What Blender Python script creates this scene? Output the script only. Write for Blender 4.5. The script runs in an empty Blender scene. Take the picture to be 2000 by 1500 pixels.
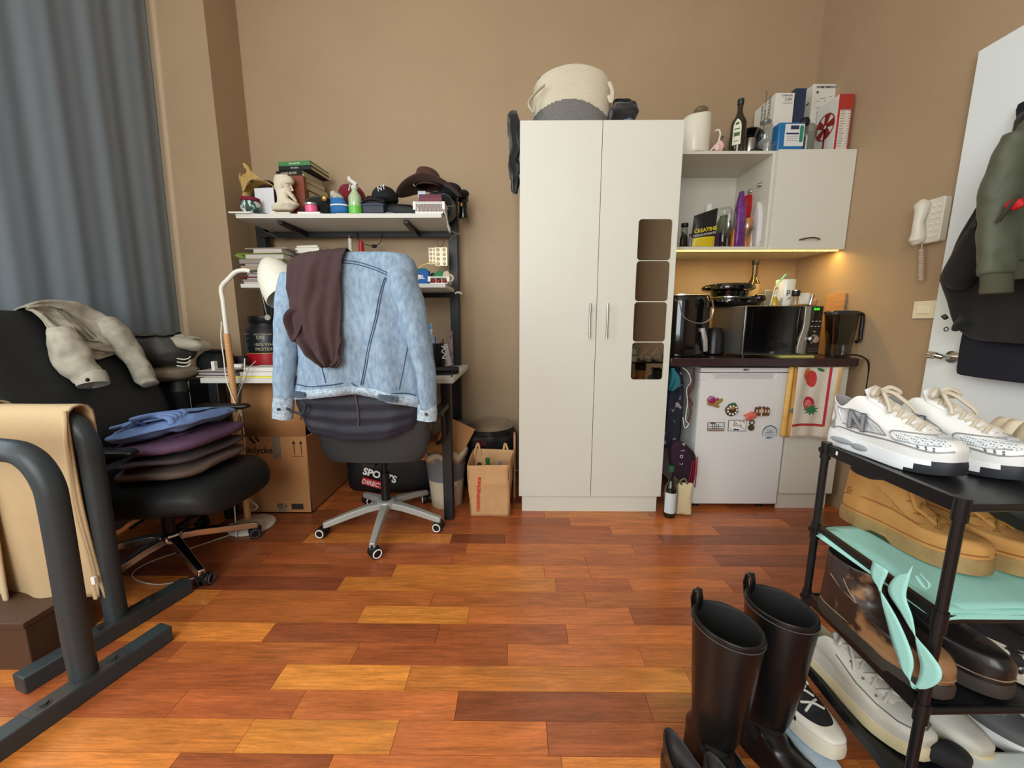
import bpy, math, random
from mathutils import Vector, Matrix, noise
R = random.Random(7)
SC = bpy.context.scene
COL = SC.collection
rad = math.radians
# ---------------------------------------------------------------- camera, world, lights, exposure
CAM_H, PITCH, YAW, FPX = 1.09, rad(9), rad(.5), 750.0
cam = bpy.data.cameras.new('camera'); cam.sensor_width = 36; cam.lens = 36*FPX/2000; cam.clip_start = .02
camo = bpy.data.objects.new('camera', cam); COL.objects.link(camo)
camo.location = (0, 0, CAM_H); camo.rotation_euler = (rad(90)-PITCH, 0, YAW)
SC.camera = camo
SC.view_settings.view_transform = 'Standard'; SC.view_settings.look = 'None'
SC.view_settings.gamma = 1; SC.view_settings.use_curve_mapping = False
SC.view_settings.exposure = 0.45
w = bpy.data.worlds.new('world'); SC.world = w; w.use_nodes = True
w.node_tree.nodes['Background'].inputs[0].default_value = (.75, .88, 1, 1)
w.node_tree.nodes['Background'].inputs[1].default_value = .8
def area(name, loc, rot, sx, sy, power, col):
    l = bpy.data.lights.new(name, 'AREA'); l.shape = 'RECTANGLE'; l.size = sx; l.size_y = sy; l.energy = power; l.color = col
    o = bpy.data.objects.new(name, l); o.location = loc; o.rotation_euler = rot; COL.objects.link(o); return o
# daylight entering by the tall window in the left wall and the one in the wall behind the camera
area('daylight_side_window', (-2.42, .62, 1.95), (0, rad(-90), 0), 2.4, 1.9, 44, (.93, .98, 1))
area('daylight_rear_window', (-1.0, -1.92, 1.95), (rad(90), 0, 0), 1.9, 2.1, 74, (.97, 1, .95))
# warm light of the LED strip under the wall cupboards
area('led_strip_light', (1.42, 2.385, 1.512), (0, 0, 0), .95, .012, 3.6, (1, .68, .2))

def at(px, py, X=None, Y=None, Z=None):
    """the point of the room on the plane X=, Y= or Z= seen at a place of the photograph"""
    x = (px-1000)/FPX; y = -(py-750)/FPX
    a, b, c = x, math.cos(PITCH)+y*math.sin(PITCH), -math.sin(PITCH)+y*math.cos(PITCH)
    cs, sn = math.cos(YAW), math.sin(YAW)
    a, b = a*cs-b*sn, a*sn+b*cs
    t = X/a if X is not None else Y/b if Y is not None else (Z-CAM_H)/c
    return Vector((a*t, b*t, CAM_H+c*t))
# ---------------------------------------------------------------- materials
def lin(c):
    c = c/255
    return c/12.92 if c <= .04045 else ((c+.055)/1.055)**2.4
def rgb(c): return (lin(c[0]), lin(c[1]), lin(c[2]), 1)
MATS = {}
def mat(name, c=(128,128,128), rough=.5, metal=0, bump=0, bs=200, var=0, vs=6, trans=0, ior=1.45, emit=0, sheen=0, coat=0,
        c2=None, cs=8, thr=None, sc=(1,1,1), spec=.5, alpha=1, transl=0):
    """procedural material: base colour varied by noise (var) or mixed with c2 (spots/mottling), noise bump"""
    if name in MATS: return MATS[name]
    m = bpy.data.materials.new(name); m.use_nodes = True; MATS[name] = m
    nt = m.node_tree; N = nt.nodes; L = nt.links; p = N['Principled BSDF']
    p.inputs['Base Color'].default_value = rgb(c); p.inputs['Roughness'].default_value = rough
    p.inputs['Metallic'].default_value = metal; p.inputs['IOR'].default_value = ior
    p.inputs['Transmission Weight'].default_value = trans; p.inputs['Coat Weight'].default_value = coat
    p.inputs['Specular IOR Level'].default_value = spec; p.inputs['Alpha'].default_value = alpha
    if sheen: p.inputs['Sheen Weight'].default_value = sheen
    if emit: p.inputs['Emission Color'].default_value = rgb(c); p.inputs['Emission Strength'].default_value = emit
    tc = N.new('ShaderNodeTexCoord'); mp = N.new('ShaderNodeMapping'); mp.inputs['Scale'].default_value = sc
    L.new(tc.outputs['Object'], mp.inputs['Vector'])
    def nz(s, d=3):
        n = N.new('ShaderNodeTexNoise'); n.inputs['Scale'].default_value = s; n.inputs['Detail'].default_value = d
        L.new(mp.outputs[0], n.inputs['Vector']); return n
    if c2 is not None or var:
        n = nz(cs if c2 is not None else vs, 4)
        r = N.new('ShaderNodeValToRGB')
        if thr is None: r.color_ramp.elements[0].position = .3; r.color_ramp.elements[1].position = .7
        else: r.color_ramp.elements[0].position = thr-.02; r.color_ramp.elements[1].position = thr+.02
        k = rgb(c)
        if c2 is None:
            r.color_ramp.elements[0].color = (k[0]*(1-var), k[1]*(1-var), k[2]*(1-var), 1)
            r.color_ramp.elements[1].color = (min(1,k[0]*(1+var)), min(1,k[1]*(1+var)), min(1,k[2]*(1+var)), 1)
        else: r.color_ramp.elements[0].color = k; r.color_ramp.elements[1].color = rgb(c2)
        L.new(n.outputs[0], r.inputs[0]); L.new(r.outputs[0], p.inputs['Base Color'])
    if bump:
        n = nz(bs, 2); b = N.new('ShaderNodeBump'); b.inputs['Strength'].default_value = bump; b.inputs['Distance'].default_value = .002
        L.new(n.outputs[0], b.inputs['Height']); L.new(b.outputs[0], p.inputs['Normal'])
    if transl:
        t = N.new('ShaderNodeBsdfTranslucent'); t.inputs[0].default_value = rgb(c); mx = N.new('ShaderNodeMixShader')
        mx.inputs[0].default_value = transl; L.new(p.outputs[0], mx.inputs[1]); L.new(t.outputs[0], mx.inputs[2])
        L.new(mx.outputs[0], N['Material Output'].inputs[0])
    return m
def clear(name, c=(235,240,240), rough=.03, a=.25):
    """thin clear glass or plastic: tinted see-through with a glossy skin"""
    if name in MATS: return MATS[name]
    m = bpy.data.materials.new(name); m.use_nodes = True; MATS[name] = m
    nt = m.node_tree; N = nt.nodes; L = nt.links; N.remove(N['Principled BSDF'])
    t = N.new('ShaderNodeBsdfTransparent'); k = rgb(c); t.inputs[0].default_value = k
    g = N.new('ShaderNodeBsdfGlossy'); g.inputs['Roughness'].default_value = rough
    lw = N.new('ShaderNodeLayerWeight'); lw.inputs[0].default_value = .5; pw = N.new('ShaderNodeMath'); pw.operation = 'POWER'; pw.inputs[1].default_value = 3
    L.new(lw.outputs['Facing'], pw.inputs[0]); ml = N.new('ShaderNodeMath'); ml.operation = 'MULTIPLY_ADD'; ml.inputs[1].default_value = min(.9, a*1.8); ml.inputs[2].default_value = .05; L.new(pw.outputs[0], ml.inputs[0])
    nn = N.new('ShaderNodeTexNoise'); nn.inputs['Scale'].default_value = 25
    bp = N.new('ShaderNodeBump'); bp.inputs['Strength'].default_value = .08; L.new(nn.outputs[0], bp.inputs['Height']); L.new(bp.outputs[0], g.inputs['Normal'])
    mx = N.new('ShaderNodeMixShader'); L.new(ml.outputs[0], mx.inputs[0]); L.new(t.outputs[0], mx.inputs[1]); L.new(g.outputs[0], mx.inputs[2])
    L.new(mx.outputs[0], N['Material Output'].inputs[0]); return m
def dots(name, c, c2, scale=260, thr=.28, rough=.6):
    """regular dotted mesh fabric"""
    m = mat(name, c, rough); nt = m.node_tree; N = nt.nodes; L = nt.links; p = N['Principled BSDF']
    v = N.new('ShaderNodeTexVoronoi'); v.inputs['Scale'].default_value = scale; v.inputs['Randomness'].default_value = .1
    tc = N.new('ShaderNodeTexCoord'); L.new(tc.outputs['Object'], v.inputs['Vector']); r = N.new('ShaderNodeValToRGB')
    r.color_ramp.elements[0].position = thr-.05; r.color_ramp.elements[1].position = thr+.05; r.color_ramp.elements[0].color = rgb(c2); r.color_ramp.elements[1].color = rgb(c)
    L.new(v.outputs['Distance'], r.inputs[0]); L.new(r.outputs[0], p.inputs['Base Color']); return m
# ---------------------------------------------------------------- mesh building
class M:
    """collects shapes; world=True: coordinates are of the room, else of the thing the part belongs to"""
    def __init__(s, world=True): s.v=[]; s.f=[]; s.k=[]; s.mi=0; s.T=Matrix(); s.world=world
    def pt(s, p): s.v.append(s.T @ Vector(p)); return len(s.v)-1
    def fc(s, i, k=None): s.f.append(tuple(i)); s.k.append(s.mi if k is None else k)
    def box(s, x0,x1,y0,y1,z0,z1):
        b=[s.pt((x,y,z)) for z in (z0,z1) for y in (y0,y1) for x in (x0,x1)]
        for q in ((0,2,3,1),(4,5,7,6),(0,1,5,4),(2,6,7,3),(0,4,6,2),(1,3,7,5)): s.fc([b[i] for i in q])
    def rings(s, rs, closed=True, c0=True, c1=True, kf=None):
        ids=[[s.pt(p) for p in r] for r in rs]; n=len(rs[0])
        for a in range(len(ids)-1):
            for j in range(n if closed else n-1):
                j2=(j+1)%n
                s.fc((ids[a][j],ids[a][j2],ids[a+1][j2],ids[a+1][j]), kf(a,j) if kf else None)
        if closed and c0: s.fc(ids[0][::-1])
        if closed and c1: s.fc(ids[-1])
        return ids
    def tube(s, pts, r, n=8, closed=False, flat=1):
        pts=[Vector(p) for p in pts]; N=len(pts); rs=[]
        up=None
        for i,p in enumerate(pts):
            if closed: t=pts[(i+1)%N]-pts[i-1]
            else: t=pts[min(i+1,N-1)]-pts[max(i-1,0)]
            if t.length<1e-9: t=Vector((0,0,1))
            t.normalize()
            if up is None:
                up=Vector((0,0,1)) if abs(t.z)<.9 else Vector((0,1,0))
            u=(up-t*up.dot(t))
            if u.length<1e-6: u=t.orthogonal()
            u.normalize(); up=u; w_=t.cross(u); rr=r[i] if isinstance(r,(list,tuple)) else r
            rs.append([p+(u*math.cos(2*math.pi*j/n)*flat+w_*math.sin(2*math.pi*j/n))*rr for j in range(n)])
        if closed: rs.append(rs[0]); s.rings(rs, True, False, False)
        else: s.rings(rs)
    def lathe(s, prof, n=24, c=(0,0,0), kf=None, c0=True, c1=True):
        s.rings([[(c[0]+r*math.cos(2*math.pi*j/n), c[1]+r*math.sin(2*math.pi*j/n), c[2]+z) for j in range(n)] for r,z in prof], True, c0, c1, kf)
    def prism(s, poly, d0, d1, plane='xz'):
        f={'xz':lambda a,b,d:(a,d,b),'xy':lambda a,b,d:(a,b,d),'yz':lambda a,b,d:(d,a,b)}[plane]
        A=[s.pt(f(a,b,d0)) for a,b in poly]; B=[s.pt(f(a,b,d1)) for a,b in poly]; n=len(poly)
        s.fc(A); s.fc(B[::-1])
        for i in range(n): s.fc((A[i],B[i],B[(i+1)%n],A[(i+1)%n]))
    def ell(s, c, rx, ry, rz, n=16, m=10, e=1):
        sg=lambda v: math.copysign(abs(v)**e, v)
        s.rings([[(c[0]+rx*max(.002,abs(math.cos(t))**e)*sg(math.cos(2*math.pi*j/n)), c[1]+ry*max(.002,abs(math.cos(t))**e)*sg(math.sin(2*math.pi*j/n)), c[2]+rz*sg(math.sin(t))) for j in range(n)]
                 for t in [math.pi*(i/m-.5) for i in range(m+1)]])
    def grid(s, f, nu, nv, kf=None):
        s.rings([[f(i/nu,j/nv) for i in range(nu+1)] for j in range(nv+1)], False, kf=kf)
    def torus(s, c, R_, r, n=24, m=8, ax='z'):
        f={'z':lambda a,b:(c[0]+a,c[1]+b,c[2]),'y':lambda a,b:(c[0]+a,c[1],c[2]+b),'x':lambda a,b:(c[0],c[1]+a,c[2]+b)}[ax]
        s.tube([f(R_*math.cos(2*math.pi*j/n),R_*math.sin(2*math.pi*j/n)) for j in range(n)], r, m, True)
    def cyl(s, a, b, r, n=16, r2=None): s.tube([a,b], [r, r if r2 is None else r2], n)
    def noise(s, amp, fr, seed=0, i0=0, z=True):
        for i in range(i0,len(s.v)):
            d=noise.noise_vector(s.v[i]*fr+Vector((seed,seed*1.7,0)))
            if not z: d.z=0
            s.v[i]=s.v[i]+d*amp
    def text(s, body, size, T, k=None, ext=.0006, align='CENTER', bold=0):
        c=bpy.data.curves.new('lettering','FONT'); c.body=body; c.size=size; c.extrude=ext; c.align_x=align; c.align_y='CENTER'; c.resolution_u=3; c.offset=bold
        o=bpy.data.objects.new('lettering',c); m=bpy.data.meshes.new_from_object(o); b=len(s.v)
        for v in m.vertices: s.v.append(s.T@T@v.co)
        for p in m.polygons: s.fc([b+i for i in p.vertices], k)
        bpy.data.objects.remove(o); bpy.data.curves.remove(c); bpy.data.meshes.remove(m)
    def build(s, name, mats, parent=None, label=None, sharp=40, bevel=0, sub=0, solid=0, seg=2):
        me=bpy.data.meshes.new(name); vs=s.v; off=Vector((0,0,0)); loc=Vector((0,0,0))
        if parent is not None:
            if s.world: inv=ROOT[parent.name].inverted(); vs=[inv@v for v in vs]
        else:
            lo=[min(v[i] for v in vs) for i in range(3)]; hi=[max(v[i] for v in vs) for i in range(3)]
            loc=Vector(((lo[0]+hi[0])/2,(lo[1]+hi[1])/2,lo[2])); vs=[v-loc for v in vs]
        me.from_pydata([tuple(v) for v in vs],[],s.f)
        if not isinstance(mats,(list,tuple)): mats=[mats]
        for m in mats: me.materials.append(m)
        for p,k in zip(me.polygons,s.k): p.material_index=min(k,len(mats)-1); p.use_smooth=True
        import bmesh
        bm=bmesh.new(); bm.from_mesh(me); bmesh.ops.remove_doubles(bm,verts=bm.verts,dist=1e-6)
        bmesh.ops.recalc_face_normals(bm,faces=bm.faces); bm.to_mesh(me); bm.free()
        if not sub: me.set_sharp_from_angle(angle=rad(sharp))
        o=bpy.data.objects.new(name,me); COL.objects.link(o); o.location=loc
        ROOT[o.name]=Matrix.Translation(loc) if parent is None else ROOT[parent.name]
        if parent is not None: o.parent=parent
        if solid: d=o.modifiers.new('thickness','SOLIDIFY'); d.thickness=solid; d.offset=0
        if bevel: d=o.modifiers.new('edges','BEVEL'); d.width=bevel; d.segments=seg; d.limit_method='ANGLE'; d.angle_limit=rad(35)
        if sub: d=o.modifiers.new('smooth','SUBSURF'); d.levels=sub; d.render_levels=sub
        if label: o['label']=label
        return o
ROOT={}
def tag(o, label, cat, group=None):
    o['label']=label; o['category']=cat
    if group: o['group']=group
    return o
def struct(o): o['kind']='structure'; return o
def thing(name, label, cat, loc=(0,0,0), rz=0, group=None, rx=0, ry=0):
    o=bpy.data.objects.new(name,None); COL.objects.link(o); o.empty_display_size=.05
    o.location=loc; o.rotation_euler=(rad(rx),rad(ry),rad(rz))
    ROOT[o.name]=Matrix.Translation(Vector(loc))@o.rotation_euler.to_matrix().to_4x4()
    return tag(o,label,cat,group)
def dup(root, loc, label, rz=None, sc=None, group=None):
    r=root.copy(); COL.objects.link(r); r.location=loc; r['label']=label
    if rz is not None: r.rotation_euler.z=rad(rz)
    if sc: r.scale=(sc,)*3 if not isinstance(sc,tuple) else sc
    if group: r['group']=group
    for ch in list(root.children):
        c=ch.copy(); COL.objects.link(c); c.parent=r
        for g in ch.children:
            d=g.copy(); COL.objects.link(d); d.parent=c
    return r
def sbox(name, label, cat, x0,x1,y0,y1,z0,z1, m, bevel=.002, rz=0, group=None, noise_=0, parent=None):
    """a box-shaped thing that is one mesh (or a part)"""
    b=M(); c=((x0+x1)/2,(y0+y1)/2,0); b.T=Matrix.Translation(c)@Matrix.Rotation(rad(rz),4,'Z')@Matrix.Translation((-c[0],-c[1],0)); b.box(x0,x1,y0,y1,z0,z1)
    o=b.build(name,m,parent,bevel=bevel)
    if parent is None: tag(o,label,cat,group)
    return o
def TY(x,y,z,ry=0):  # lettering that faces the camera side (-Y), upright
    return Matrix.Translation((x,y,z))@Matrix.Rotation(rad(90),4,'X')@Matrix.Rotation(rad(ry),4,'Z')
def TX(x,y,z,r=0):   # lettering on a face that looks towards -X
    return Matrix.Translation((x,y,z))@Matrix.Rotation(rad(-90),4,'Z')@Matrix.Rotation(rad(90),4,'X')@Matrix.Rotation(rad(r),4,'Z')
def interp(tab, x):
    if x<=tab[0][0]: return tab[0][1]
    for (a,p),(b,q) in zip(tab,tab[1:]):
        if x<=b: return p+(q-p)*(x-a)/(b-a)
    return tab[-1][1]
def curve(pts, n=6):
    """Catmull-Rom through points"""
    P=[Vector(p) for p in pts]; P=[P[0]*2-P[1]]+P+[P[-1]*2-P[-2]]; out=[]
    for i in range(1,len(P)-2):
        for k in range(n):
            t=k/n; a,b,c,d=P[i-1],P[i],P[i+1],P[i+2]
            out.append(.5*((2*b)+(c-a)*t+(2*a-5*b+4*c-d)*t*t+(3*b-a-3*c+d)*t**3))
    out.append(P[-2]); return out
def sel(a,b,n=32,e=1.0):
    """superellipse points (e<1 boxier)"""
    o=[]
    for j in range(n):
        t=2*math.pi*j/n; c,s=math.cos(t),math.sin(t)
        o.append((a*math.copysign(abs(c)**e,c), b*math.copysign(abs(s)**e,s)))
    return o
def garment(m, secs, n=64, e=.75, folds=(9,.02), ph=0, axis='y', c0=True, c1=True):
    """soft hanging body: horizontal sections (cx,cy,z,a,b), folds as ripples growing downwards"""
    zt=max(q[2] for q in secs); zb=min(q[2] for q in secs); rs=[]
    for cx,cy,z,a,b in secs:
        k=(zt-z)/(zt-zb+1e-6); r=[]
        for j,(x,y) in enumerate(sel(a,b,n,e)):
            t=2*math.pi*j/n; f=folds[1]*(.25+k)*math.sin(folds[0]*t+ph+2.2*math.sin(3*z+ph))*(.6+.4*math.sin(2.3*t+ph))
            L=math.hypot(x,y)+1e-6; r.append((cx+x+x/L*f*.4, cy+y+y/L*f, z))
        rs.append(r)
    m.rings(rs,True,c0,c1)
def resample(secs, n):
    out=[]; N=len(secs)-1
    for i in range(n+1):
        t=i/n*N; k=min(int(t),N-1); f=t-k; out.append(tuple(secs[k][q]*(1-f)+secs[k+1][q]*f for q in range(len(secs[0]))))
    return out
def folded(m, x0,x1,y0,y1,z0,z1, seed, amp=.012, fr=9, layers=2, e=.45, tilt=0):
    """a folded or crumpled garment: rounded slab with fold creases round its rim"""
    i0=len(m.v); n=56; cx,cy=(x0+x1)/2,(y0+y1)/2; a,b=(x1-x0)/2,(y1-y0)/2; rs=[]
    K=5*layers+2
    for i in range(K+1):
        t=i/K; z=z0+(z1-z0)*t; edge=min(1,(math.sin(math.pi*min(max(t,.02),.98)))**.35)
        cr=1-.035*(1+math.cos(2*math.pi*t*layers))*.5
        rs.append([(cx+x*edge*cr, cy+y*edge*cr, z+tilt*(x/a)) for x,y in sel(a,b,n,e)])
    # top and bottom closing rings
    for q in (.8,.55,.3,.08): rs.append([(cx+x*q, cy+y*q, z1+tilt*(x/a)+.004*(1-q)) for x,y in sel(a*.9,b*.9,n,e)])
    m.rings(rs); m.noise(amp,fr,seed,i0); m.noise(amp*.35,fr*3.5,seed+5,i0)
def pix(path, **k): return [at(x,y,**k) for x,y in path]
# ================================================================ THE ROOM
YB, XR, XL, YL, XC, YF, ZC = 2.74, 1.92, -1.76, 2.455, -2.3, -2.0, 3.35
wall_m = mat('brown_wall_paint', (171,146,116), .62, bump=.25, bs=140, var=.035, vs=2.5)
ceil_m = mat('ceiling_paint', (235,230,222), .8)
b=M(); b.box(XL-.6,XR+.1,YB,YB+.1,0,ZC); struct(b.build('wall_back', wall_m))
b=M(); b.box(XR,XR+.1,YF,YB,0,ZC); struct(b.build('wall_right', wall_m))
# left wall: the pier by the desk, the return facing the room, the window wall with its opening
b=M(); b.box(XL-.1,XL,YL,YB,0,ZC); b.box(XC-.1,XL-.1,YL,YL+.1,0,ZC)
b.box(XC-.12,XC,YF,-.3,0,ZC); b.box(XC-.12,XC,2.1,YL,0,ZC); b.box(XC-.12,XC,-.3,2.1,0,.45); b.box(XC-.12,XC,-.3,2.1,3.15,ZC)
struct(b.build('wall_left', wall_m))
b=M(); b.box(XC-.12,-2.0,YF-.1,YF,0,ZC); b.box(1.1,XR+.1,YF-.1,YF,0,ZC); b.box(-2.0,1.1,YF-.1,YF,0,.8); b.box(-2.0,1.1,YF-.1,YF,3.1,ZC)
struct(b.build('wall_front', wall_m))
b=M(); b.box(XC-.12,XR+.1,YF-.1,YB+.1,ZC,ZC+.08); struct(b.build('ceiling', ceil_m))
fr_m=mat('window_frame_white',(225,225,220),.4); gl_m=clear('window_glass',(250,252,252),.02,.12)
def window(name, horizontal, c0, c1, z0, z1, d):
    o=M()
    bars=[(c0,c0+.06,z0,z1),(c1-.06,c1,z0,z1),(c0,c1,z0,z0+.06),(c0,c1,z1-.06,z1),((c0+c1)/2-.03,(c0+c1)/2+.03,z0,z1)]
    for a,b_,p,q in bars:
        if horizontal: o.box(a,b_,d-.03,d+.03,p,q)
        else: o.box(d-.03,d+.03,a,b_,p,q)
    f=struct(o.build(name,fr_m)); g=M()
    if horizontal: g.box(c0+.03,c1-.03,d-.002,d+.002,z0+.03,z1-.03)
    else: g.box(d-.002,d+.002,c0+.03,c1-.03,z0+.03,z1-.03)
    g.build('pane',gl_m,f)
window('window_1',False,-.3,2.1,.45,3.15,XC-.06)
window('window_2',True,-2.0,1.1,.8,3.1,YF-.06)
# ---- floor: staggered tropical hardwood strips, each strip with its own tone
def floor():
    me=bpy.data.meshes.new('floor'); V=[];F=[];T=[]
    PW=.0868; y0=.819
    tones={'b':(222,140,60),'o':(212,128,58),'m':(192,108,54),'r':(172,92,50),'d':(150,80,46),'k':(136,70,44)}
    rows={ -1:[('o',324),('r',636),('m',1100),('o',9999)], 0:[('o',477),('b',771),('m',1069),('r',9999)],
     1:[('r',347),('r',583),('m',892),('d',9999)], 2:[('r',544),('b',797),('o',1346),('r',9999)], 3:[('r',344),('m',693),('r',991),('m',9999)],
     4:[('o',526),('d',855),('r',1107),('m',9999)], 5:[('m',705),('b',915),('m',1234),('r',9999)], 6:[('o',420),('m',844),('m',1143),('m',9999)],
     7:[('k',666),('o',1086),('r',1231),('m',1424),('r',9999)], 8:[('k',420),('d',770),('o',1063),('m',1151),('m',1497),('r',9999)],
     9:[('d',520),('r',883),('m',1143),('r',1400),('r',9999)],10:[('r',560),('r',910),('m',1238),('r',9999)],
     11:[('d',600),('k',986),('r',1290),('d',9999)],12:[('r',640),('r',1193),('m',1400),('d',9999)],13:[('r',800),('r',1113),('m',1350),('d',9999)]}
    k=-33
    while y0+k*PW<YB:
        ya=y0+k*PW; yb=min(ya+PW,YB); segs=[]
        if k in rows:
            ym=at(1000,1400,Y=(ya+yb)/2)
            x=XC-.1
            for tn,px in rows[k]:
                # joint position: the floor point of this strip's centre line under that column of the photo
                if px==9999: nx=XR+.1
                else:
                    best=min(range(1000,1800), key=lambda q: abs(at(px,q,Z=0)[1]-(ya+yb)/2)); nx=at(px,best,Z=0)[0]
                while nx-x>1.0:
                    st=R.uniform(.35,.75); segs.append((x,x+st,R.choice('mmrod') if x<-1 or x>.9 else tn)); x+=st
                segs.append((x,nx,tn)); x=nx
        else:
            x=XC-.1-R.uniform(0,.5)
            while x<XR+.1:
                L_=R.choice([.3,.4,.5,.6,.7,.8]); segs.append((x,min(x+L_,XR+.1),R.choice('oommmrrrd'))); x+=L_
        for xa,xb,tn in segs:
            g=.0007; c=tones[tn]; j=R.uniform(.93,1.07)
            i=len(V); V+=[(xa+g,ya+g,0),(xb-g,ya+g,0),(xb-g,yb-g,0),(xa+g,yb-g,0),(xa,ya,-.004),(xb,ya,-.004),(xb,yb,-.004),(xa,yb,-.004)]
            for q in ((0,1,2,3),(4,5,1,0),(5,6,2,1),(6,7,3,2),(7,4,0,3)):
                F.append([i+z for z in q]); T.append(tuple(lin(v*j) for v in c)+(R.random(),))
        k+=1
    me.from_pydata(V,[],F); at_=me.color_attributes.new('tone','FLOAT_COLOR','CORNER')
    for p,t in zip(me.polygons,T):
        for li in p.loop_indices: at_.data[li].color=t
    m=bpy.data.materials.new('hardwood_strips'); m.use_nodes=True; nt=m.node_tree; N=nt.nodes; L=nt.links; p=N['Principled BSDF']
    a=N.new('ShaderNodeAttribute'); a.attribute_name='tone'; tc=N.new('ShaderNodeTexCoord')
    cb=N.new('ShaderNodeCombineXYZ'); ml=N.new('ShaderNodeMath'); ml.operation='MULTIPLY'; ml.inputs[1].default_value=9; L.new(a.outputs['Alpha'],ml.inputs[0]); L.new(ml.outputs[0],cb.inputs[2]); L.new(ml.outputs[0],cb.inputs[0])
    ad=N.new('ShaderNodeVectorMath'); ad.operation='ADD'; L.new(tc.outputs['Object'],ad.inputs[0]); L.new(cb.outputs[0],ad.inputs[1])
    def nz(sx,sy,d,dist=0):
        mp=N.new('ShaderNodeMapping'); mp.inputs['Scale'].default_value=(sx,sy,1); L.new(ad.outputs[0],mp.inputs[0])
        n=N.new('ShaderNodeTexNoise'); n.inputs['Scale'].default_value=1; n.inputs['Detail'].default_value=d; n.inputs['Distortion'].default_value=dist; L.new(mp.outputs[0],n.inputs['Vector']); return n
    n1=nz(9,150,5,.6); n2=nz(3,16,3,1.2); n3=nz(45,260,2)
    def ramp(n,lo,hi,a0=.3,a1=.7):
        r=N.new('ShaderNodeMapRange'); r.inputs['From Min'].default_value=a0; r.inputs['From Max'].default_value=a1; r.inputs['To Min'].default_value=lo; r.inputs['To Max'].default_value=hi; L.new(n.outputs[0],r.inputs[0]); return r
    r1,r2,r3=ramp(n1,.72,1.14),ramp(n2,.8,1.2),ramp(n3,.88,1.08)
    m1=N.new('ShaderNodeMath'); m1.operation='MULTIPLY'; L.new(r1.outputs[0],m1.inputs[0]); L.new(r2.outputs[0],m1.inputs[1])
    m2=N.new('ShaderNodeMath'); m2.operation='MULTIPLY'; L.new(m1.outputs[0],m2.inputs[0]); L.new(r3.outputs[0],m2.inputs[1])
    vm=N.new('ShaderNodeVectorMath'); vm.operation='SCALE'; L.new(a.outputs['Color'],vm.inputs[0]); L.new(m2.outputs[0],vm.inputs['Scale']); L.new(vm.outputs[0],p.inputs['Base Color'])
    p.inputs['Roughness'].default_value=.3; p.inputs['Coat Weight'].default_value=.25; p.inputs['Coat Roughness'].default_value=.16
    bp=N.new('ShaderNodeBump'); bp.inputs['Strength'].default_value=.12; bp.inputs['Distance'].default_value=.001; L.new(n1.outputs[0],bp.inputs['Height']); L.new(bp.outputs[0],p.inputs['Normal'])
    me.materials.append(m); o=bpy.data.objects.new('floor',me); COL.objects.link(o); struct(o)
floor()
# ---- entrance door in the right wall
white_m=mat('white_laminate',(218,218,207),.42,bump=.08,bs=500,var=.01)
door_m=mat('door_white',(232,240,242),.45,bump=.1,bs=300)
b=M(); b.box(XR-.035,XR-.001,.93,1.775,.02,2.185); dr=struct(b.build('door_1',door_m,bevel=.004))
chrome=mat('chrome',(215,212,205),.18,1); steel=mat('brushed_steel',(190,188,182),.32,1)
b=M(); h=at(1862,697,X=1.885); b.cyl((1.886,h.y,h.z),(1.877,h.y,h.z),.026,20); b.cyl((1.88,h.y,h.z),(1.83,h.y,h.z),.011,12)
b.tube(curve([(1.835,h.y,h.z),(1.825,h.y+.012,h.z+.004),(1.822,h.y+.04,h.z+.006)],5),[.012]*5+[.016]*6,12)
hd=b.build('door_handle',chrome,dr)
# ---- grey curtain in front of the side window
def curtain():
    t=thing('curtain','long slate grey fabric curtain hanging in vertical folds beside the window','curtain',(-2.12,1.85,.02))
    m=M(); ys=1.22; ye=2.41
    def f(u,v):
        y=ys+(ye-ys)*u; z=.02+v*3.2
        a=.010*math.sin(u*2*math.pi*6+1.2*math.sin(5*u))+.003*math.sin(u*2*math.pi*13+1)+.006*math.sin(1.5*z+9*u)
        x=-1.99-.05*u+a*(1-.25*v)-.07*(1-v)
        if v>.985: x-=.0
        return (x,y,z)
    m.grid(f,150,30)
    m.build('drape',mat('curtain_fabric',(148,160,170),.85,bump=.3,bs=900,transl=.3),t,solid=.002,sharp=180)
    m=M(); m.cyl((-2.11,1.0,3.245),(-2.11,2.44,3.245),.012,12); m.build('curtain_rod',steel,t)
curtain()
# ================================================================ WARDROBE
WL,WR,WM=.022,.842,.436
t=thing('wardrobe','tall white two-door wardrobe with long bar handles against the brown wall','wardrobe',(.432,2.4,0))
b=M(); b.box(WL,WR,2.122,2.70,.10,2.09); b.build('carcass',white_m,t,bevel=.001)
b=M(); b.box(WL+.018,WR-.018,2.114,2.13,0,.10); b.box(WL+.018,WL+.036,2.13,2.68,0,.1); b.box(WR-.036,WR-.018,2.13,2.68,0,.1); b.build('plinth',white_m,t)
for x0,x1,hx in ((WL,WM-.0015,WM-.042),(WM+.0015,WR,WM+.042)):
    b=M(); b.box(x0,x1,2.10,2.119,.098,2.09); d=b.build('door',white_m,t,bevel=.0012)
    b=M(); hx_=at(1152 if hx<WM else 1186,627,Y=2.075).x; z0=at(1152,660,Y=2.075).z; z1=at(1152,592,Y=2.075).z
    b.cyl((hx_,2.073,z0),(hx_,2.073,z1),.006,12)
    for z in (z0+.025,z1-.025): b.cyl((hx_,2.073,z),(hx_,2.1,z),.0045,8)
    b.build('handle',steel,d)
mir=mat('mirror_glass',(150,148,142),.015,1); edge=mat('mirror_edge',(60,62,60),.2,.5)
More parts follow.
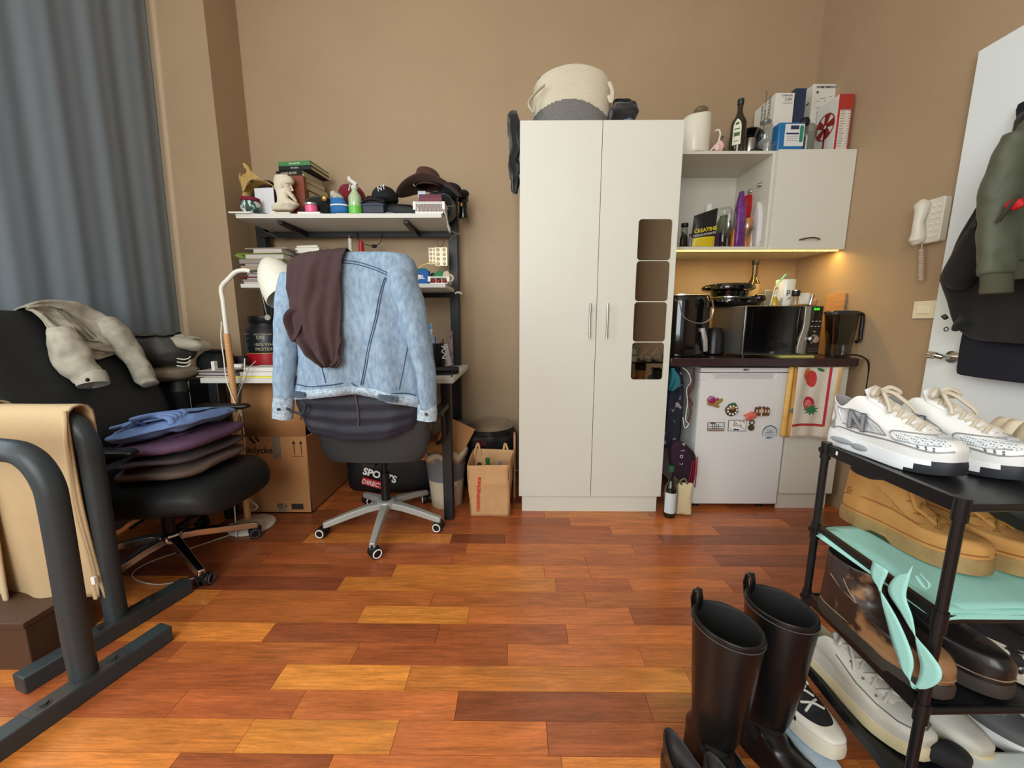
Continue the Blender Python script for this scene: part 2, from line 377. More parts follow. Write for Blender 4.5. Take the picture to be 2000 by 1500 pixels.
def rrect(x0,x1,z0,z1,r,n=5):
    o=[]
    for cx,cz,a in ((x1-r,z1-r,0),(x0+r,z1-r,90),(x0+r,z0+r,180),(x1-r,z0+r,270)):
        for i in range(n+1): t_=rad(a+90*i/n); o.append((cx+r*math.cos(t_),cz+r*math.sin(t_)))
    return o
lab=['topmost of four','second from the top of four','third from the top of four','lowest of four, reflecting rows of shoes, of']
for i,(ya,yb) in enumerate(((428,508),(510,588),(590,667),(669,741))):
    A=at(1248-i*4.3,ya,Y=2.098); B=at(1320-i*6.2,yb,Y=2.098)
    x0=A.x; x1=x0+.172; z1=A.z; z0=B.z
    b=M(); b.prism(rrect(x0,x1,z0,z1,.017),2.0975,2.0999); 
    o=b.build('mirror_tile',[mir]); tag(o,['topmost of the four square mirror tiles on the wardrobe door','second mirror tile from the top on the wardrobe door','third mirror tile from the top on the wardrobe door','lowest mirror tile on the wardrobe door, showing reflected shoes'][i],'mirror','mirror tiles on the wardrobe door')
# ---- rope basket and cloths on the wardrobe
rope_w=mat('cream_rope',(228,219,196),.9,bump=.8,bs=700,var=.06,vs=60,sc=(1,1,6)); rope_g=mat('grey_rope',(135,133,130),.9,bump=.8,bs=500,c2=(95,94,94),cs=240)
blk=mat('black_cloth',(17,17,19),.85,bump=.5,bs=160,sheen=.3)
t=thing('storage_basket','cream and grey coiled rope basket slumped on top of the wardrobe','basket',(.26,2.3,2.09))
b=M(); rs=[]
secs=[(0,.225,.145),(.03,.24,.155),(.10,.245,.16),(.16,.25,.165),(.22,.24,.16),(.27,.242,.155),(.305,.228,.145),(.325,.19,.12),(.336,.10,.06)]
secs=[(.300+.02*q[0],2.30+.1*q[0],2.09+q[0],q[1]*.86,q[2]) for q in secs]; secs=resample(secs,96)
for i,(cx,cy,z,a,bb) in enumerate(secs):
    k=1+.005*((i//2)%2); dip=.02
    rs.append([(cx+x*k,cy+y*k,z-.04*max(0,(z-2.3))*abs(x/a)**3*9*.12+.012*math.cos(2*math.atan2(y,x))*(z-2.09)*2+(-.045*(abs(x/a)**2)*max(0,(z-2.28)/.14) if z>2.28 else 0)) for x,y in sel(a,bb,110,.82)])
cut=len(rs)*.40
def kf(a,j): 
    z=sum(v[2] for v in rs[a][j:j+1]); x=rs[a][j][0]-.30
    return 1 if z<2.09+.118-1.3*x*x-.10*x else 0
b.rings(rs,kf=kf); b.noise(.006,7,3); b.build('body',[rope_w,rope_g],t)
b=M(); b.tube(curve([at(x,y,Y=2.16) for x,y in ((1064,166),(1046,182),(1032,203),(1042,220),(1044,208))],6),.012,8,flat=.4); b.build('handle',rope_w,t)
b=M(); b.tube(curve([at(x,y,Y=2.16) for x,y in ((1190,160),(1196,178),(1194,198),(1189,186))],6),.01,8,flat=.4); b.build('handle',rope_w,t)
b=M(); b.ell((.17,2.40,2.425),.05,.03,.022); b.noise(.02,18,2); tag(b.build('cloth_bundle',blk,sub=1),'black cloth peeping out behind the top of the rope basket','clothes')
b=M(); folded(b,.475,.63,2.13,2.30,2.092,2.215,11,.028,13,3); tag(b.build('crumpled_garment',blk,sub=1),'crumpled black garment beside the rope basket on the wardrobe','clothes')
b=M(); A=at(1228,232,Y=2.13); b.ell((A.x-.005,2.16,2.108),.035,.03,.018); b.noise(.015,30,4); tag(b.build('plastic_wrapper',mat('blue_plastic',(52,66,110),.35,c2=(120,130,160),cs=60)),'small blue plastic wrapper lying at the edge of the black garment','wrapper')
b=M(); garment(b,resample([(-.004,2.27,2.19,.02,.05),(-.012,2.27,2.165,.034,.09),(-.008,2.27,2.08,.026,.1),(-.004,2.26,1.98,.022,.09),(-.010,2.26,1.92,.030,.08),(-.004,2.25,1.86,.022,.07),(-.002,2.25,1.80,.012,.04)],22),folds=(7,.014),ph=2); b.noise(.020,20,8)
b.box(-.01,.03,2.22,2.32,2.096,2.11)
tag(b.build('hanging_garment',blk,sub=1),'black garment hanging down the left side of the wardrobe top','clothes')
# ================================================================ KITCHEN CORNER
cab_m=mat('cupboard_white',(216,214,202),.45,bump=.05,bs=400)
CX=at(1517,295,Y=2.365).x; CZ1=at(1500,294,Y=2.365).z; CZ0=at(1500,487,Y=2.365).z
PW=.016
t=thing('wall_cupboard','open white wall cupboard without door, full of packets and glasses','cupboard',((.86+CX)/2,2.55,CZ0))
b=M(); b.box(.86,CX,2.367,2.738,CZ1-PW,CZ1); b.box(.86,CX,2.367,2.738,CZ0,CZ0+PW); b.box(.86,.876,2.367,2.738,CZ0+PW,CZ1-PW); b.box(CX-PW,CX,2.367,2.738,CZ0+PW,CZ1-PW); b.box(.876,CX-PW,2.728,2.738,CZ0+PW,CZ1-PW)
b.build('carcass',cab_m,t,bevel=.001)
for yy,zz in ((2.46,CZ1-.15),(2.56,CZ1-.155)):
    b=M(); b.box(CX-PW-.008,CX-PW,yy-.02,yy+.02,zz-.012,zz+.012); b.cyl((CX-PW-.02,yy,zz),(CX-PW,yy,zz),.006); b.build('hinge_plate',[steel],t,bevel=.002)
t=thing('wall_cupboard','white wall cupboard with closed door and small bow handle at the right','cupboard',((1.918+CX)/2,2.55,CZ0))
b=M(); b.box(CX+.001,1.918,2.367,2.738,CZ0,CZ1); b.build('carcass',cab_m,t,bevel=.001)
b=M(); b.box(CX+.004,1.916,2.348,2.365,CZ0-.003,CZ1); d=b.build('door',cab_m,t,bevel=.0015)
A=at(1565,466,Y=2.33); B=at(1606,463,Y=2.33); b=M(); b.tube(curve([(A.x,2.347,A.z-.004),(A.x+.02,2.33,A.z),((A.x+B.x)/2,2.322,A.z+.004),(B.x-.02,2.33,A.z),(B.x,2.347,A.z-.002)],5),.004,8); b.build('handle',mat('dark_bronze',(92,84,72),.35,.8),d)
t=thing('light_strip','glowing warm yellow light strip under the front edge of the wall cupboards','light',(1.4,2.38,CZ0))
b=M(); b.box(.865,1.9,2.372,2.384,CZ0-.004,CZ0-.001); b.build('strip_base',mat('strip_backing',(230,220,190),.6),t)
b=M(); x=.868
while x<1.898: b.box(x,x+.0075,2.3705,2.383,CZ0-.0085,CZ0-.004); x+=.0125
b.build('glowing_diodes',mat('led_glow',(255,214,90),.5,emit=4.5),t)
b=M(); b.box(.868,1.898,2.374,2.382,CZ0-.0065,CZ0-.0042); b.build('silicone_cover',mat('led_cover',(255,205,95),.4,emit=1.4),t)
# worktop
WZ1=at(1500,700,Y=2.10).z; WZ0=at(1500,716,Y=2.10).z
def roundr(x0,x1,y0,y1,r):
    return [(x0,y0),(x1-r,y0)]+[(x1-r+r*math.sin(rad(a)),y0+r-r*math.cos(rad(a))) for a in (15,30,45,60,75,90)]+[(x1,y1),(x0,y1)]
wt=mat('dark_worktop',(52,33,34),.22,var=.1,vs=40,coat=.2)
b=M(); b.prism(roundr(.85,1.90,2.10,2.738,.05),WZ0,WZ1,'xy'); tag(b.build('worktop',wt,bevel=.004),'dark brown glossy kitchen worktop over the fridge','worktop')
# base cupboard
B0=at(1522,968,Y=2.15).x; B1=1.865
t=thing('base_cupboard','white base cupboard under the worktop behind the shoe rack','cupboard',((B0+B1)/2,2.4,0))
b=M(); b.box(B0,B1,2.172,2.72,.1,WZ0-.001); b.build('carcass',cab_m,t,bevel=.001)
b=M(); b.box(B0,B1,2.15,2.170,.098,WZ0-.005); b.build('door',cab_m,t,bevel=.0015)
b=M(); b.box(B0,B1-.02,2.165,2.18,0,.1); b.build('plinth',cab_m,t)
# ---- fridge
fw=mat('fridge_enamel',(226,227,226),.3,bump=.06,bs=250,coat=.2); FX0,FX1=1.043,1.548; FT=WZ0-.012
t=thing('fridge','small white under-counter fridge with magnets on its door','fridge',(1.295,2.4,0))
b=M(); b.box(FX0+.006,FX1-.004,2.205,2.70,.03,FT-.028); b.build('cabinet',fw,t,bevel=.004)
b=M(); b.box(FX0,FX1,2.150,2.70,FT-.026,FT); lid=b.build('top_panel',fw,t,bevel=.003)
b=M(); b.text('BEKO',.013,TY((FX0+FX1)/2,2.1495,FT-.012),bold=.0006); b.build('lettering',mat('dark_grey_print',(60,62,66),.5),lid)
b=M(); b.box(FX0,FX1,2.165,2.2,.03,FT-.03); b.box(FX0,FX1,2.155,2.165,.03,FT-.07)
b.box(FX0,FX0+.055,2.155,2.165,FT-.07,FT-.03); b.box(FX1-.055,FX1,2.155,2.165,FT-.07,FT-.03)
for s in (0,1):
    x=FX0+.055 if s==0 else FX1-.055; q=.03 if s==0 else -.03
    b.prism([(x,FT-.03),(x+q*.2,FT-.03),(x+q,FT-.07),(x,FT-.07)],2.156,2.165)
dd=b.build('door',fw,t,bevel=.0015)
b=M(); b.box(FX0+.09,FX1-.09,2.1645,2.166,FT-.066,FT-.034); b.build('door_handle',mat('handle_recess',(205,205,205),.35),dd)
for x in (FX0+.05,FX1-.07):
    b=M(); b.cyl((x,2.2,0),(x,2.2,.031),.018,12); b.build('foot',mat('black_plastic',(18,18,20),.4),t)
# magnets: flat and sculpted souvenirs
FY=2.1545
blkp=MATS['black_plastic']
def fq(px,py): 
    p=at(px,py,Y=FY); return p.x,p.z
wh=mat('white_plastic',(236,234,228),.4); red=mat('red_plastic',(168,30,36),.4); gold=mat('gold_paint',(178,142,72),.45,.3); green=mat('green_plastic',(46,110,66),.5)
mag=mat('magenta_paint',(150,34,92),.5); navy=mat('navy_print',(36,52,92),.5); pink=mat('salmon_paint',(226,128,108),.55,c2=(206,80,74),cs=90); brn=mat('brown_paint',(98,60,44),.6)
x,z=fq(1382,776); x2,z2=fq(1416,808)
t=thing('fridge_magnet','gold slipper magnet with pink and purple flower, topmost left on the fridge','magnet',(x,FY,z2),group='souvenir magnets on the fridge')
b=M(); b.ell((x+.03,FY-.006,z-.03),.036,.007,.018,e=.8); b.T=Matrix.Translation((x+.06,FY-.006,z-.022))@Matrix.Rotation(rad(-25),4,'Y'); b.ell((0,0,0),.028,.006,.012); b.T=Matrix.Translation((x+.042,FY-.006,z-.045))@Matrix.Rotation(rad(20),4,'Y'); b.ell((0,0,0),.03,.006,.009); b.build('slipper',gold,t)
b=M(); b.ell((x+.022,FY-.012,z-.017),.02,.006,.017); b.torus((x+.017,FY-.010,z-.012),.02,.003,16,6,'y'); b.ell((x+.05,FY-.012,z-.009),.008,.005,.008); b.noise(.003,90); b.build('flower',mag,t)
x,z=fq(1428,800)
t=thing('fridge_magnet','round dark magnet with green leaf, gold and white beads on the fridge','magnet',(x,FY,z-.04),group='souvenir magnets on the fridge')
b=M(); b.ell((x,FY-.006,z),.038,.008,.036); b.noise(.005,60); b.build('wreath',mat('dark_green_brown',(44,46,38),.5,c2=(90,50,30),cs=80),t)
b=M()
for a in range(9): b.ell((x+.026*math.cos(a*.7),FY-.014,z+.024*math.sin(a*.7)),.006,.004,.006,8,6)
b.build('beads',wh,t); b=M(); b.ell((x-.003,FY-.015,z+.012),.015,.006,.01); b.build('gold_heart',gold,t); b=M(); b.ell((x+.002,FY-.012,z+.034),.018,.006,.009); b.build('leaf',green,t)
x,z=fq(1465,812)
t=thing('fridge_magnet','salmon pink figure magnet overlapping the festival card on the fridge','magnet',(x,FY,z-.03),group='souvenir magnets on the fridge')
b=M(); b.T=Matrix.Translation((x,FY-.009,z))@Matrix.Rotation(rad(-15),4,'Y'); b.ell((0,0,0),.032,.008,.024,e=.8); b.noise(.008,50,3); b.T=Matrix(); b.ell((x-.028,FY-.009,z+.006),.016,.006,.004); b.build('figure',pink,t)
x,z=fq(1487,803)
t=thing('fridge_magnet','dark brown old town houses magnet, rightmost on the fridge','magnet',(x,FY,z-.03),group='souvenir magnets on the fridge')
b=M(); b.prism([(x-.04,z-.026),(x+.04,z-.024),(x+.04,z+.018),(x+.03,z+.026),(x+.02,z+.017),(x+.008,z+.03),(x-.004,z+.017),(x-.014,z+.03),(x-.025,z+.018),(x-.034,z+.027),(x-.04,z+.016)],FY-.012,FY); b.build('houses',brn,t,bevel=.001)
b=M()
for i in range(5): b.box(x-.036+i*.016,x-.028+i*.016,FY-.0135,FY-.012,z-.006,z+.012)
b.box(x-.01,x-.003,FY-.014,FY-.012,z-.026,z+.02); b.build('windows',mat('cream_paint',(214,190,160),.6),t)
x0,z1=fq(1382,824); x1,z0=fq(1414,842)
t=thing('fridge_magnet','flat picture magnet of a domed landmark with bridge, lower left on the fridge','magnet',(x0,FY,z0),group='souvenir magnets on the fridge')
b=M(); b.prism(rrect(x0,x1,z0,z1,.006),FY-.003,FY); b.build('card',mat('rose_grey_card',(150,120,110),.4),t)
b=M(); b.prism(rrect(x0+.004,x1-.006,z0+.012,z1-.004,.004),FY-.0036,FY-.003); xm=(x0+x1)/2; b.build('sky',mat('pale_picture',(205,215,220),.4),t)
b=M(); b.box(x0+.006,x1-.01,FY-.0042,FY-.0036,z0+.014,z0+.018); b.box(x0+.006,x1-.01,FY-.0042,FY-.0036,z0+.026,z0+.029)
for q in (-.022,-.011,0,.011): b.box(xm+q,xm+q+.004,FY-.0042,FY-.0036,z0+.013,z0+.042)
b.prism([(xm-.02+.017*math.cos(rad(a)),z0+.042+.012*math.sin(rad(a))) for a in range(0,181,20)],FY-.0042,FY-.0036); b.build('landmark',mat('brown_grey_print',(104,88,82),.5),t)
x0,z1=fq(1423,820); x1,z0=fq(1456,842)
t=thing('fridge_magnet','white festival card magnet with navy border and small drawings on the fridge','magnet',(x0,FY,z0),group='souvenir magnets on the fridge')
b=M(); b.box(x0,x1,FY-.002,FY,z0,z1); b.build('border',navy,t); b=M(); b.box(x0+.003,x1-.003,FY-.0028,FY-.002,z0+.003,z1-.003); b.build('card',wh,t)
b=M(); xm,zm=(x0+x1)/2,(z0+z1)/2
b.text('LA',.016,TY(xm-.012,FY-.0032,zm+.012)); b.text('FESTIVAL',.013,TY(xm,FY-.0032,zm)); b.box(xm-.02,xm+.012,FY-.0034,FY-.003,z0+.006,z0+.013)
for i in range(12): 
    q=R.uniform(x0+.008,x1-.01); s=R.choice([z1-.012,z1-.018,z0+.012,zm-.012]); b.box(q,q+.006,FY-.0033,FY-.003,s,s+.004)
b.build('lettering',navy,t)
x,z=fq(1467,829)
t=thing('bottle_opener_magnet','small dark brass bottle opener magnet below the pink magnet','magnet',(x,FY,z-.04))
b=M(); b.torus((x+.002,FY-.003,z+.012),.0125,.004,18,6,'y'); b.cyl((x,FY-.006,z-.018),(x,FY,z-.018),.018,20); b.cyl((x,FY-.008,z-.018),(x,FY-.006,z-.018),.011,16); b.build('opener',mat('aged_brass',(92,88,60),.4,.6),t)
x,z=fq(1503,845)
t=thing('round_sticker','round white warranty sticker with dark blue ring at the right of the fridge door','sticker',(x,FY,z-.045))
b=M(); b.cyl((x,FY-.001,z),(x,FY,z),.042,36); b.build('disc',mat('sticker_white',(205,216,222),.4),t)
b=M()
b.tube([(x+.041*math.cos(rad(a)),FY-.0012,z+.041*math.sin(rad(a))) for a in range(-30,216,8)],[.0004+.0022*max(0,math.sin(rad((a+30)/245*180))) for a in range(-30,216,8)],6); b.build('ring',navy,t)
b=M(); b.text('2 YEAR\nWARRANTY',.009,TY(x,FY-.0014,z+.004)); b.text('BEKO',.012,TY(x,FY-.0014,z-.03),bold=.0005)
for q in (.018,-.012,-.018): b.box(x-.025,x+.025,FY-.0015,FY-.001,z+q,z+q+.0012)
b.build('lettering',mat('slate_print',(74,84,112),.5),t)
# ---- towels over the top edge of the base cupboard door
ylw=mat('yellow_towel',(222,164,74),.9,bump=.6,bs=260,c2=(238,196,120),cs=14)
x0=at(1541,720,Y=2.14).x; x1=x0+.075; z1=WZ0-.004; z0=at(1545,851,Y=2.135).z
b=M()
def yf(u,v): 
    x=x0-.012*v+(x1-x0+.015*v)*u; return (x,2.143-.012*math.sin(u*9)*(1-.6*v)-.006*v-.004,z1+(z0-z1)*v-.006*math.sin(3*u)*v)
b.grid(yf,40,24)
t=thing('tea_towel','narrow folded yellow towel with a grey motif hanging beside the fruit towel','towel',(x0,2.14,z0)); b.build('cloth',ylw,t,solid=.006,sharp=180)
b=M(); b.ell((x0+.035,2.118,at(1546,802,Y=2.12).z),.016,.004,.014,e=1.2); b.noise(.004,90); b.build('motif',mat('grey_print',(118,120,120),.8),t)
x0=at(1556,720,Y=2.12).x; x1=at(1643,720,Y=2.12).x; z0=at(1556,853,Y=2.12).z
tw=mat('ecru_linen',(222,212,196),.92,bump=.7,bs=420,var=.08,vs=120)
t=thing('tea_towel','linen tea towel printed with a mango, a strawberry and red border stripes','towel',((x0+x1)/2,2.12,z0))
def tf(u,v,o=0):
    return (x0+(x1-x0)*u-.012*v*u, 2.118-.009*math.sin(u*7+1.2)*(1-.35*v)-.004*math.sin(u*15+2*v)-o, z1+(z0-z1)*v+.004*math.sin(5*u)*v)
b=M(); b.grid(tf,60,40); cl=b.build('cloth',tw,t,solid=.004,sharp=180)
def onT(poly,mtl,name,o=.0035):
    # a printed motif following the folds of the towel: fan of small triangles
    m=M(); cu=sum(p[0] for p in poly)/len(poly); cv=sum(p[1] for p in poly)/len(poly); n=len(poly); K=6; rs=[]
    for k in range(K+1): rs.append([tf(cu+(p[0]-cu)*max(.01,k/K),cv+(p[1]-cv)*max(.01,k/K),o) for p in poly])
    m.rings(rs,True,False,False); m.build(name,mtl,cl,sharp=180)
W_,H_=x1-x0,z1-z0
def el(cu,cv,ru,rv,rot=0,n=24,pinch=0):
    o=[]
    for j in range(n):
        a=2*math.pi*j/n; u=ru*math.cos(a); v=rv*math.sin(a); 
        if pinch: u*=1-pinch*(v/rv*.5+.5)
        c,s=math.cos(rot),math.sin(rot); o.append((cu+u*c-v*s*H_/W_*.0-v*s,cv+u*s*W_/H_+v*c))
    return o
rp=mat('red_print',(184,52,60),.9); yp=mat('mango_print',(226,160,60),.9,c2=(200,70,50),cs=18); gp=mat('green_print',(52,120,74),.9)
mr=mat('mango_red',(204,74,66),.9,c2=(186,46,50),cs=30)
def rect_uv(a,b_,c,d,n=14): return [(a+(b_-a)*i/n,c) for i in range(n)]+[(b_,c+(d-c)*i/n) for i in range(n)]+[(b_-(b_-a)*i/n,d) for i in range(n)]+[(a,d-(d-c)*i/n) for i in range(n)]
def strip(a,b_,c,d,mtl):
    m=M(); m.grid(lambda u,v: tf(a+(b_-a)*u,c+(d-c)*v,.0035),30 if b_-a>.2 else 3,30 if d-c>.2 else 3); m.build('border_stripe',mtl,cl,sharp=180)
strip(.74,.79,.0,.835,rp); strip(.0,.76,.81,.845,rp)
onT(el(.24,.10,.10,.085,.3),yp,'mango_print'); onT(el(.36,.17,.15,.125,-.5,pinch=.25),mr,'mango_print',.0042); onT(el(.55,.04,.09,.02,.3),gp,'leaf_print',.0045)
onT(el(.36,.52,.17,.10,.5,pinch=.4),rp,'strawberry_print'); onT(el(.35,.535,.12,.065,.5,pinch=.4),mat('strawberry_flesh',(226,150,140),.9,c2=(190,50,60),cs=60),'strawberry_print',.0043)
st=[]
for j in range(18):
    a=2*math.pi*j/18; q=1 if j%2 else .5; st.append((.44+.2*q*math.cos(a),.61+.085*q*math.sin(a)))
onT(st,gp,'leaf_print',.005)
b=M()
for i in range(34):
    u=i/34; p=tf(u,1,0); b.box(p[0],p[0]+.002,p[1]-.002,p[1]+.001,p[2]-.006,p[2]+.001)
b.build('fringe',tw,cl)
strip(.90,.97,0,.8,ylw)
# ---- hanging things in the gap between wardrobe and fridge
def px_garment(name,label,cat,secs,m,folds=(7,.01),ph=0,parent=None,nz=0,**k):
    b=M(); garment(b,resample(secs,20),folds=folds,ph=ph,**k)
    if nz: b.noise(nz,16,ph)
    o=b.build(name,m,parent,sub=1)
    if parent is None: tag(o,label,cat)
    return o
patt=mat('navy_patterned_cloth',(22,26,44),.8,bump=.3,bs=200,c2=(150,140,150),cs=26,thr=.63)
px_garment('hanging_apron','navy patterned cloth with pale motifs hanging between wardrobe and fridge','apron',[(.925,2.25,.84,.03,.05),(.93,2.25,.75,.05,.07),(.925,2.24,.62,.06,.07),(.92,2.24,.45,.06,.07),(.915,2.24,.36,.05,.06)],patt,(6,.016),1)
px_garment('hanging_cloth','crumpled teal cloth hanging at the top beside the wardrobe','cloth',[(.872,2.13,.845,.012,.02),(.885,2.13,.80,.026,.03),(.888,2.13,.76,.03,.03),(.872,2.13,.73,.02,.025),(.865,2.13,.715,.006,.01)],mat('teal_cloth',(22,92,104),.8),(5,.01),3,nz=.012)
b=M(); b.tube(curve([(.935,2.15,.845),(.965,2.14,.82),(.985,2.14,.77),(.97,2.15,.72),(.985,2.16,.64),(.975,2.15,.55),(.99,2.14,.52),(.97,2.14,.50),(.955,2.14,.56)],8),.0022,6); tag(b.build('cable',wh),'thin white cable looping down beside the fridge','cable')
b=M(); b.tube(curve([(1.0,2.15,.84),(1.005,2.15,.75),(.985,2.16,.68),(1.0,2.15,.6),(.99,2.15,.52)],8),.005,6); b.tube(curve([(.995,2.15,.8),(.98,2.15,.7),(1.01,2.15,.63)],8),.004,6); tag(b.build('cord_bundle',mat('brown_cord',(84,48,40),.7)),'brown strap dangling against the side of the fridge','cord')
pur=mat('plum_cloth',(42,18,38),.85,bump=.3,bs=200)
t=thing('tote_bag','dark plum cloth bag with white lettering and red folded edge in front of the fridge','bag',(.98,2.12,.2))
A=[at(x,y,Y=2.12) for x,y in ((1330,858),(1352,880),(1362,888),(1358,950),(1352,948),(1320,940),(1308,905),(1310,862))]
b=M(); cx=sum(p.x for p in A)/8; cz=sum(p.z for p in A)/8; 
b.rings([[(cx+(p.x-cx)*q,y,cz+(p.z-cz)*q) for p in A] for q,y in ((.9,2.17),(1,2.16),(1,2.125),(.93,2.112),(.5,2.106),(.1,2.105))]); b.noise(.008,14,2); b.build('body',pur,t,sub=2)
b=M(); 
for q in range(4):
    p0=at(1362-q*3,892+q*3,Y=2.105); p1=at(1357-q*5,952,Y=2.105); b.tube([p0,(p0+p1)/2+Vector((.004*math.sin(q),-.004,0)),p1],.0028,6)
b.build('red_edge',mat('crimson_cloth',(138,18,48),.8),t)
b=M(); 
for ch,(px,py) in zip('LOLA',((1331,906),(1332,892),(1334,880),(1336,868))): p=at(px,py,Y=2.1); b.text(ch,.026,TY(p.x,2.103,p.z,78))
b.build('lettering',mat('cloth_lettering',(214,206,210),.7),t)
gdark=clear('dark_olive_glass',(34,38,22),.05,.5)
def bottle(name,label,c,h,r,glass,capm,lab=None,cat='bottle',neck=.28,group=None,labm=None,fill=None,sh=.55,labz=(.12,.45),deep=1):
    t=thing(name,label,cat,c,group=group); b=M(False); nr=r*neck
    b.lathe([(r*.9,0),(r,.01),(r,h*sh),(r*.93,h*(sh+.05)),(r*.55,h*(sh+.14)),(nr,h*(sh+.22)),(nr,h*.9),(nr*1.1,h*.9),(nr*1.1,h*.93),(nr,h*.93)],28); b.build('glass',glass,t)
    b=M(False); b.lathe([(nr*1.15,h*.9),(nr*1.2,h*.905),(nr*1.2,h*.995),(nr*1.05,h)],20); b.build('cap',capm,t)
    if labm:
        b=M(False); n=20; b.rings([[(1.012*r*math.sin(rad(-75+150*i/n)),-1.012*r*math.cos(rad(-75+150*i/n)),z) for i in range(n+1)] for z in (h*labz[0],h*labz[1])],False); b.build('label',labm,t)
    return t
oliv=mat('dark_bottle',(20,22,12),.08,coat=.5); gcap=mat('green_cap',(28,92,66),.4)
p=at(1308,1010,Z=0)
bottle('olive_oil_bottle','dark glass bottle with green cap standing on the floor beside the fridge',(p.x,2.06,0),.30,.033,oliv,gcap,labm=mat('pale_label',(205,215,222),.5),neck=.36,labz=(.1,.5))
for o in COL.objects[-2:]: pass
t=thing('cloth_pouch','small cream cotton pouch standing on the floor beside the dark bottle','bag',(.93,2.06,0))
p0=at(1322,1008,Z=0); p1=at(1350,1006,Z=0); zt=at(1340,945,Y=2.09).z
b=M(); cx=(p0.x+p1.x)/2; a=(p1.x-p0.x)/2
b.rings([[(cx+x*k+dx,2.09+y*k2,z) for x,y in sel(a,.03,32,.5)] for z,k,k2,dx in ((.002,1,.9,0),(.01,1.02,1,0),(.08,.92,1,0),(.14,.93,.8,0),(zt,.95,.4,.005),(zt+.008,.9,.1,.006))]); b.noise(.006,24,3); b.build('body',mat('cream_cotton',(214,200,160),.9,bump=.4,bs=300),t,sub=1)
b=M(); b.tube(curve([(cx-.02,2.08,zt),(cx-.03,2.08,zt+.02),(cx-.005,2.08,zt+.035),(cx+.012,2.08,zt+.005)],6),.006,8); b.build('drawstring',mat('grey_green_cord',(104,100,76),.8),t)
# ================================================================ THINGS ON TOP OF THE WALL CUPBOARDS
def bx(x0,y0,x1,y1,Y):
    a=at(x0,y0,Y=Y); b_=at(x1,y1,Y=Y); return a.x,b_.x,b_.z,a.z
cream=mat('cream_enamel',(226,222,206),.35,coat=.2); glass=clear('clear_glass',(251,252,252),.03,.4); gglass=clear('smoky_glass',(214,218,212),.05,.4)
def lathe_thing(name,label,cat,loc,parts,group=None,rx=0,ry=0,rz=0):
    t=thing(name,label,cat,loc,rz,group,rx,ry)
    for nm,prof,m in parts:
        b=M(False); b.lathe(prof,32); b.build(nm,m,t,sharp=35)
    return t
T=CZ1
X0,X1,Z0,Z1=bx(1332,222,1386,296,2.42); cx=(X0+X1)/2; r=(X1-X0)/2; h=Z1-T
t=thing('pitcher','cream white pitcher with sloping rim at the left end of the cupboard top','pitcher',(cx,2.44,T))
b=M(False); rs=[[(x*k,y*k,z+ (sl*(x/r))) for x,y in sel(r,r,36,1)] for k,z,sl in ((.92,0,0),(.97,.01,0),(1.0,h*.5,0),(1.0,h*.86,h*.06),(.97,h*.9,h*.07),(.93,h*.86,h*.06),(.9,.03,0))]
b.rings(rs,True,True,True); b.build('body',cream,t)
b=M(False); b.ell((0,0,h*.86),r*.9,r*.9,h*.13); b.build('lid',cream,t)
p=at(1375,214,Y=2.50)
t=lathe_thing('glass_stopper_jar','tall glass jar with mushroom shaped green-grey stopper behind the cream pitcher','jar',(p.x,2.54,T),[('jar',[(.03,0),(.034,.01),(.034,p.z-T-.05),(.018,p.z-T-.025),(.018,p.z-T-.012)],glass),('stopper',[(.018,p.z-T-.012),(.04,p.z-T+.0),(.042,p.z-T+.014),(.03,p.z-T+.028),(.01,p.z-T+.032)],gglass)])
p=at(1405,283,Y=2.39)
t=thing('hair_clip','small pink and white ornament with a curved white loop beside the pitcher','ornament',(p.x,2.39,T))
b=M(); b.ell((p.x,2.385,T+.03),.024,.01,.03); b.ell((p.x-.012,2.38,T+.022),.02,.01,.02); b.noise(.006,70); b.build('flower',mat('pale_pink',(232,160,160),.5,c2=(240,220,214),cs=80),t)
b=M(); b.tube(curve([(p.x-.05,2.39,T+.008),(p.x-.03,2.39,T+.03),(p.x-.006,2.39,T+.06),(p.x+.0,2.39,T+.10),(p.x-.012,2.39,T+.12),(p.x-.03,2.39,T+.115)],6),.004,8); b.build('loop',wh,t)
p=at(1418,240,Y=2.6); lathe_thing('glass_bottle','clear slim glass bottle standing behind the pink ornament','bottle',(p.x-.02,2.60,T),[('glass',[(.03,0),(.032,.01),(.032,.09),(.012,.12),(.012,.165),(.015,.165),(.015,.175)],gglass)])
p=at(1411,260,Y=2.55); lathe_thing('glass_tumbler','small clear tumbler between the pitcher and the dark bottle','glass',(p.x-.03,2.47,T),[('glass',[(.028,0),(.034,.1),(.032,.1),(.026,.006)],glass)])
p=at(1441,292,Y=2.42); zt=at(1443,192,Y=2.42).z
t=bottle('oil_bottle','tall dark olive oil bottle with pale oval label on the cupboard top',(p.x,2.43,T),zt-T,.042,mat('olive_bottle_glass',(38,32,14),.08,coat=.5),mat('dark_green_cap',(24,44,30),.4),labm=None,neck=.34)
b=M(False); n=16; rs=[]
for k in range(9):
    v=k/8; w_=75*math.sin(math.pi*min(.98,.5+.5*v) if v>.6 else math.pi/2)
    w_=30 if v<.62 else 30*math.sqrt(max(.02,1-((v-.62)/.38)**2))
    rs.append([(.0425*math.sin(rad(-38+(-w_+2*w_*i/n))),-.0425*math.cos(rad(-38+(-w_+2*w_*i/n))),.045+.135*v) for i in range(n+1)])
b.rings(rs,False); lb=b.build('label',mat('label_cream',(224,226,206),.5),t)
b=M(False)
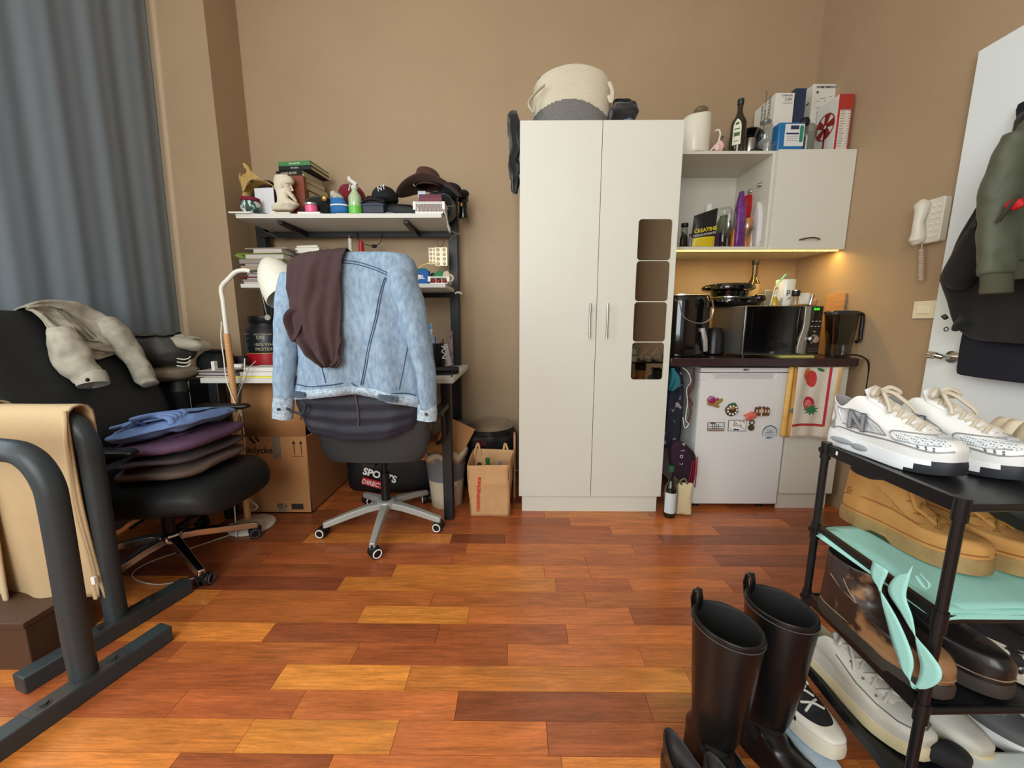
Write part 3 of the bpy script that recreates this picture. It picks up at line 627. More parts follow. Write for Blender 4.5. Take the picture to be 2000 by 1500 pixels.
for zz,wd,hh in ((.15,12,.012),(.125,18,.006),(.09,20,.02),(.062,14,.004)):
    b.rings([[(.0431*math.sin(rad(-38+(-wd+2*wd*i/8))),-.0431*math.cos(rad(-38+(-wd+2*wd*i/8))),z) for i in range(9)] for z in (zz,zz+hh)],False)
b.build('label_print',mat('green_print_label',(70,98,62),.6),lb)
X0,X1,Z0,Z1=bx(1449,212,1490,292,2.55)
lathe_thing('cooking_pot','black round pot standing on edge between the oil bottle and the boxes','pot',((X0+X1)/2-.005,2.58,T+.10),[('body',[(.02,-.05),(.09,-.05),(.10,-.03),(.10,.05),(.094,.05),(.09,-.02),(.02,-.03)],mat('black_enamel',(24,20,24),.3,coat=.3))],rx=90)
p=at(1470,250,Y=2.42); lathe_thing('tin_can','short silver tin standing in front of the black pot','tin',(p.x-.003,2.43,T),[('can',[(.024,0),(.026,.004),(.026,.085),(.024,.088),(.0,.088)],steel)])
b=M(); b.ell((p.x+.02,2.40,T+.012),.04,.02,.012); tag(b.build('saucer',blkp),'small black dish lying at the front edge of the cupboard top','dish')
p=at(1493,262,Y=2.41); lathe_thing('glass_teapot','round clear glass teapot in front of the battery box','teapot',(p.x+.02,2.44,T+.055),[('glass',[(.02,0),(.04,.005),(.055,.04),(.055,.07),(.04,.1),(.025,.105),(.025,.12),(.03,.122)],glass),('lid',[(.028,.12),(.03,.13),(.01,.145)],gglass)])
b=M(); t=thing('glass_jug','low clear glass carafe below the round teapot','jug',(p.x+.035,2.43,T)); b.lathe([(.03,0),(.045,.01),(.05,.05),(.048,.054),(.042,.012),(.0,.006)],28,(p.x+.035,2.43,T)); b.build('glass',glass,t); b=M(); b.torus((p.x+.035,2.43,T+.035),.05,.002,24,6); b.build('silver_band',steel,t)
# two tall white printed cartons seen on their corner
card_w=mat('white_carton',(222,220,212),.6); pr=mat('grey_print_ink',(84,86,84),.6)
def carton(name,label,xe,xa,xb,ytop,ybot,Y,d,mats,prints):
    """carton standing with its left flank (xe..xa, running back) and its front (xa..xb)"""
    A=at(xa,ytop,Y=Y); B=at(xb,ytop,Y=Y); h=A.z-T; w_=B.x-A.x
    t=thing(name,label,'box',(A.x+w_/2,Y+d/2,T)); b=M(); b.box(A.x,A.x+w_,Y,Y+d,T,A.z); b.build('carton',mats,t,bevel=.002); prints(t,A.x,Y,T,w_,d,h); return t
def p1(t,x,y,z,w_,d,h):
    b=M(); b.text('3.6V',.024,TY(x+w_-.035,y-.0008,z+h-.035)); b.text('CORDLESS',.013,TY(x+w_-.045,y-.0008,z+h-.015)); b.box(x+w_-.065,x+w_-.01,y-.001,y,z+h-.056,z+h-.054)
    b.text('HANDHELD VACUUM',.022,TX(x-.0008,y+.09,z+h-.05,90)); b.text('CORDLESS',.03,TX(x-.0008,y+.05,z+h-.06,90)); b.text('CORDLESS',.022,TX(x-.0008,y+.12,z+h-.06,90))
    b.build('lettering',pr,t)
carton('vacuum_box','shorter white carton printed 3.6V on top of the cupboard','x',0) if False else None
carton('vacuum_box','shorter white carton printed 3.6V behind the round glass teapot',1487,1516,1553,181,292,2.47,.2,card_w,p1)
def p2(t,x,y,z,w_,d,h):
    b=M(); b.text('HOME ESSENTIALS',.0165,TY(x+w_*.62,y-.0008,z+h-.018),bold=.0006); b.ell((x+.03,y,z+h-.045),.008,.001,.008)
    for k in range(16):
        q=R.uniform(.01,w_-.04); s=R.uniform(.1,h-.05); b.box(x+q,x+q+R.uniform(.01,.03),y-.001,y,z+s,z+s+.002)
    for k in range(22):
        q=R.uniform(.02,d-.04); s=R.uniform(.04,h-.05); b.box(x-.001,x,y+q,y+q+R.uniform(.01,.03),z+s,z+s+R.choice((.002,.004,.01)))
    b.build('printing',pr,t)
carton('appliance_box','tallest white carton printed HOME ESSENTIALS in black on the cupboard top',1560,1589,1636,164,292,2.57,.15,card_w,p2)
X0,X1,Z0,Z1=bx(1555,172,1562,292,2.5); sbox('narrow_box','thin dark blue box squeezed between the two white cartons','box',X0-.002,X1+.004,2.5,2.68,T,Z1,mat('dark_blue_card',(40,54,82),.5),)
X0,X1,Z0,Z1=bx(1535,238,1568,293,2.385)
t=thing('tablet_packet','blue and white packet with green stripe standing at the cupboard edge','packet',((X0+X1)/2,2.4,T))
b=M(); b.box(X0-.035,X1,2.385,2.45,T,Z1); b.build('pack',mat('blue_foil',(38,110,168),.3,bump=.6,bs=60),t,bevel=.008)
b=M(); b.box(X0,X1-.004,2.383,2.386,T+.03,Z1-.012); b.box(X0+.004,X1-.03,2.3815,2.383,T+.05,Z1-.05); b.build('front_label',mat('pack_white',(220,222,220),.5),t)
b=M(); b.prism(rrect(X1-.03,X1-.01,T+.05,Z1-.02,.009),2.381,2.383); b.build('green_stripe',mat('teal_print',(40,128,112),.5),t)
b=M(); b.box(X0+.03,X1-.035,2.3822,2.3832,Z1-.04,Z1-.02); b.box(X0+.006,X1-.034,2.3812,2.3816,Z1-.066,Z1-.058)
for q in range(4): b.box(X0+.008,X1-.036,2.3812,2.3816,T+.058+q*.011,T+.060+q*.011)
b.build('printing',navy,t)
p=at(1578,262,Y=2.43)
t=thing('glass_kettle','clear glass kettle with black lid knob in front of the fan box','kettle',(p.x,2.44,T))
b=M(); b.lathe([(.035,0),(.04,.01),(.04,.07),(.05,.11),(.045,.15),(.03,.165)],28,(p.x,2.44,T)); b.build('body',gglass,t); b=M(); b.lathe([(.025,.165),(.027,.18),(.02,.2),(0,.203)],20,(p.x-.02,2.44,T-.0)); b.build('lid_knob',blkp,t); b=M(); b.tube(curve([(p.x+.03,2.43,T+.15),(p.x+.055,2.43,T+.13),(p.x+.052,2.43,T+.09),(p.x+.04,2.43,T+.07)],5),.004,6); b.build('handle',glass,t)
sbox('paper_note','small cream paper note peeping out over the fan box','paper',at(1600,205,Y=2.6).x,at(1618,205,Y=2.6).x,2.45,2.455,T,at(1600,203,Y=2.45).z,mat('cream_paper',(226,216,180),.7),.0005)
# fan carton: red back, white picture flank
A=at(1641,183,Y=2.40); B=at(1690,183,Y=2.40); h=A.z-T; x0,x1=A.x,min(B.x,1.905); 
t=thing('fan_box','white and red fan carton at the right end of the cupboard top','box',((x0+x1)/2,2.48,T)); rc=mat('red_carton',(172,52,42),.55)
b=M(); b.box(x0,x1,2.40,2.56,T,A.z); b.build('carton',rc,t,bevel=.002)
b=M(); b.box(x0-.0015,x0,2.402,2.558,T+.002,A.z-.002); b.build('picture_side',card_w,t)
b=M(); yc,zc=2.482,T+h*.56; b.torus((x0-.003,yc,zc),.068,.003,32,6,'x')
for k in range(5):
    a=k*72+20; b.prism([(yc+.014*math.cos(rad(a-50)),zc+.014*math.sin(rad(a-50))),(yc+.068*math.cos(rad(a-8)),zc+.068*math.sin(rad(a-8))),(yc+.066*math.cos(rad(a+30)),zc+.066*math.sin(rad(a+30))),(yc+.014*math.cos(rad(a+40)),zc+.014*math.sin(rad(a+40)))],x0-.0035,x0-.0015,'yz')
b.box(x0-.0035,x0-.0015,yc-.006,yc+.006,T+.025,zc-.01); b.prism([(yc-.035,T+.012),(yc+.035,T+.012),(yc+.02,T+.028),(yc-.02,T+.028)],x0-.0035,x0-.0015,'yz'); b.build('fan_picture',mat('fan_red_print',(140,36,34),.6),t)
b=M(); b.box(x0+.012,x1-.012,2.398,2.4,T+.018,T+h*.73); b.build('specification_label',mat('label_white',(214,206,196),.6),t)
b=M()
for k in range(16):
    z=T+.035+k*.0093*h/.22; 
    for c0,c1 in ((.016,.045),(.06,.095)): b.box(x0+c0,x0+min(c1,.016+(x1-x0)*.8)-R.uniform(0,.012),2.3972,2.398,z,z+.003)
b.build('fine_print',mat('fine_grey_print',(128,128,122),.6),t)
# ================================================================ INSIDE THE OPEN CUPBOARD
S=CZ0+PW
def ix(px,Y=2.42): return at(px,470,Y=Y).x
A=at(1350,478,Y=2.40); 
t=thing('creatine_pouch','black and yellow pouch printed CREATINE MONOHYDRATE leaning in the open cupboard','pouch',(ix(1375),2.42,S))
P=[at(x,y,Y=2.41) for x,y in ((1350,477),(1396,476),(1404,405),(1357,421))]
def quad(m,P,y0,bul,nu=10,nv=14,h0=0,h1=1):
    a,b_,c,d=[Vector(p) for p in P]
    fr=lambda u,v,s: (lambda p: (p.x, y0+s*bul*math.sin(math.pi*min(max(u,.0),1))**.5*math.sin(math.pi*(v*.85+.12))**.5*-1, p.z))((a*(1-u)+b_*u)*(1-v)+(d*(1-u)+c*u)*v)
    m.grid(lambda u,v: fr(u,h0+(h1-h0)*v,1),nu,nv)
    if h0==0 and h1==1: m.grid(lambda u,v: fr(u,v,-1),nu,nv)
for q in P[:2]: q.z=S
b=M(); quad(b,P,2.42,.022); b.build('pouch',mat('black_foil',(20,20,22),.35,bump=.3,bs=40),t,sharp=60)
b=M(); quad(b,P,2.4185,.022,10,4,.02,.3)
b.build('yellow_band',mat('yellow_foil',(214,190,30),.4,bump=.3,bs=40),t)
def lean(px,py,ang): p=at(px,py,Y=2.393); return TY(p.x,2.3925,p.z,ang)
b=M(); b.text('CREATINE',.029,lean(1378,449,10),bold=.001); yl=b.build('lettering',mat('yellow_print',(206,190,50),.5),t)
b=M(); b.text('MONOHYDRATE',.0175,lean(1376,458,10),bold=.0004); b.build('lettering',mat('grey_white_print',(190,186,186),.5),t)
# grinder, small bottles
p=ix(1341,2.41)
lathe_thing('pepper_grinder','small clear grinder with black lid at the wardrobe side of the open cupboard','grinder',(p,2.45,S),[('jar',[(.022,0),(.024,.004),(.02,.07),(.016,.085)],mat('dark_spice',(40,34,34),.4)),('glass_top',[(.016,.085),(.02,.09),(.018,.13)],gglass),('cap',[(.019,.13),(.021,.134),(.02,.15),(0,.155)],blkp)])
lathe_thing('spice_jar','little grey spice jar standing beside the black pouch','jar',(ix(1346,2.41)+.005,2.405,S),[('jar',[(.01,0),(.011,.003),(.011,.055),(.007,.065)],mat('grey_glass',(120,120,124),.3)),('cap',[(.008,.065),(.009,.067),(.009,.08),(0,.081)],mat('plum_cap',(80,44,60),.4))])
lathe_thing('spice_bottle','small dark bottle with pale label in the shade of the open cupboard','bottle',(ix(1335,2.41)-.01,2.40,S),[('body',[(.012,0),(.014,.004),(.014,.06),(.006,.075),(.006,.09)],blkp)])
p=at(1384,420,Y=2.66); lathe_thing('paper_cup','upturned white paper cup at the back of the open cupboard','cup',(p.x,2.66,S),[('cup',[(.032,0),(.035,.003),(.024,p.z+.06-S),(.02,p.z+.065-S),(0,p.z+.065-S)],wh)])
sbox('shelf_box','purple and navy carton standing behind the wine glass','box',ix(1397)+.006,ix(1417,2.5),2.47,2.60,S,S+.10,mat('purple_navy_card',(44,26,58),.5,c2=(84,26,58),cs=14))
def goblet(label,x,y,h,r,stem,kind='wine_glass'):
    t=thing(kind,label,'glass',(x,y,S)); b=M()
    b.lathe([(.0,.001),(r*.8,.001),(r*.8,.004),(.006,.010),(.0045,stem*.5),(.006,stem),(r*.55,stem+.018),(r*.97,stem+.05),(r,stem+.075),(r*.75,h),(r*.72,h),(r*.96,stem+.075),(r*.93,stem+.052),(.0,stem+.012)],30,(x,y,S)); b.build('glass',glass,t); return t
goblet('large clear stemmed beer glass standing in the middle of the open cupboard',at(1421,470,Y=2.40).x,2.405,.20,.043,.062,'beer_glass')
goblet('clear round stemmed gin glass beside the large beer glass',at(1459,470,Y=2.40).x,2.41,.165,.038,.055,'gin_glass')
p=at(1424,350,Y=2.48)
t=lathe_thing('glass_jar','green grey glass bottle with twisted clear cap behind the large beer glass','bottle',(p.x,2.50,S),[('bottle',[(.04,0),(.046,.01),(.046,.13),(.04,.17),(.026,.195),(.024,.205)],clear('grey_green_glass',(190,200,180),.08,.3)),('stopper',[(.026,.205),(.04,.215),(.042,.235),(.034,.25),(.0,.252)],glass)])
for q,nm,c1_,c2_,lb,px0,px1,y0,y1,Yb in ((0,'sweets_bag',(84,28,108),(130,70,150),'shiny purple sweets bag with twisted top behind the glasses',1437,1452,374,476,2.46),(1,'snack_bag',(206,26,34),(120,14,26),'bright red snack bag at the back of the open cupboard',1453,1480,381,440,2.56),):
    X0,X1,Z0,Z1=bx(px0,y0,px1,y1,Yb); b=M(); z0=S
    b.rings([[((X0+X1)/2+x*k,Yb+y*k,z) for x,y in sel((X1-X0)/2*(.8 if q==0 else 1.15),.03,32,.6)] for z,k in ((z0,.8),(z0+.015,1),(z0+(Z1-z0)*.6,1),(z0+(Z1-z0)*.8,.75 if q==0 else 1),(Z1-.01,.35 if q==0 else .9),(Z1,.5 if q==0 else .7))]); b.noise(.006,45,q); tag(b.build(nm,mat(nm,c1_,.25,c2=c2_,cs=30,bump=.5,bs=50),sub=1),lb,'bag')
org=mat('pasta_pack',(206,110,40),.35,c2=(226,160,80),cs=60,sc=(6,1,1))
X0,X1,Z0,Z1=bx(1434,452,1446,475,2.44); sbox('pasta_packet','orange striped pasta packet between the two stemmed glasses','packet',X0,X1,2.45,2.5,S,Z1+.02,org,.006)
X0,X1,Z0,Z1=bx(1466,425,1481,475,2.47); sbox('pasta_packet','orange pasta packet behind the gin glass','packet',X0-.02,X1,2.47,2.52,S,Z1,org,.006)
X0,X1,Z0,Z1=bx(1483,391,1497,476,2.42)
t=thing('coffee_pack','tall white foil packet with black lettering against the cupboard side','packet',((X0+X1)/2,2.45,S)); b=M(); b.rings([[((X0+X1)/2+x*k,2.45+y*k2,z) for x,y in sel((X1-X0)/2,.04,24,.5)] for z,k,k2 in ((S,.9,.8),(S+.02,1,1),(Z1-.04,1,1),(Z1-.015,.9,.3),(Z1,.9,.1))]); b.noise(.003,40); b.build('pack',mat('white_foil',(218,214,216),.3,bump=.4,bs=60),t,sub=1)
b=M(); b.text('COFFEE',.02,TY((X0+X1)/2,2.408,S+.06,80)); b.build('lettering',pr,t); b=M(); b.cyl(((X0+X1)/2,2.45,Z1),((X0+X1)/2+.006,2.45,Z1+.045),.006,8); b.build('lime_clip',mat('lime_plastic',(176,200,40),.4),t)
lathe_thing('storage_jar','clear ribbed storage jar beside the tall white packet','jar',(ix(1472),2.415+.03,S),[('glass',[(.02,0),(.024,.004),(.024,.1),(.02,.115),(.022,.12)],glass)])
X0,X1,Z0,Z1=bx(1497,402,1508,476,2.47); sbox('white_packet','plain white packet pressed against the cupboard side panel','packet',X0,CX-PW-.002,2.47,2.6,S,Z1-.02,mat('packet_white',(226,222,212),.5),.003)
# ================================================================ ON THE WORKTOP
Wz=WZ1; gloss=mat('gloss_black',(10,10,11),.09,coat=.5); satin=mat('satin_black',(20,20,21),.35)
# air fryer
X0,X1,Z0,Z1=bx(1306,579,1397,690,2.17); cx=(X0+X1)/2; r=(X1-X0)/2; Z1=Z1+.01
t=thing('air_fryer','black air fryer with silver curved trim and grey handle next to the wardrobe','air fryer',(cx,2.17+r*1.15,Wz))
def af(z): k=(z-Wz)/(Z1-Wz); return 1+.0*k-.10*max(0,.2-k)-.08*max(0,k-.93)/.07
b=M(); cy=2.17+r*1.15; b.rings([[(cx+x*af(z),cy+y*af(z),z) for x,y in sel(r,r*1.15,48,.75)] for z in [Wz+.008+(Z1-Wz-.008)*i/16 for i in range(17)]]); b.build('body',gloss,t)
b=M(); b.rings([[(cx+x,cy+y,z) for x,y in sel(r*.93,r*1.07,40,.75)] for z in (Z1,Z1+.006)]); b.torus
b.tube([(cx+x,cy+y,Z1-.001) for x,y in sel(r*.955,r*1.1,40,.75)],.0035,6,True); b.build('rim',steel,t)
def afp(px,py,o=.003):
    a=at(px,py,Y=2.18); x=a.x-cx; u=min(.999,abs(x/r)); y=cy-r*1.15*(1-u**(2/.75))**(.75/2); a=at(px,py,Y=y-o); return a
b=M(); b.tube(curve([afp(x,y) for x,y in ((1318,585),(1327,592),(1332,612),(1342,624),(1362,631),(1378,629),(1389,620),(1393,604),(1391,586))],5),.0048,8,flat=.6); b.build('silver_trim',steel,t)
b=M(); a=afp(1372,641,.02); c=afp(1378,686,.02); b.tube([a,(a+c)/2+Vector((0,-.012,0)),c],[.013,.014,.013],12,flat=.7); b.box(a.x-.008,a.x+.008,a.y,a.y+.03,a.z-.02,a.z); b.build('handle',mat('silver_grey_plastic',(178,176,172),.35,.4),t,bevel=.002)
b=M(); b.box(cx-r*.8,cx+r*.8,cy-.1,cy+.1,Wz,Wz+.01); b.build('foot_ring',blkp,t)
lathe_thing('black_kettle','black round appliance half hidden between air fryer and microwave','kettle',(at(1405,650,Y=2.30).x,2.36,Wz),[('body',[(.05,0),(.06,.01),(.055,.13),(.04,.16),(0,.165)],satin)])
# microwave oven, turned a little
A=at(1448,689,Y=2.165); B=at(1597,687,Y=2.185); Zt=at(1450,597,Y=2.165).z; Z0m=Wz+.014
ang=math.degrees(math.atan2(.02,B.x-A.x)); Wm=B.x-A.x; Dm=.33; Hm=Zt-Z0m
t=thing('microwave','silver microwave oven with dark mirrored door, green clock and round dial','microwave',(A.x,2.165,Wz),ang)
b=M(False); b.box(0.004,Wm-.002,.012,Dm,.014,Hm+.014); b.build('casing',mat('silver_casing',(150,148,142),.4,.8),t,bevel=.003)
b=M(False); b.box(0,Wm,-.003,.013,.014,Hm+.014); b.build('front_frame',mat('frame_silver',(165,163,158),.3,.9),t,bevel=.002)
dgl=mat('dark_mirror_glass',(16,14,13),.06,.2,coat=.4); dw=Wm*.74
b=M(False); b.box(.004,dw,-.008,-.003,.018,Hm+.010); d_=b.build('door',dgl,t,bevel=.001)
b=M(False); b.box(.04,dw-.10,-.0088,-.008,.04,Hm-.02); b.build('door_window',mat('window_mesh_black',(9,8,8),.12),d_)
b=M(False); b.text('OK.',.017,TY(dw*.52,-.0092,.026)); b.build('lettering',mat('silver_print',(160,156,150),.4),d_)
b=M(False)
pth=[(Wm*.785,Hm+.008),(Wm*.785,Hm*.62),(Wm*.75,Hm*.38),(Wm*.735,.2*Hm),(Wm*.735,.022)]
pc=curve([(x,0,z) for x,z in pth],5); wd=.0165
b.rings([[(p.x-wd,-.016,p.z),(p.x+wd,-.016,p.z),(p.x+wd,-.006,p.z),(p.x-wd,-.006,p.z)] for p in pc]); b.build('handle',mat('silver_handle',(170,168,162),.35,.7),d_,bevel=.002)
b=M(False); b.tube(curve([(dw*.93,-.009,Hm+.005),(dw*.915,-.009,Hm*.6),(dw*.94,-.009,Hm*.35),(dw*.955,-.009,.05)],5),.0022,6); b.build('door_groove',mat('groove_grey',(60,60,60),.2,.5),d_)
b=M(False); b.box(Wm*.83,Wm-.003,-.008,-.003,.018,Hm+.010); cp=b.build('control_panel',gloss,t,bevel=.001)
b=M(False); b.text('0:00',.019,TY(Wm*.905,-.0095,Hm-.005)); b.build('clock_digits',mat('green_digits',(60,235,40),.5,emit=1.0),cp)
b=M(False); kx,kz=Wm*.90,Hm*.37
b.lathe([(.027,0),(.027,.008),(.02,.012),(.019,.022),(.014,.024),(0,.024)],32); T0=Matrix.Translation((kx,-.008,kz))@Matrix.Rotation(rad(90),4,'X'); b.v=[T0@v for v in b.v]; b.build('dial',chrome,cp)
b=M(False)
for i,(ux,uz) in enumerate(((.87,.74),(.92,.74),(.965,.74),(.865,.635),(.915,.635),(.96,.635),(.91,.53))): b.ell((Wm*ux,-.0085,Hm*uz),.007,.0015,.003,10,6)
b.build('buttons',mat('button_print',(180,178,172),.4),cp)
b=M(False)
for i in range(2):
    for j in range(5): b.box(Wm*(.855+.026*j),Wm*(.855+.026*j)+.005,-.0087,-.008,.03+.014*i,.035+.014*i)
b.build('function_symbols',mat('dim_print',(100,98,94),.5),cp)
for u,v in ((.03,.03),(Wm-.03,.03),(.03,Dm-.03),(Wm-.03,Dm-.03)):
    b=M(False); b.cyl((u,v,0),(u,v,.015),.012,12); b.build('foot',blkp,t)
MT=Z0m+Hm
sbox('cloth','yellow cleaning cloth sticking out under the microwave','cloth',at(1525,690,Y=2.17).x,at(1590,690,Y=2.17).x,2.165,2.4,Wz,Wz+.010,mat('yellow_cloth',(200,190,110),.8),.001)
# waffle maker (lower) and contact grill (upper) stacked on the microwave
p=at(1440,590,Y=2.30); q=at(1395,590,Y=2.30).x; q2=at(1500,590,Y=2.30).x; rr=(q2-q)/2; cx=(q+q2)/2+.01
t=thing('sandwich_grill','black electric grill with silver trim and knob, lower of two stacked on the microwave','grill',(cx,2.42,MT))
b=M(); b.rings([[(cx+x*k,2.42+y*k,MT+z) for x,y in sel(rr,.15,48,.8)] for k,z in ((.8,0),(.93,.008),(1,.028),(.98,.045),(.8,.054),(.78,.056))]); b.build('base',gloss,t)
b=M(); b.rings([[(cx+x*.8,2.42+y*.8,MT+z) for x,y in sel(rr,.15,48,.8)] for z in (.056,.061)]); b.build('trim',chrome,t)
a=at(1484,581,Y=2.28); b=M(); b.cyl((a.x,2.305,a.z),(a.x,2.285,a.z),.014,20); b.ell((a.x+.012,2.30,a.z-.002),.035,.03,.026); b.build('knob',gloss,t)
b=M(); b.text('OK.',.012,TY(cx+.02,2.270,MT+.03)); b.build('lettering',MATS['silver_print'],t)
z2=MT+.061; q=at(1399,560,Y=2.30).x; q2=at(1489,560,Y=2.30).x; rr=(q2-q)/2; cx=(q+q2)/2
t=thing('sandwich_grill','black domed waffle iron with flared lid, upper of two stacked on the microwave','grill',(cx,2.42,z2))
b=M(); b.rings([[(cx+.01+x*k,2.42+y*k,z2+z) for x,y in sel(rr*.9,.12,48,.9)] for k,z in ((.8,0),(.85,.03),(.82,.032))]); b.build('base',gloss,t)
b=M(); b.rings([[(cx+x*k,2.42+y*k,z2+z) for x,y in sel(rr*1.05,.14,48,.9)] for k,z in ((.8,.032),(1,.042),(1.02,.052),(.97,.07),(.85,.076),(.5,.08),(.1,.081))]); b.ell((cx-rr,2.40,z2+.052),.035,.04,.014); b.build('lid',gloss,t)
sbox('baking_tray','grey metal tray standing on edge behind the stacked grills','tray',at(1490,590,Y=2.45).x,at(1512,590,Y=2.45).x,2.44,2.46,MT,at(1500,567,Y=2.45).z,mat('tray_grey',(150,156,162),.35,.6),.003)
p=at(1482,510,Y=2.50)
bottle('beer_bottle','brown glass bottle standing behind the stacked grills',(p.x,2.53,MT),p.z-MT+.01,.035,mat('brown_bottle_glass',(58,42,10),.08,coat=.6),mat('black_cap',(30,32,22),.35),labm=mat('bottle_label',(160,140,100),.6),neck=.46,labz=(.2,.5),sh=.48)
p=at(1513,590,Y=2.26)
t=lathe_thing('reed_diffuser','small reed diffuser bottle with yellow oil and thin wooden sticks','diffuser',(p.x,2.26,MT),[('bottle',[(.020,0),(.021,.003),(.018,.035),(.008,.048),(.008,.058)],mat('yellow_oil',(206,170,34),.08,coat=.4,trans=.25)),('collar',[(.009,.054),(.0095,.056),(.0095,.066),(.004,.067)],wh)])
for dx,dz,dy in ((-.028,.115,0),(-.006,.12,.01),(.01,.12,.0),(.004,.118,-.008)):
    b=M(False); b.cyl((0,0,.01),(dx,dy,dz),.0014,6); b.build('reed_stick',mat('reed_wood',(206,150,90),.6),t)
p0=at(1514,560,Y=2.24); p1_=at(1536,535,Y=2.24); d=(p1_-p0)
b=M(); b.tube([p0,p0+d*.3,p0+d*.55,p0+d*.9,p0+d*1.0],[.004,.006,.009,.0095,.004],12,flat=.45); 
t=thing('spatula','mint green silicone spatula leaning in a small beaker','spatula',(p0.x,2.25,MT)); b.build('blade',mat('mint_silicone',(120,204,176),.45),t)
b=M(); pe=at(1508,585,Y=2.24); b.tube([p0,(p0+pe)/2,Vector((pe.x,2.25,MT+.006))],.0035,8); b.build('handle',mat('clear_handle',(214,220,214),.3),t)
p=at(1524,590,Y=2.27); lathe_thing('beaker','small clear beaker holding the mint spatula','glass',(p.x,2.285,MT),[('glass',[(.016,0),(.019,.05),(.0178,.05),(.015,.003)],glass)])
X0,X1,Z0,Z1=bx(1524,546,1548,590,2.30); cx=(X0+X1)/2; hh=Z1-MT; r=(X1-X0)/2*1.15
t=lathe_thing('mug','tall white mug with blue floral lettering standing on the microwave','mug',(cx+.004,2.32,MT),[('cup',[(r*.85,0),(r*.9,.004),(r,hh-.002),(r*.98,hh),(r*.93,hh-.002),(r*.84,.01),(0,.01)],mat('white_ceramic',(232,230,220),.3,coat=.3))])
b=M(False); b.text('p',.045,TY(-.012,-r-.0008,hh*.55)); b.text('~e~',.02,TY(-.006,-r-.0008,hh*.3,30)); b.build('lettering',mat('ink_blue',(50,66,76),.5),t)
b=M(False); b.tube(curve([(-r*.8,-.006,hh*.7),(-r-.012,-.01,hh*.68),(-r-.018,-.01,hh*.5),(-r-.010,-.008,hh*.36),(-r*.85,-.004,hh*.34)],4),.003,8); b.build('handle',mat('dark_handle',(60,62,62),.4),t)
p=at(1554,590,Y=2.22); lathe_thing('spice_mill','glass mill with black and chrome cap beside the white mug','mill',(p.x,2.225,MT),[('glass',[(.022,0),(.024,.003),(.02,.04),(.015,.055)],glass),('cap',[(.017,.055),(.02,.06),(.02,.082),(.019,.084)],blkp),('chrome_top',[(.021,.084),(.021,.088),(.0,.09)],chrome)])
p=at(1562,590,Y=2.27); lathe_thing('spice_mill','clear mill with silver lid behind the black-capped mill','mill',(p.x,2.30,MT),[('glass',[(.024,0),(.026,.003),(.02,.06),(.02,.08)],glass),('lid',[(.026,.08),(.026,.086),(0,.088)],steel)])
X0,X1,Z0,Z1=bx(1568,572,1582,590,2.22); sbox('small_carton','little cream carton standing behind the silver tube','box',X0,X1,2.225,2.25,MT,Z1,card_w,.002)
p=at(1588,590,Y=2.19); t=lathe_thing('silver_tube','shiny silver spice tube leaning at the right end of the microwave','tube',(p.x-.008,2.20,MT+.003),[('tube',[(.009,0),(.0095,.002),(.0095,.055),(.0085,.058),(0,.058)],chrome)],ry=10)
sp=mat('spill_orange',(196,122,60),.6,c2=(120,130,60),cs=70)
b=M(); folded(b,at(1545,590,Y=2.22).x,at(1590,590,Y=2.22).x,2.19,2.26,MT+.001,MT+.009,5,.003,40,1); tag(b.build('pot_holder',sp,sub=1),'thin orange and green pot holder lying at the front of the microwave top','pot holder')
wood=mat('light_wood',(190,140,92),.5,var=.12,vs=10,sc=(1,1,12)); 
p=Vector((A.x+Wm-.03,2.27,0)) if False else Vector((1.715,2.27,0))
t=thing('wooden_bird','small carved wooden figure behind the silver tube','figure',(p.x,2.27,MT)); b=M(); b.ell((p.x,2.27,MT+.016),.02,.012,.018); b.ell((p.x+.012,2.27,MT+.034),.010,.008,.008); b.cyl((p.x+.018,2.27,MT+.034),(p.x+.026,2.27,MT+.024),.003,8,.001); b.build('body',wood,t,sub=1)
# cutting boards leaning at the wall beside the microwave
X0,X1,Z0,Z1=bx(1608,575,1640,700,2.62)
for nm,lb,x0,x1,y0,zt in (('cutting_board','taller wooden chopping board leaning on the wall behind the filter jug',1.896,at(1612,600,X=1.9).y,at(1647,600,X=1.9).y,at(1632,573,X=1.9).z),('cutting_board','thin wooden board standing between microwave and filter jug',1.872,at(1606,640,X=1.87).y,at(1622,640,X=1.87).y,at(1612,625,X=1.87).z)):
    b=M(); b.T=Matrix.Translation((x0,0,Wz+.001))@Matrix.Rotation(rad(3),4,'Y'); b.prism(rrect(y0,x1,0,zt-Wz,.012),-.014,0,'yz'); tag(b.build(nm,wood,bevel=.002),lb,'cutting board')
# filter jug
X0,X1,Z0,Z1=bx(1624,607,1678,700,2.15); cx=(X0+X1)/2; H=Z1-Wz; a=(X1-X0)/2*.86; cy=2.185
t=thing('water_filter_jug','clear water filter jug with dark lid and insert, at the right end of the worktop','jug',(cx,cy,Wz))
jg=clear('jug_plastic',(225,228,228),.04,.22); smoke=clear('smoky_plastic',(150,152,156),.08,.3)
b=M(); b.rings([[(cx+x*k+dx,cy+y*k,Wz+z*H) for x,y in sel(a,.05,40,.7)] for z,k,dx in ((0,.72,0),(.02,.76,0),(.3,.8,0),(.55,.9,-.002),(.95,1.02,-.006),(.95,.99,-.006),(.55,.87,-.002),(.3,.77,0),(.04,.7,0))],True,True,True); b.build('jug',jg,t)
b=M(); b.rings([[(cx+x*k+dx,cy+y*k,Wz+z*H) for x,y in sel(a,.05,32,.7)] for z,k,dx in ((.28,.5,0),(.3,.55,0),(.5,.6,0),(.6,.85,-.003),(.92,.95,-.005))]); b.build('filter_insert',smoke,t)
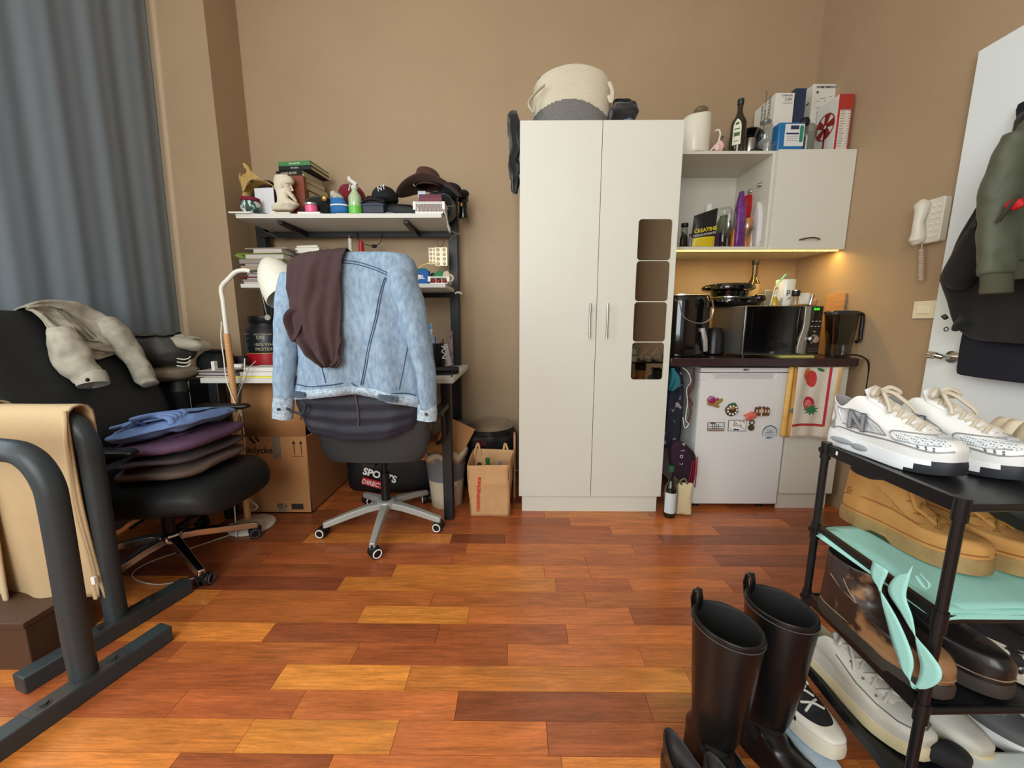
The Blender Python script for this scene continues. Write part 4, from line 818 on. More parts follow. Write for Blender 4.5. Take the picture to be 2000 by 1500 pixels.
b=M(); b.rings([[(cx+x*k-.006,cy+y*k,Wz+z*H) for x,y in sel(a,.05,32,.7)] for z,k in ((.93,1.04),(.97,1.05),(1.0,.95),(1.01,.5))]); b.build('lid',mat('dark_grey_plastic',(46,48,52),.35),t)
hp=[at(x,y,Y=2.15) for x,y in ((1672,612),(1684,614),(1692,628),(1690,648),(1682,662),(1672,668))]
b=M(); b.tube(curve([Vector((min(p.x,1.903),2.15,p.z)) for p in hp],6),.0095,10); b.build('handle',blkp,t)
b=M(); b.tube(curve([at(x,y,Y=2.088) for x,y in ((1640,697),(1665,693),(1682,696),(1694,704),(1697,716),(1696,735),(1691,770),(1690,800))],8),.0042,8); tag(b.build('power_cord',blkp),'black power cord hanging over the right end of the worktop','cord')
# ================================================================ INTERCOM AND SWITCH
def wx(px,py,X=1.915): return at(px,py,X=X)
ic=mat('intercom_cream',(222,216,200),.35)
t=thing('intercom','cream wall intercom handset with coiled cord on the right wall','intercom',(1.91,1.88,1.45))
Q=[wx(x,y) for x,y in ((1805,393),(1857,383),(1848,474),(1794,480))]
ys=[q.y for q in Q]; ya,yb=min(ys)+.005,max(ys)-.008; za,zb=1.452,1.645
b=M(); b.prism(rrect(ya,yb,za,zb,.012),1.885,1.919,'yz'); b.build('base',ic,t,bevel=.004)
yh=yb-.035
b=M(); b.tube([(1.872,yh,za+.005),(1.866,yh,za+.02),(1.868,yh,za+.05),(1.860,yh,(za+zb)/2),(1.868,yh,zb-.05),(1.866,yh,zb-.02),(1.874,yh,zb-.004)],[.02,.029,.024,.018,.024,.029,.018],16,flat=1.0); b.build('handset',ic,t)
b=M()
for i in range(6):
    for j in range(2): z=za+.03+i*.026; y=ya+.018+j*.022; b.box(1.881,1.886,y-.006,y+.006,z-.005,z+.005)
b.build('call_buttons',mat('button_cream',(236,232,220),.4),t,bevel=.001)
b=M(); c0=wx(1800,487,1.89); c1_=wx(1799,548,1.89); pts=[]
for i in range(150):
    u=i/150; a=u*2*math.pi*20; pts.append((1.89+.008*math.cos(a),c0.y+(c1_.y-c0.y)*u+.008*math.sin(a),c0.z+(c1_.z-c0.z)*u))
b.tube(pts,.0025,5); b.tube(curve([(1.888,c0.y,c0.z),(1.885,c0.y-.004,za-.01),(1.885,yh,za+.01)],4),.0022,6); b.tube(curve([(1.892,c0.y+.006,c0.z),(1.9,c0.y+.008,za)],4) ,.002,6); b.build('coiled_cord',mat('cord_pink_cream',(212,194,176),.5),t)
t=thing('light_switch','cream rocker light switch on the right wall below the intercom','switch',(1.915,1.85,1.12))
s0=wx(1788,589); s1=wx(1827,621); ya,yb,za,zb=s1.y,s0.y,s1.z-.002,s0.z
b=M(); b.prism(rrect(ya,yb,za,zb,.004),1.909,1.919,'yz'); b.build('plate',mat('switch_cream',(232,222,190),.4),t,bevel=.002)
m_=.022; b=M(); b.prism(rrect(ya+m_,yb-m_,za+m_,zb-m_,.002),1.904,1.91,'yz'); b.build('rocker',mat('rocker_cream',(238,230,204),.4),t,bevel=.0015)
# ================================================================ DESK WITH SHELVES
dk=mat('desk_black_metal',(22,23,26),.45,bump=.1,bs=300); dw_=mat('desk_white_board',(214,211,203),.5,bump=.06,bs=300)
DF,DB,DZ1,DZ0=2.0,2.68,.802,.775; DX0,DX1=-1.672,-.328
RU=at(891,700,Y=2.65).x; LU=at(516,500,Y=2.65).x
t=thing('shelving_desk','black framed desk with white worktop and two raised white shelves','desk',((DX0+DX1)/2,2.35,0))
b=M(); b.box(DX0,DX1,DF,DB,DZ0,DZ1); b.build('desktop',dw_,t,bevel=.002)
for x in (DX0+.06,-.372):
    b=M(); b.box(x-.026,x+.026,DF+.004,DF+.056,0,DZ0); b.build('leg',dk,t,bevel=.003)
for x,zt in ((LU,1.74),(RU,1.90)):
    b=M(); b.box(x-.03,x+.03,2.63,2.685,0,zt); b.build('rear_upright',dk,t,bevel=.004)
SZ1=at(600,417,Y=2.3).z; SZ0=at(600,426,Y=2.3).z; SX0=at(460,420,Y=2.3).x; SX1=at(862,420,Y=2.3).x
b=M(); b.box(SX0,SX1,2.30,2.66,SZ0,SZ1); b.build('shelf',dw_,t,bevel=.0015)
UZ1=at(600,554,Y=2.3).z; UZ0=at(600,562,Y=2.3).z; UX0=at(470,560,Y=2.3).x; UX1=at(870,560,Y=2.3).x
b=M(); b.box(UX0,UX1,2.30,2.66,UZ0,UZ1); b.build('shelf',dw_,t,bevel=.0015)
for z in (SZ0-.004,UZ0-.004):
    b=M(); b.box(LU,RU,2.622,2.655,z-.032,z); b.build('crossbar',dk,t,bevel=.002)
    for x in (at(548,435,Y=2.35).x,at(793,435,Y=2.35).x):
        b=M(); b.prism([(2.34,z),(2.63,z),(2.63,z-.034),(2.60,z-.034),(2.34,z-.016)],x-.014,x+.014,'yz'); b.build('bracket',dk,t,bevel=.001)
b=M(); b.box(DX0+.08,-.4,2.63,2.655,.70,.75); b.build('crossbar',dk,t,bevel=.002)
# ---------------- things on the top shelf
S=SZ1
def tx(px,Y=2.34): return at(px,412,Y=Y).x
card=mat('gold_card',(206,172,104),.6,var=.12,vs=30,bump=.2,bs=80)
# crown, lying tilted with its opening to the camera
t=thing('costume_tiara','gold cardboard crown with scrolled spikes leaning at the left end of the shelf','crown',(tx(495),2.45,S))
b=M(); P=[at(x,y,Y=2.42) for x,y in ((471,373),(463,348),(460,347),(455,349),(454,343),(452,338),(457,334),(461,337),(465,334),(467,338),(464,342),(472,343),(481,342),(486,344),(490,340),(490,336),(484,331),(478,322),(483,322),(489,326),(494,330),(500,340),(511,348),(520,356),(527,360),(516,354),(503,355),(492,360),(486,367),(482,373))]
cx=sum(p.x for p in P)/len(P)
b.rings([[(p.x,2.37+dy+.9*((p.x-tx(500))**2)*4,p.z) for p in P] for dy in (0,.0035)]); b.build('front_band',card,t)
b=M(); c0=at(505,366,Y=2.42); b.rings([[(c0.x+(.105+.0)*math.cos(a)*k,2.42+.02*math.sin(a)+(.10 if k<1 else 0),c0.z-.06+.105*math.sin(a)*k) for a in [math.pi*(.0+1.0*i/20) for i in range(21)]] for k in (1,.93)],False); b.build('rear_band',card,t,solid=.003)
# cup with leaf pattern, dark red rim
p=tx(489,2.34)
lf=mat('leaf_pattern',(205,222,214),.6,c2=(38,72,66),cs=55,thr=.5,sc=(1,1,.35))
b=M(False); 
t=thing('patterned_cup','round cup wrapped in fern-patterned cloth with dark red rim','cup',(p,2.35,S))
b.lathe([(.02,0),(.04,.012),(.052,.04),(.048,.07),(.042,.078)],28); b.noise(.003,30); b.build('cup',lf,t); b=M(False); b.lathe([(.045,.076),(.05,.08),(.048,.096),(.02,.1),(0,.1)],28); b.build('rim',mat('dark_red_cloth',(120,22,48),.8),t)
sbox('white_card','blank white card standing behind the fern-patterned cup','card',tx(498,2.4),tx(538,2.4),2.405,2.409,S,at(510,367,Y=2.405).z,mat('card_white',(222,222,228),.6),.0005,rz=-6)
sbox('dark_book','dark book in the shade behind the white card','book',tx(494,2.5),tx(532,2.5),2.50,2.62,S,at(510,352,Y=2.5).z,mat('dark_brown_cover',(58,46,44),.6),.002)
sbox('white_notepad','thin white pad at the left front corner of the top shelf','notepad',SX0-.03,SX0+.10,2.285,2.36,S,S+.008,wh,.001)
# bust of a bearded man
pl=mat('plaster',(226,216,196),.7,bump=.15,bs=200,c2=(214,202,180),cs=12)
t=thing('plaster_bust','white plaster bust of a bearded man in profile on the top shelf','bust',(tx(556),2.345,S))
b=M(False)
Wd=at(584,412,Y=2.34).x-at(530,412,Y=2.34).x; Hb=at(556,341,Y=2.34).z-S
def bp(px,py): q=at(px,py,Y=2.34); return q.x-tx(556), q.z-S
prof=[  # left(back) and right(face) outline from bottom to top of head
 (411,531,570),(404,529,578),(400,533,584),(396,541,580),(391,541,570),(385,541,561),(380,540,564),(376,539,568),(371,537.5,567),(366,536,566.5),(361,535.5,566.5),(358.5,535,570.5),(356,534.5,572),(352,534.5,572),(348,535.5,570),(344.5,537.5,567),(342,543,561),(341,548,556)]
bdep=[.030,.040,.045,.036,.028,.024,.026,.028,.03,.032,.034,.034,.035,.036,.036,.032,.02,.006]
prof2=resample([(float(p),float(a),float(c),d_) for (p,a,c),d_ in zip(prof,bdep)],60); rs=[]
for py,xa,xb,bb in prof2:
    xl,z=bp(xa,py); xr,_=bp(xb,py); c=(xl+xr)/2; a=(xr-xl)/2
    brow=.0025*math.exp(-((py-357)/1.6)**2); sock=-.004*math.exp(-((py-361)/2)**2)
    rs.append([(c+x+(brow+(sock if .25<abs(y/bb)<.85 else 0) if x>a*.3 else 0),y,z) for x,y in sel(a,bb,44,.95)])
b.rings(rs)
for q in range(len(b.v)):
    v=b.v[q]
    if v.z>Hb*.62: # hair curls over crown and nape
        d_=noise.noise(v*150)*.007; n_=Vector((v.x+.01,v.y,v.z-Hb*.75)).normalized(); 
        if v.x<.012 or v.z>Hb*.86: b.v[q]=v+n_*d_
    elif v.z<Hb*.35: b.v[q]=v+noise.noise_vector(v*45)*.004
hb=b.build('head',pl,t,sharp=80)
nx_,nz_=bp(569,369); b=M(False)
b.tube([(nx_-.006,0,nz_+.026),(nx_+.001,0,nz_+.003),(nx_+.006,0,nz_-.005),(nx_-.004,0,nz_-.009)],[.004,.005,.0065,.004],12)
for sg in (-1,1):
    b.ell((nx_-.012,sg*.015,nz_+.019),.006,.007,.0045); b.tube([(nx_-.002,sg*.004,nz_+.030),(nx_-.006,sg*.020,nz_+.028),(nx_-.018,sg*.031,nz_+.022)],[.004,.0045,.003],8)
    b.torus((nx_-.040,sg*.034,nz_+.010),.008,.0028,14,6,'y')
b.build('face',pl,hb)
b=M(False); bx_,bz_=bp(579,394)
rb=[]
for k in range(13):
    f=k/12; cxb=(nx_-.020)*(1-f)+(bx_-.004)*f; zb_=(nz_-.014)*(1-f)+(bz_+.0)*f; w_=.022*(1-f)**.6+.004; tx_=.019*(1-f)**.6+.004
    rb.append([(cxb+tx_*math.cos(q),w_*math.sin(q)*(1+.08*math.sin(9*f*6.28)),zb_-.3*tx_*math.cos(q)) for q in [2*math.pi*i/28 for i in range(28)]])
b.rings(rb)
for q in range(len(b.v)): b.v[q]=b.v[q]+Vector((math.sin(b.v[q].z*900+b.v[q].y*260),0,0))*.0012
b.noise(.002,110,4); b.build('beard',pl,hb,sharp=80)
b=M(False); x0,_=bp(530,412); x1,_=bp(570,412); b.box(x0,x1,-.03,.03,0,.014); b.build('plinth',pl,t,bevel=.003)
# stack of books (spines to the camera) behind
pg=mat('book_pages',(196,180,146),.8,bump=.4,bs=300,sc=(1,1,14)); 
def book(label,x0,x1,y0,y1,z0,z1,cov,title=None,tm=None,rz=0,pages_side='R',group='books stacked behind the bust',tsize=None,name='book'):
    cx,cy=(x0+x1)/2,(y0+y1)/2; t=thing(name,label,'book',(cx,cy,z0),rz,group=group); w2,d2,h=(x1-x0)/2,(y1-y0)/2,z1-z0; th=min(.003,h*.12)
    b=M(False); b.box(-w2,w2,-d2,d2,0,th); b.box(-w2,w2,-d2,d2,h-th,h); b.box(-w2,w2,-d2,-d2+th,th,h-th); c=b.build('cover',cov,t,bevel=.001)
    b=M(False); b.box(-w2+.003,w2-.003,-d2+th,d2-.003,th,h-th); b.build('pages',pg,t)
    if title: b=M(False); b.text(title,tsize or h*.5,TY(0,-d2-.0006,h*.5),align='CENTER'); b.build('lettering',tm or wh,t)
    return t
bkz=lambda y,Y=2.44: at(600,y,Y=Y).z
cg=mat('green_cover',(70,130,76),.5); cb_=mat('black_cover',(24,25,28),.5); cn=mat('navy_cover',(36,44,66),.5); cbr=mat('brown_cover',(120,60,34),.5,bump=.2,bs=120)
X0,X1=tx(550,2.46),tx(618,2.46)
book('tall stack bottom: thick dull book at the base behind the bust',X0+.03,X1-.02,2.46,2.66,S,bkz(372,2.46),mat('dull_brown_cover',(84,66,50),.6),rz=-8)
book('pale worn book second from the bottom behind the bust',X0+.02,X1-.02,2.46,2.66,bkz(372,2.46)+.001,bkz(357,2.46),mat('tan_cover',(150,126,92),.6),rz=-10)
book('old yellowed book with worn paper edges above the leather book',X0+.035,X1-.035,2.46,2.65,bkz(357,2.46)+.001,bkz(345,2.46),mat('yellowed_cover',(196,172,120),.6),rz=-12)
book('black book with white chess pieces on its spine in the stack behind the bust',X0-.008,X1-.045,2.46,2.65,bkz(345,2.46)+.001,bkz(332,2.46),cb_,'CHESS BOOK',mat('ivory_print',(222,212,180),.5),rz=-10)
book('black book with small white title under the green book',X0+.008,X1-.0,2.46,2.655,bkz(332,2.46)+.001,bkz(324,2.46),cb_,'THE IDIOT',rz=-6)
book('green book with white title, topmost of the stack behind the bust',X0+.008,X1-.0,2.46,2.655,bkz(324,2.46)+.001,bkz(314.5,2.46),cg,'THE MASTER',rz=-6)
b=M(); xa,xb=tx(571,2.40),tx(594,2.40); b.rings([[(x+(.012 if x>xa+.02 else 0),y,z) for x,y in ((xa,2.40),(xb,2.40),(xb,2.43),(xa,2.43))] for z in (S,bkz(342,2.40))])
tag(b.build('leather_book',[mat('red_brown_leather',(124,58,34),.5,var=.15,vs=14,bump=.3,bs=90)],bevel=.004),'reddish brown leather book with worn edges standing upright behind the bust','book')
sbox('torn_page_edge','torn yellowed paper edge sticking out beside the brown leather book','paper',xb+.001,xb+.008,2.41,2.44,S,bkz(340,2.41),mat('old_paper',(206,186,140),.7,bump=.5,bs=80),.001)
# candle jar
p=tx(607,2.33)
t=lathe_thing('candle_jar','small pink jar with silver lid standing on a white box','jar',(p,2.34,S+.012),[('jar',[(.028,0),(.033,.003),(.034,.035),(.03,.04)],mat('hot_pink_wax',(232,92,138),.4,coat=.3)),('lid',[(.033,.04),(.034,.042),(.034,.052),(.03,.054),(0,.054)],mat('lid_silver',(190,182,178),.3,.7))])
sbox('flat_white_box','flat white box with a thin red thread under the pink jar','box',tx(587),tx(630),2.305,2.37,S,S+.011,wh,.001)
# beret with badge
fab_b=mat('black_wool',(18,22,21),.9,bump=.5,bs=220,sheen=.2); 
t=thing('beret','black wool beret with round gold badge behind the pink jar','hat',(tx(627,2.42),2.42,S))
b=M(); b.rings([[(tx(629,2.42)+x*k,2.43+y*k,S+z) for x,y in sel(.092,.075,40,1)] for k,z in ((.7,0),(.72,.045),(.74,.058),(1.0,.066),(1.04,.085),(.95,.108),(.6,.124),(.2,.128),(.02,.128))]); b.noise(.007,14,4); b.build('crown',fab_b,t,sub=1)
a=at(634,387,Y=2.35); b=M(); b.cyl((a.x,2.375,a.z),(a.x,2.346,a.z),.016,24); b.torus((a.x,2.346,a.z),.0155,.0025,24,6,'y'); 
st=[]
for j in range(10): q=.011 if j%2==0 else .0045; st.append((a.x+q*math.sin(j*math.pi/5),a.z+q*math.cos(j*math.pi/5)))
b.build('badge',mat('dark_gold',(118,92,44),.4,.5),t); b=M(); b.prism(st,2.343,2.346); b.build('star',mat('bright_gold',(206,174,104),.35,.6),t)
b=M(); folded(b,tx(592,2.38),tx(606,2.38),2.34,2.44,S,S+.055,9,.01,20,1); tag(b.build('dark_glove',mat('plum_black',(44,22,32),.9),sub=1),'dark plum cloth lump between the leather book and the beret','clothes')
# blue and white trainer standing on its heel? -> sport cap folded
t=thing('sports_hat','blue cap with white stripe and patterned crown standing on edge','cap',(tx(664),2.35,S))
b=M(); x0,x1=tx(646),tx(682); cz=[(0,.98),(.03,1),(.07,.9),(.10,.72),(.125,.6),(.14,.45),(.148,.2)]
b.rings([[(x0+ (x1-x0)*k/2 + x*k, 2.35+y*k, S+z*.93) for x,y in sel((x1-x0)/2,.04,36,.8)] for z,k in cz],kf=lambda a,j: 0); b.noise(.003,30,2)
blue=mat('royal_blue_cloth',(34,104,168),.7,bump=.4,bs=250)
b.k=[1 if (sum(b.v[i].z for i in f)/len(f)-S)>.092 else 0 for f in b.f]
b.build('body',[blue,mat('printed_cloth',(214,208,190),.8,c2=(90,96,84),cs=40)],t,sub=1)
b=M(); b.rings([[(x0+(x1-x0)*k/2+x*k*1.015, 2.35+y*k*1.03, S+z) for x,y in sel((x1-x0)/2,.04,36,.8)] for z,k in ((.048,.968),(.056,.945))],True,False,False); b.build('stripe',wh,t,solid=.001)
# spray bottle
p=tx(694,2.33); hh=at(694,370,Y=2.33).z-S
t=thing('spray_bottle','green glitter spray bottle with white trigger head on the top shelf','spray bottle',(p,2.335,S))
b=M(False); b.lathe([(.033,0),(.036,.004),(.036,hh*.66),(.033,hh*.75),(.016,hh*.92),(.014,hh)],28); b.build('bottle',mat('green_liquid',(150,186,132),.15,c2=(196,214,182),cs=45,coat=.5),t)
b=M(False); b.lathe([(.037,.0),(.0372,.03),(.037,.045)],28,c0=False,c1=False); b.build('green_label',mat('bright_green',(112,196,76),.3),t)
b=M(False); b.lathe([(.014,hh),(.018,hh+.002),(.018,hh+.02),(.014,hh+.024)],20); b.T=Matrix.Translation((0,0,hh+.034))@Matrix.Rotation(rad(35),4,'Y'); b.box(-.038,.018,-.009,.009,-.008,.012); b.T=Matrix.Translation((-.022,0,hh+.022))@Matrix.Rotation(rad(20),4,'Y'); b.box(-.004,.002,-.006,.006,-.03,.008); b.T=Matrix.Translation((-.022,0,hh+.06))@Matrix.Rotation(rad(35),4,'Y'); b.box(-.012,.006,-.008,.008,-.01,.008); b.build('trigger_head',mat('trigger_white',(206,204,194),.35),t,bevel=.003)
# dark red beanie / cap
dr_=mat('dark_red_felt',(112,14,32),.85,bump=.4,bs=250,sheen=.2)
t=thing('red_hat','dark red cap standing behind the green spray bottle','cap',(tx(690,2.5),2.48,S))
b=M(); cx=tx(690,2.46); b.rings([[(cx+x*k+dx,2.47+y*k,S+z*1.22) for x,y in sel(.085,.07,40,.9)] for k,z,dx in ((.75,0,.0),(.9,.05,0),(.98,.10,-.005),(.92,.14,-.012),(.62,.166,-.015),(.2,.172,-.015))]); b.noise(.008,14,3); b.build('crown',dr_,t,sub=1)
b=M(); a0=at(664,366,Y=2.40); b.ell((a0.x+.010,2.425,a0.z-.02),.008,.006,.028); b.noise(.006,40); b.build('white_edge',mat('white_fleece',(220,208,206),.9),t)
b=M(); folded(b,tx(708,2.45),tx(752,2.45),2.42,2.56,S+.09,S+.135,8,.008,16,1); b.box(tx(712,2.45),tx(748,2.45),2.43,2.55,S,S+.1); tag(b.build('maroon_hat',mat('maroon_cloth',(66,24,22),.9,bump=.5,bs=200),sub=1),'maroon knitted hat between the red cap and the black cap','hat')
# black baseball cap with white interlaced NY
t=thing('baseball_hat','black baseball cap with white NY emblem on the pile of hats','cap',(tx(750,2.42),2.42,S+.09))
cx=tx(752,2.42); cz=S+.088; navyc=mat('cap_black',(24,24,30),.85,bump=.3,bs=300)
b=M(); b.rings([[(cx+x*k,2.43+y*k,cz+z) for x,y in sel(.078,.08,36,1)] for k,z in ((1,0),(1,.03),(.93,.055),(.75,.078),(.45,.092),(.1,.097))]); b.noise(.004,18,2); b.build('crown',navyc,t,sub=1)
b=M(); b.grid(lambda u,v:(cx-.03-.075+.13*u, 2.36-.07*v*(1-(2*u-1)**2*.5), cz+.012-.028*v-.012*(2*u-1)**2),12,8); b.build('visor',navyc,t,solid=.004)
b=M(); a=at(745,366,Y=2.345); b.text('NY',.04,TY(a.x,2.344,a.z-.004,12)@Matrix.Rotation(rad(-18),4,'Y'),ext=.002); b.build('lettering',mat('embroidery_white',(210,212,220),.7),t)
# cowboy hat
hb_=mat('brown_felt',(74,42,28),.8,bump=.3,bs=240,sheen=.15)
t=thing('cowboy_hat','dark brown leather cowboy hat with upturned brim on the pile of hats','hat',(tx(832,2.46),2.46,S+.08))
C0=at(832,360,Y=2.44); b=M(); cx,cy=C0.x,2.46
def brim(k,a):
    x=.195*k*math.cos(a); y=.15*k*math.sin(a); side=abs(math.cos(a))
    z=.0-(k-.5)*.02*0 + (.055*(max(0,-math.sin(a)))**1.5*(k-.45)/.55*0) 
    z=.012-.10*side**2*max(0,(k-.5))*1.2+.02*(1-side)*(k-.5)*2
    return (cx+x+.012,cy+y,C0.z-.012+z)
b.rings([[brim(k,2*math.pi*j/48) for j in range(48)] for k in (.48,.6,.75,.88,1.0)],True,False,False); b.build('brim',hb_,t,solid=.005,sharp=180)
b=M(); rs=[]
for k,z in ((.98,-.012),(1,.012),(.96,.045),(.9,.066),(.75,.078),(.5,.072),(.2,.062),(.02,.06)): rs.append([(cx+.01+.078*k*math.cos(a),cy+.075*k*math.sin(a),C0.z+z+(.012*abs(math.sin(a)) if z>.06 else 0)+( -.14*(.078*math.cos(a)*k) if z>.03 else 0)) for a in [2*math.pi*j/40 for j in range(40)]])
b.rings(rs,True,False,True); b.noise(.003,16,2); b.build('crown',hb_,t,sub=1)
b=M(); b.tube([(cx+.01+.0795*math.cos(a),cy+.0765*math.sin(a),C0.z+.004) for a in [2*math.pi*j/40 for j in range(40)]],.005,6,True,flat=1.8); b.build('hat_band',mat('dark_band',(48,28,22),.6),t)
# black cap hanging over the right end + dark heap under hats
t=thing('black_hat','black cap with gold mark at the right end of the pile of hats','cap',(tx(890,2.5),2.5,S+.02))
C1=at(885,372,Y=2.52); b=M(); b.ell((C1.x-.02,2.53,C1.z),.075,.07,.045); b.noise(.006,16,2); b.build('crown',navyc,t,sub=1); b=M(); c2=at(908,378,Y=2.52); b.ell((c2.x-.005,2.52,c2.z),.032,.05,.018); b.build('visor',navyc,t,sub=1); b=M(); a=at(879,363,Y=2.45); b.box(a.x-.002,a.x+.002,2.455,2.465,a.z-.01,a.z+.008); b.build('gold_mark',gold,t)
b=M(); folded(b,tx(828,2.5),tx(888,2.5),2.42,2.64,S+.0,C1.z-.02,14,.012,9,2); tag(b.build('folded_black_clothes',blk,sub=1),'heap of folded black clothes under the cowboy hat at the shelf end','clothes')
b=M(); folded(b,tx(712,2.45),tx(826,2.45),2.385,2.60,S+.0,S+.082,15,.010,10,2); tag(b.build('folded_grey_garment',mat('charcoal_knit',(52,54,56),.9,bump=.5,bs=200,var=.15),sub=1),'folded charcoal garment under the black baseball cap','clothes')
t=thing('dark_blue_box','flat dark blue gift box behind the papers on the top shelf','box',(tx(730,2.36),2.36,S+.012)); b=M(); x0,x1=tx(709,2.35),tx(752,2.35); b.box(x0+.004,x1-.004,2.335,2.38,S+.012,S+.055); b.build('body',mat('gift_navy',(44,50,66),.5),t,bevel=.001); b=M(); b.box(x0,x1,2.33,2.384,S+.052,S+.075); b.build('lid',mat('gift_navy_lid',(60,66,84),.5),t,bevel=.001)
pap=mat('crumpled_plastic_paper',(186,190,192),.35,bump=.7,bs=40,c2=(150,160,170),cs=12)
b=M(); b.grid(lambda u,v:(tx(694)+(tx(806)-tx(694))*u,2.315+.07*v+.002,S+.004+.022*math.sin(math.pi*u)**2*v+.004*math.sin(9*u)*math.sin(5*v)),30,10); tag(b.build('plastic_sleeve',pap,solid=.002,sharp=180),'crumpled clear plastic sleeve with papers at the front of the top shelf','papers')
sbox('paper_slip','small peach paper slip at the shelf edge below the spray bottle','paper',tx(661),tx(686),2.303,2.34,S,S+.0025,mat('peach_paper',(222,186,150),.7),.0005)
sbox('blue_card','small blue card at the shelf edge below the bust','card',tx(511),tx(527),2.304,2.33,S,S+.005,navy,.0005)
# white plastic basket with burgundy boxes
def basket(name,label,x0,x1,y0,y1,z0,h,m,cat='basket',slots=22):
    t=thing(name,label,cat,((x0+x1)/2,(y0+y1)/2,z0)); b=M(); th=.003
    b.box(x0,x1,y0,y1,z0,z0+th); b.build('bottom',m,t)
    for s in range(4):
        b=M(); n=slots if s<2 else 10
        if s<2:
            y=y0 if s==0 else y1-th; b.box(x0,x1,y,y+th,z0,z0+h*.2); b.box(x0,x1,y,y+th,z0+h*.88,z0+h)
            for i in range(n+1): q=x0+(x1-x0-.002)*i/n; b.box(q,q+.0022,y,y+th,z0+h*.2,z0+h*.88)
        else:
            x=x0 if s==2 else x1-th; b.box(x,x+th,y0,y1,z0,z0+h*.2); b.box(x,x+th,y0,y1,z0+h*.88,z0+h)
            for i in range(n+1): q=y0+(y1-y0-.002)*i/n; b.box(x,x+th,q,q+.0022,z0+h*.2,z0+h*.88)
        b.build('side',m,t)
    b=M(); b.tube([(x0-.004,y0-.003,z0+h),(x1+.004,y0-.003,z0+h),(x1+.004,y1,z0+h),(x0-.004,y1,z0+h)],.004,8,True)
    for x in (x0,x1): b.box(x-.008,x+.008,y0-.006,y0+.006,z0+h*.35,z0+h+.004)
    b.build('rim',m,t,bevel=.001); return t
x0,x1=tx(812),tx(868); basket('slotted_basket','white slotted plastic basket holding burgundy booklets on the top shelf',x0,x1,2.315,2.44,S,.062,wh)
bg=mat('burgundy_booklet',(98,34,52),.55,bump=.1,bs=200)
sbox('booklet','upper burgundy booklet standing in the white slotted basket','booklet',tx(818,2.35),tx(862,2.35),2.362,2.37,S+.004,at(840,379,Y=2.36).z,bg,.001,group='burgundy booklets')
sbox('booklet','front burgundy booklet, a little lower, in the white slotted basket','booklet',tx(817,2.33),tx(863,2.33),2.338,2.346,S+.004,at(840,386,Y=2.34).z,mat('burgundy_booklet_front',(112,44,62),.55),.001,group='burgundy booklets')
sbox('card_strip','light blue and white card strip above the burgundy booklets','card',tx(817,2.38),tx(832,2.38),2.385,2.388,S+.004,at(825,373,Y=2.385).z,mat('pale_blue_card',(186,200,220),.5),.0005)
b=M(); a=at(864,404,Y=2.33); c=at(888,402,Y=2.45); b.tube([a,c],.0018,6); b.tube(curve([(a.x,2.31,S+.03),(a.x+.02,2.30,S-.0),(a.x+.03,2.33,S-.05),(a.x+.035,2.36,S-.09),(a.x+.02,2.37,S-.05)],6),.004,6); tag(b.build('charging_cable',mat('grey_white_cable',(190,184,174),.5)),'off-white cable hanging over the right end of the top shelf','cable')
# torch strapped on the upright
p0=at(898,385,Y=2.6); p1_=at(895,428,Y=2.6)
t=thing('torch','black metal torch fixed on the right rear upright of the desk','torch',(p0.x+.02,2.6,p1_.z)); b=M(); b.lathe([(.026,0),(.03,.004),(.03,.03),(.026,.034),(.026,(p0.z-p1_.z)*.75),(.034,(p0.z-p1_.z)*.82),(.034,(p0.z-p1_.z)),(.02,(p0.z-p1_.z)+.004)],24,(p0.x+.022,2.597,p1_.z)); b.build('barrel',gloss,t); b=M(); b.box(p0.x+.01,p0.x+.02,2.568,2.572,p1_.z+.07,p1_.z+.09); b.build('label',mat('copper_print',(150,98,60),.4,.5),t)
# loops, fairy-light wire, blister pack hanging below the shelf
ZS=SZ0-.03
b=M(); b.tube(curve([at(x,y,Y=2.615) for x,y in ((698,455),(699,466),(706,474),(722,479),(738,478),(745,468),(746,457))],6),.0022,6); b.ell(at(731,481,Y=2.615),.018,.012,.012,10,8); b.noise(.0005,10); tag(b.build('black_lead',blkp),'thin black lead with plug drooping under the top shelf','cable')
b=M(); b.tube(curve([at(x,y,Y=2.5) for x,y in ((856,455),(853,465),(855,478),(860,482),(866,476),(868,464),(866,456)) ],6),.0016,6); tag(b.build('hair_tie_loop',mat('dark_brown_loop',(66,44,30),.6)),'thin dark loop tied under the shelf above the blister pack','string')
t=thing('blister_pack','silver and clear tablet blister pack hanging below the top shelf','blister pack',(at(852,500,Y=2.5).x,2.5,at(852,520,Y=2.5).z))
for (xa,xb,ya,yb,cols) in ((837,853,484,516,2),(849,874,483,519,2)):
    A=at(xa,ya,Y=2.5 if xa>840 else 2.51); B=at(xb,yb,Y=2.5 if xa>840 else 2.51); yy=A.y
    b=M(); b.box(A.x,B.x,yy,yy+.001,B.z,A.z); b.build('foil',mat('blister_foil',(142,132,112),.3,.6),t)
    for j in range(4):
        for i in range(cols):
            c=(A.x+(B.x-A.x)*(i+.5)/cols, A.z+(B.z-A.z)*(j+.5)/4); q=M(); r_=min((B.x-A.x)/cols,(A.z-B.z)/4)*.38; q.ell((c[0],yy-.002,c[1]),r_,.004,r_,12,6); q.build('tablet_pocket',mat('pocket_clear',(196,180,150),.25),t)
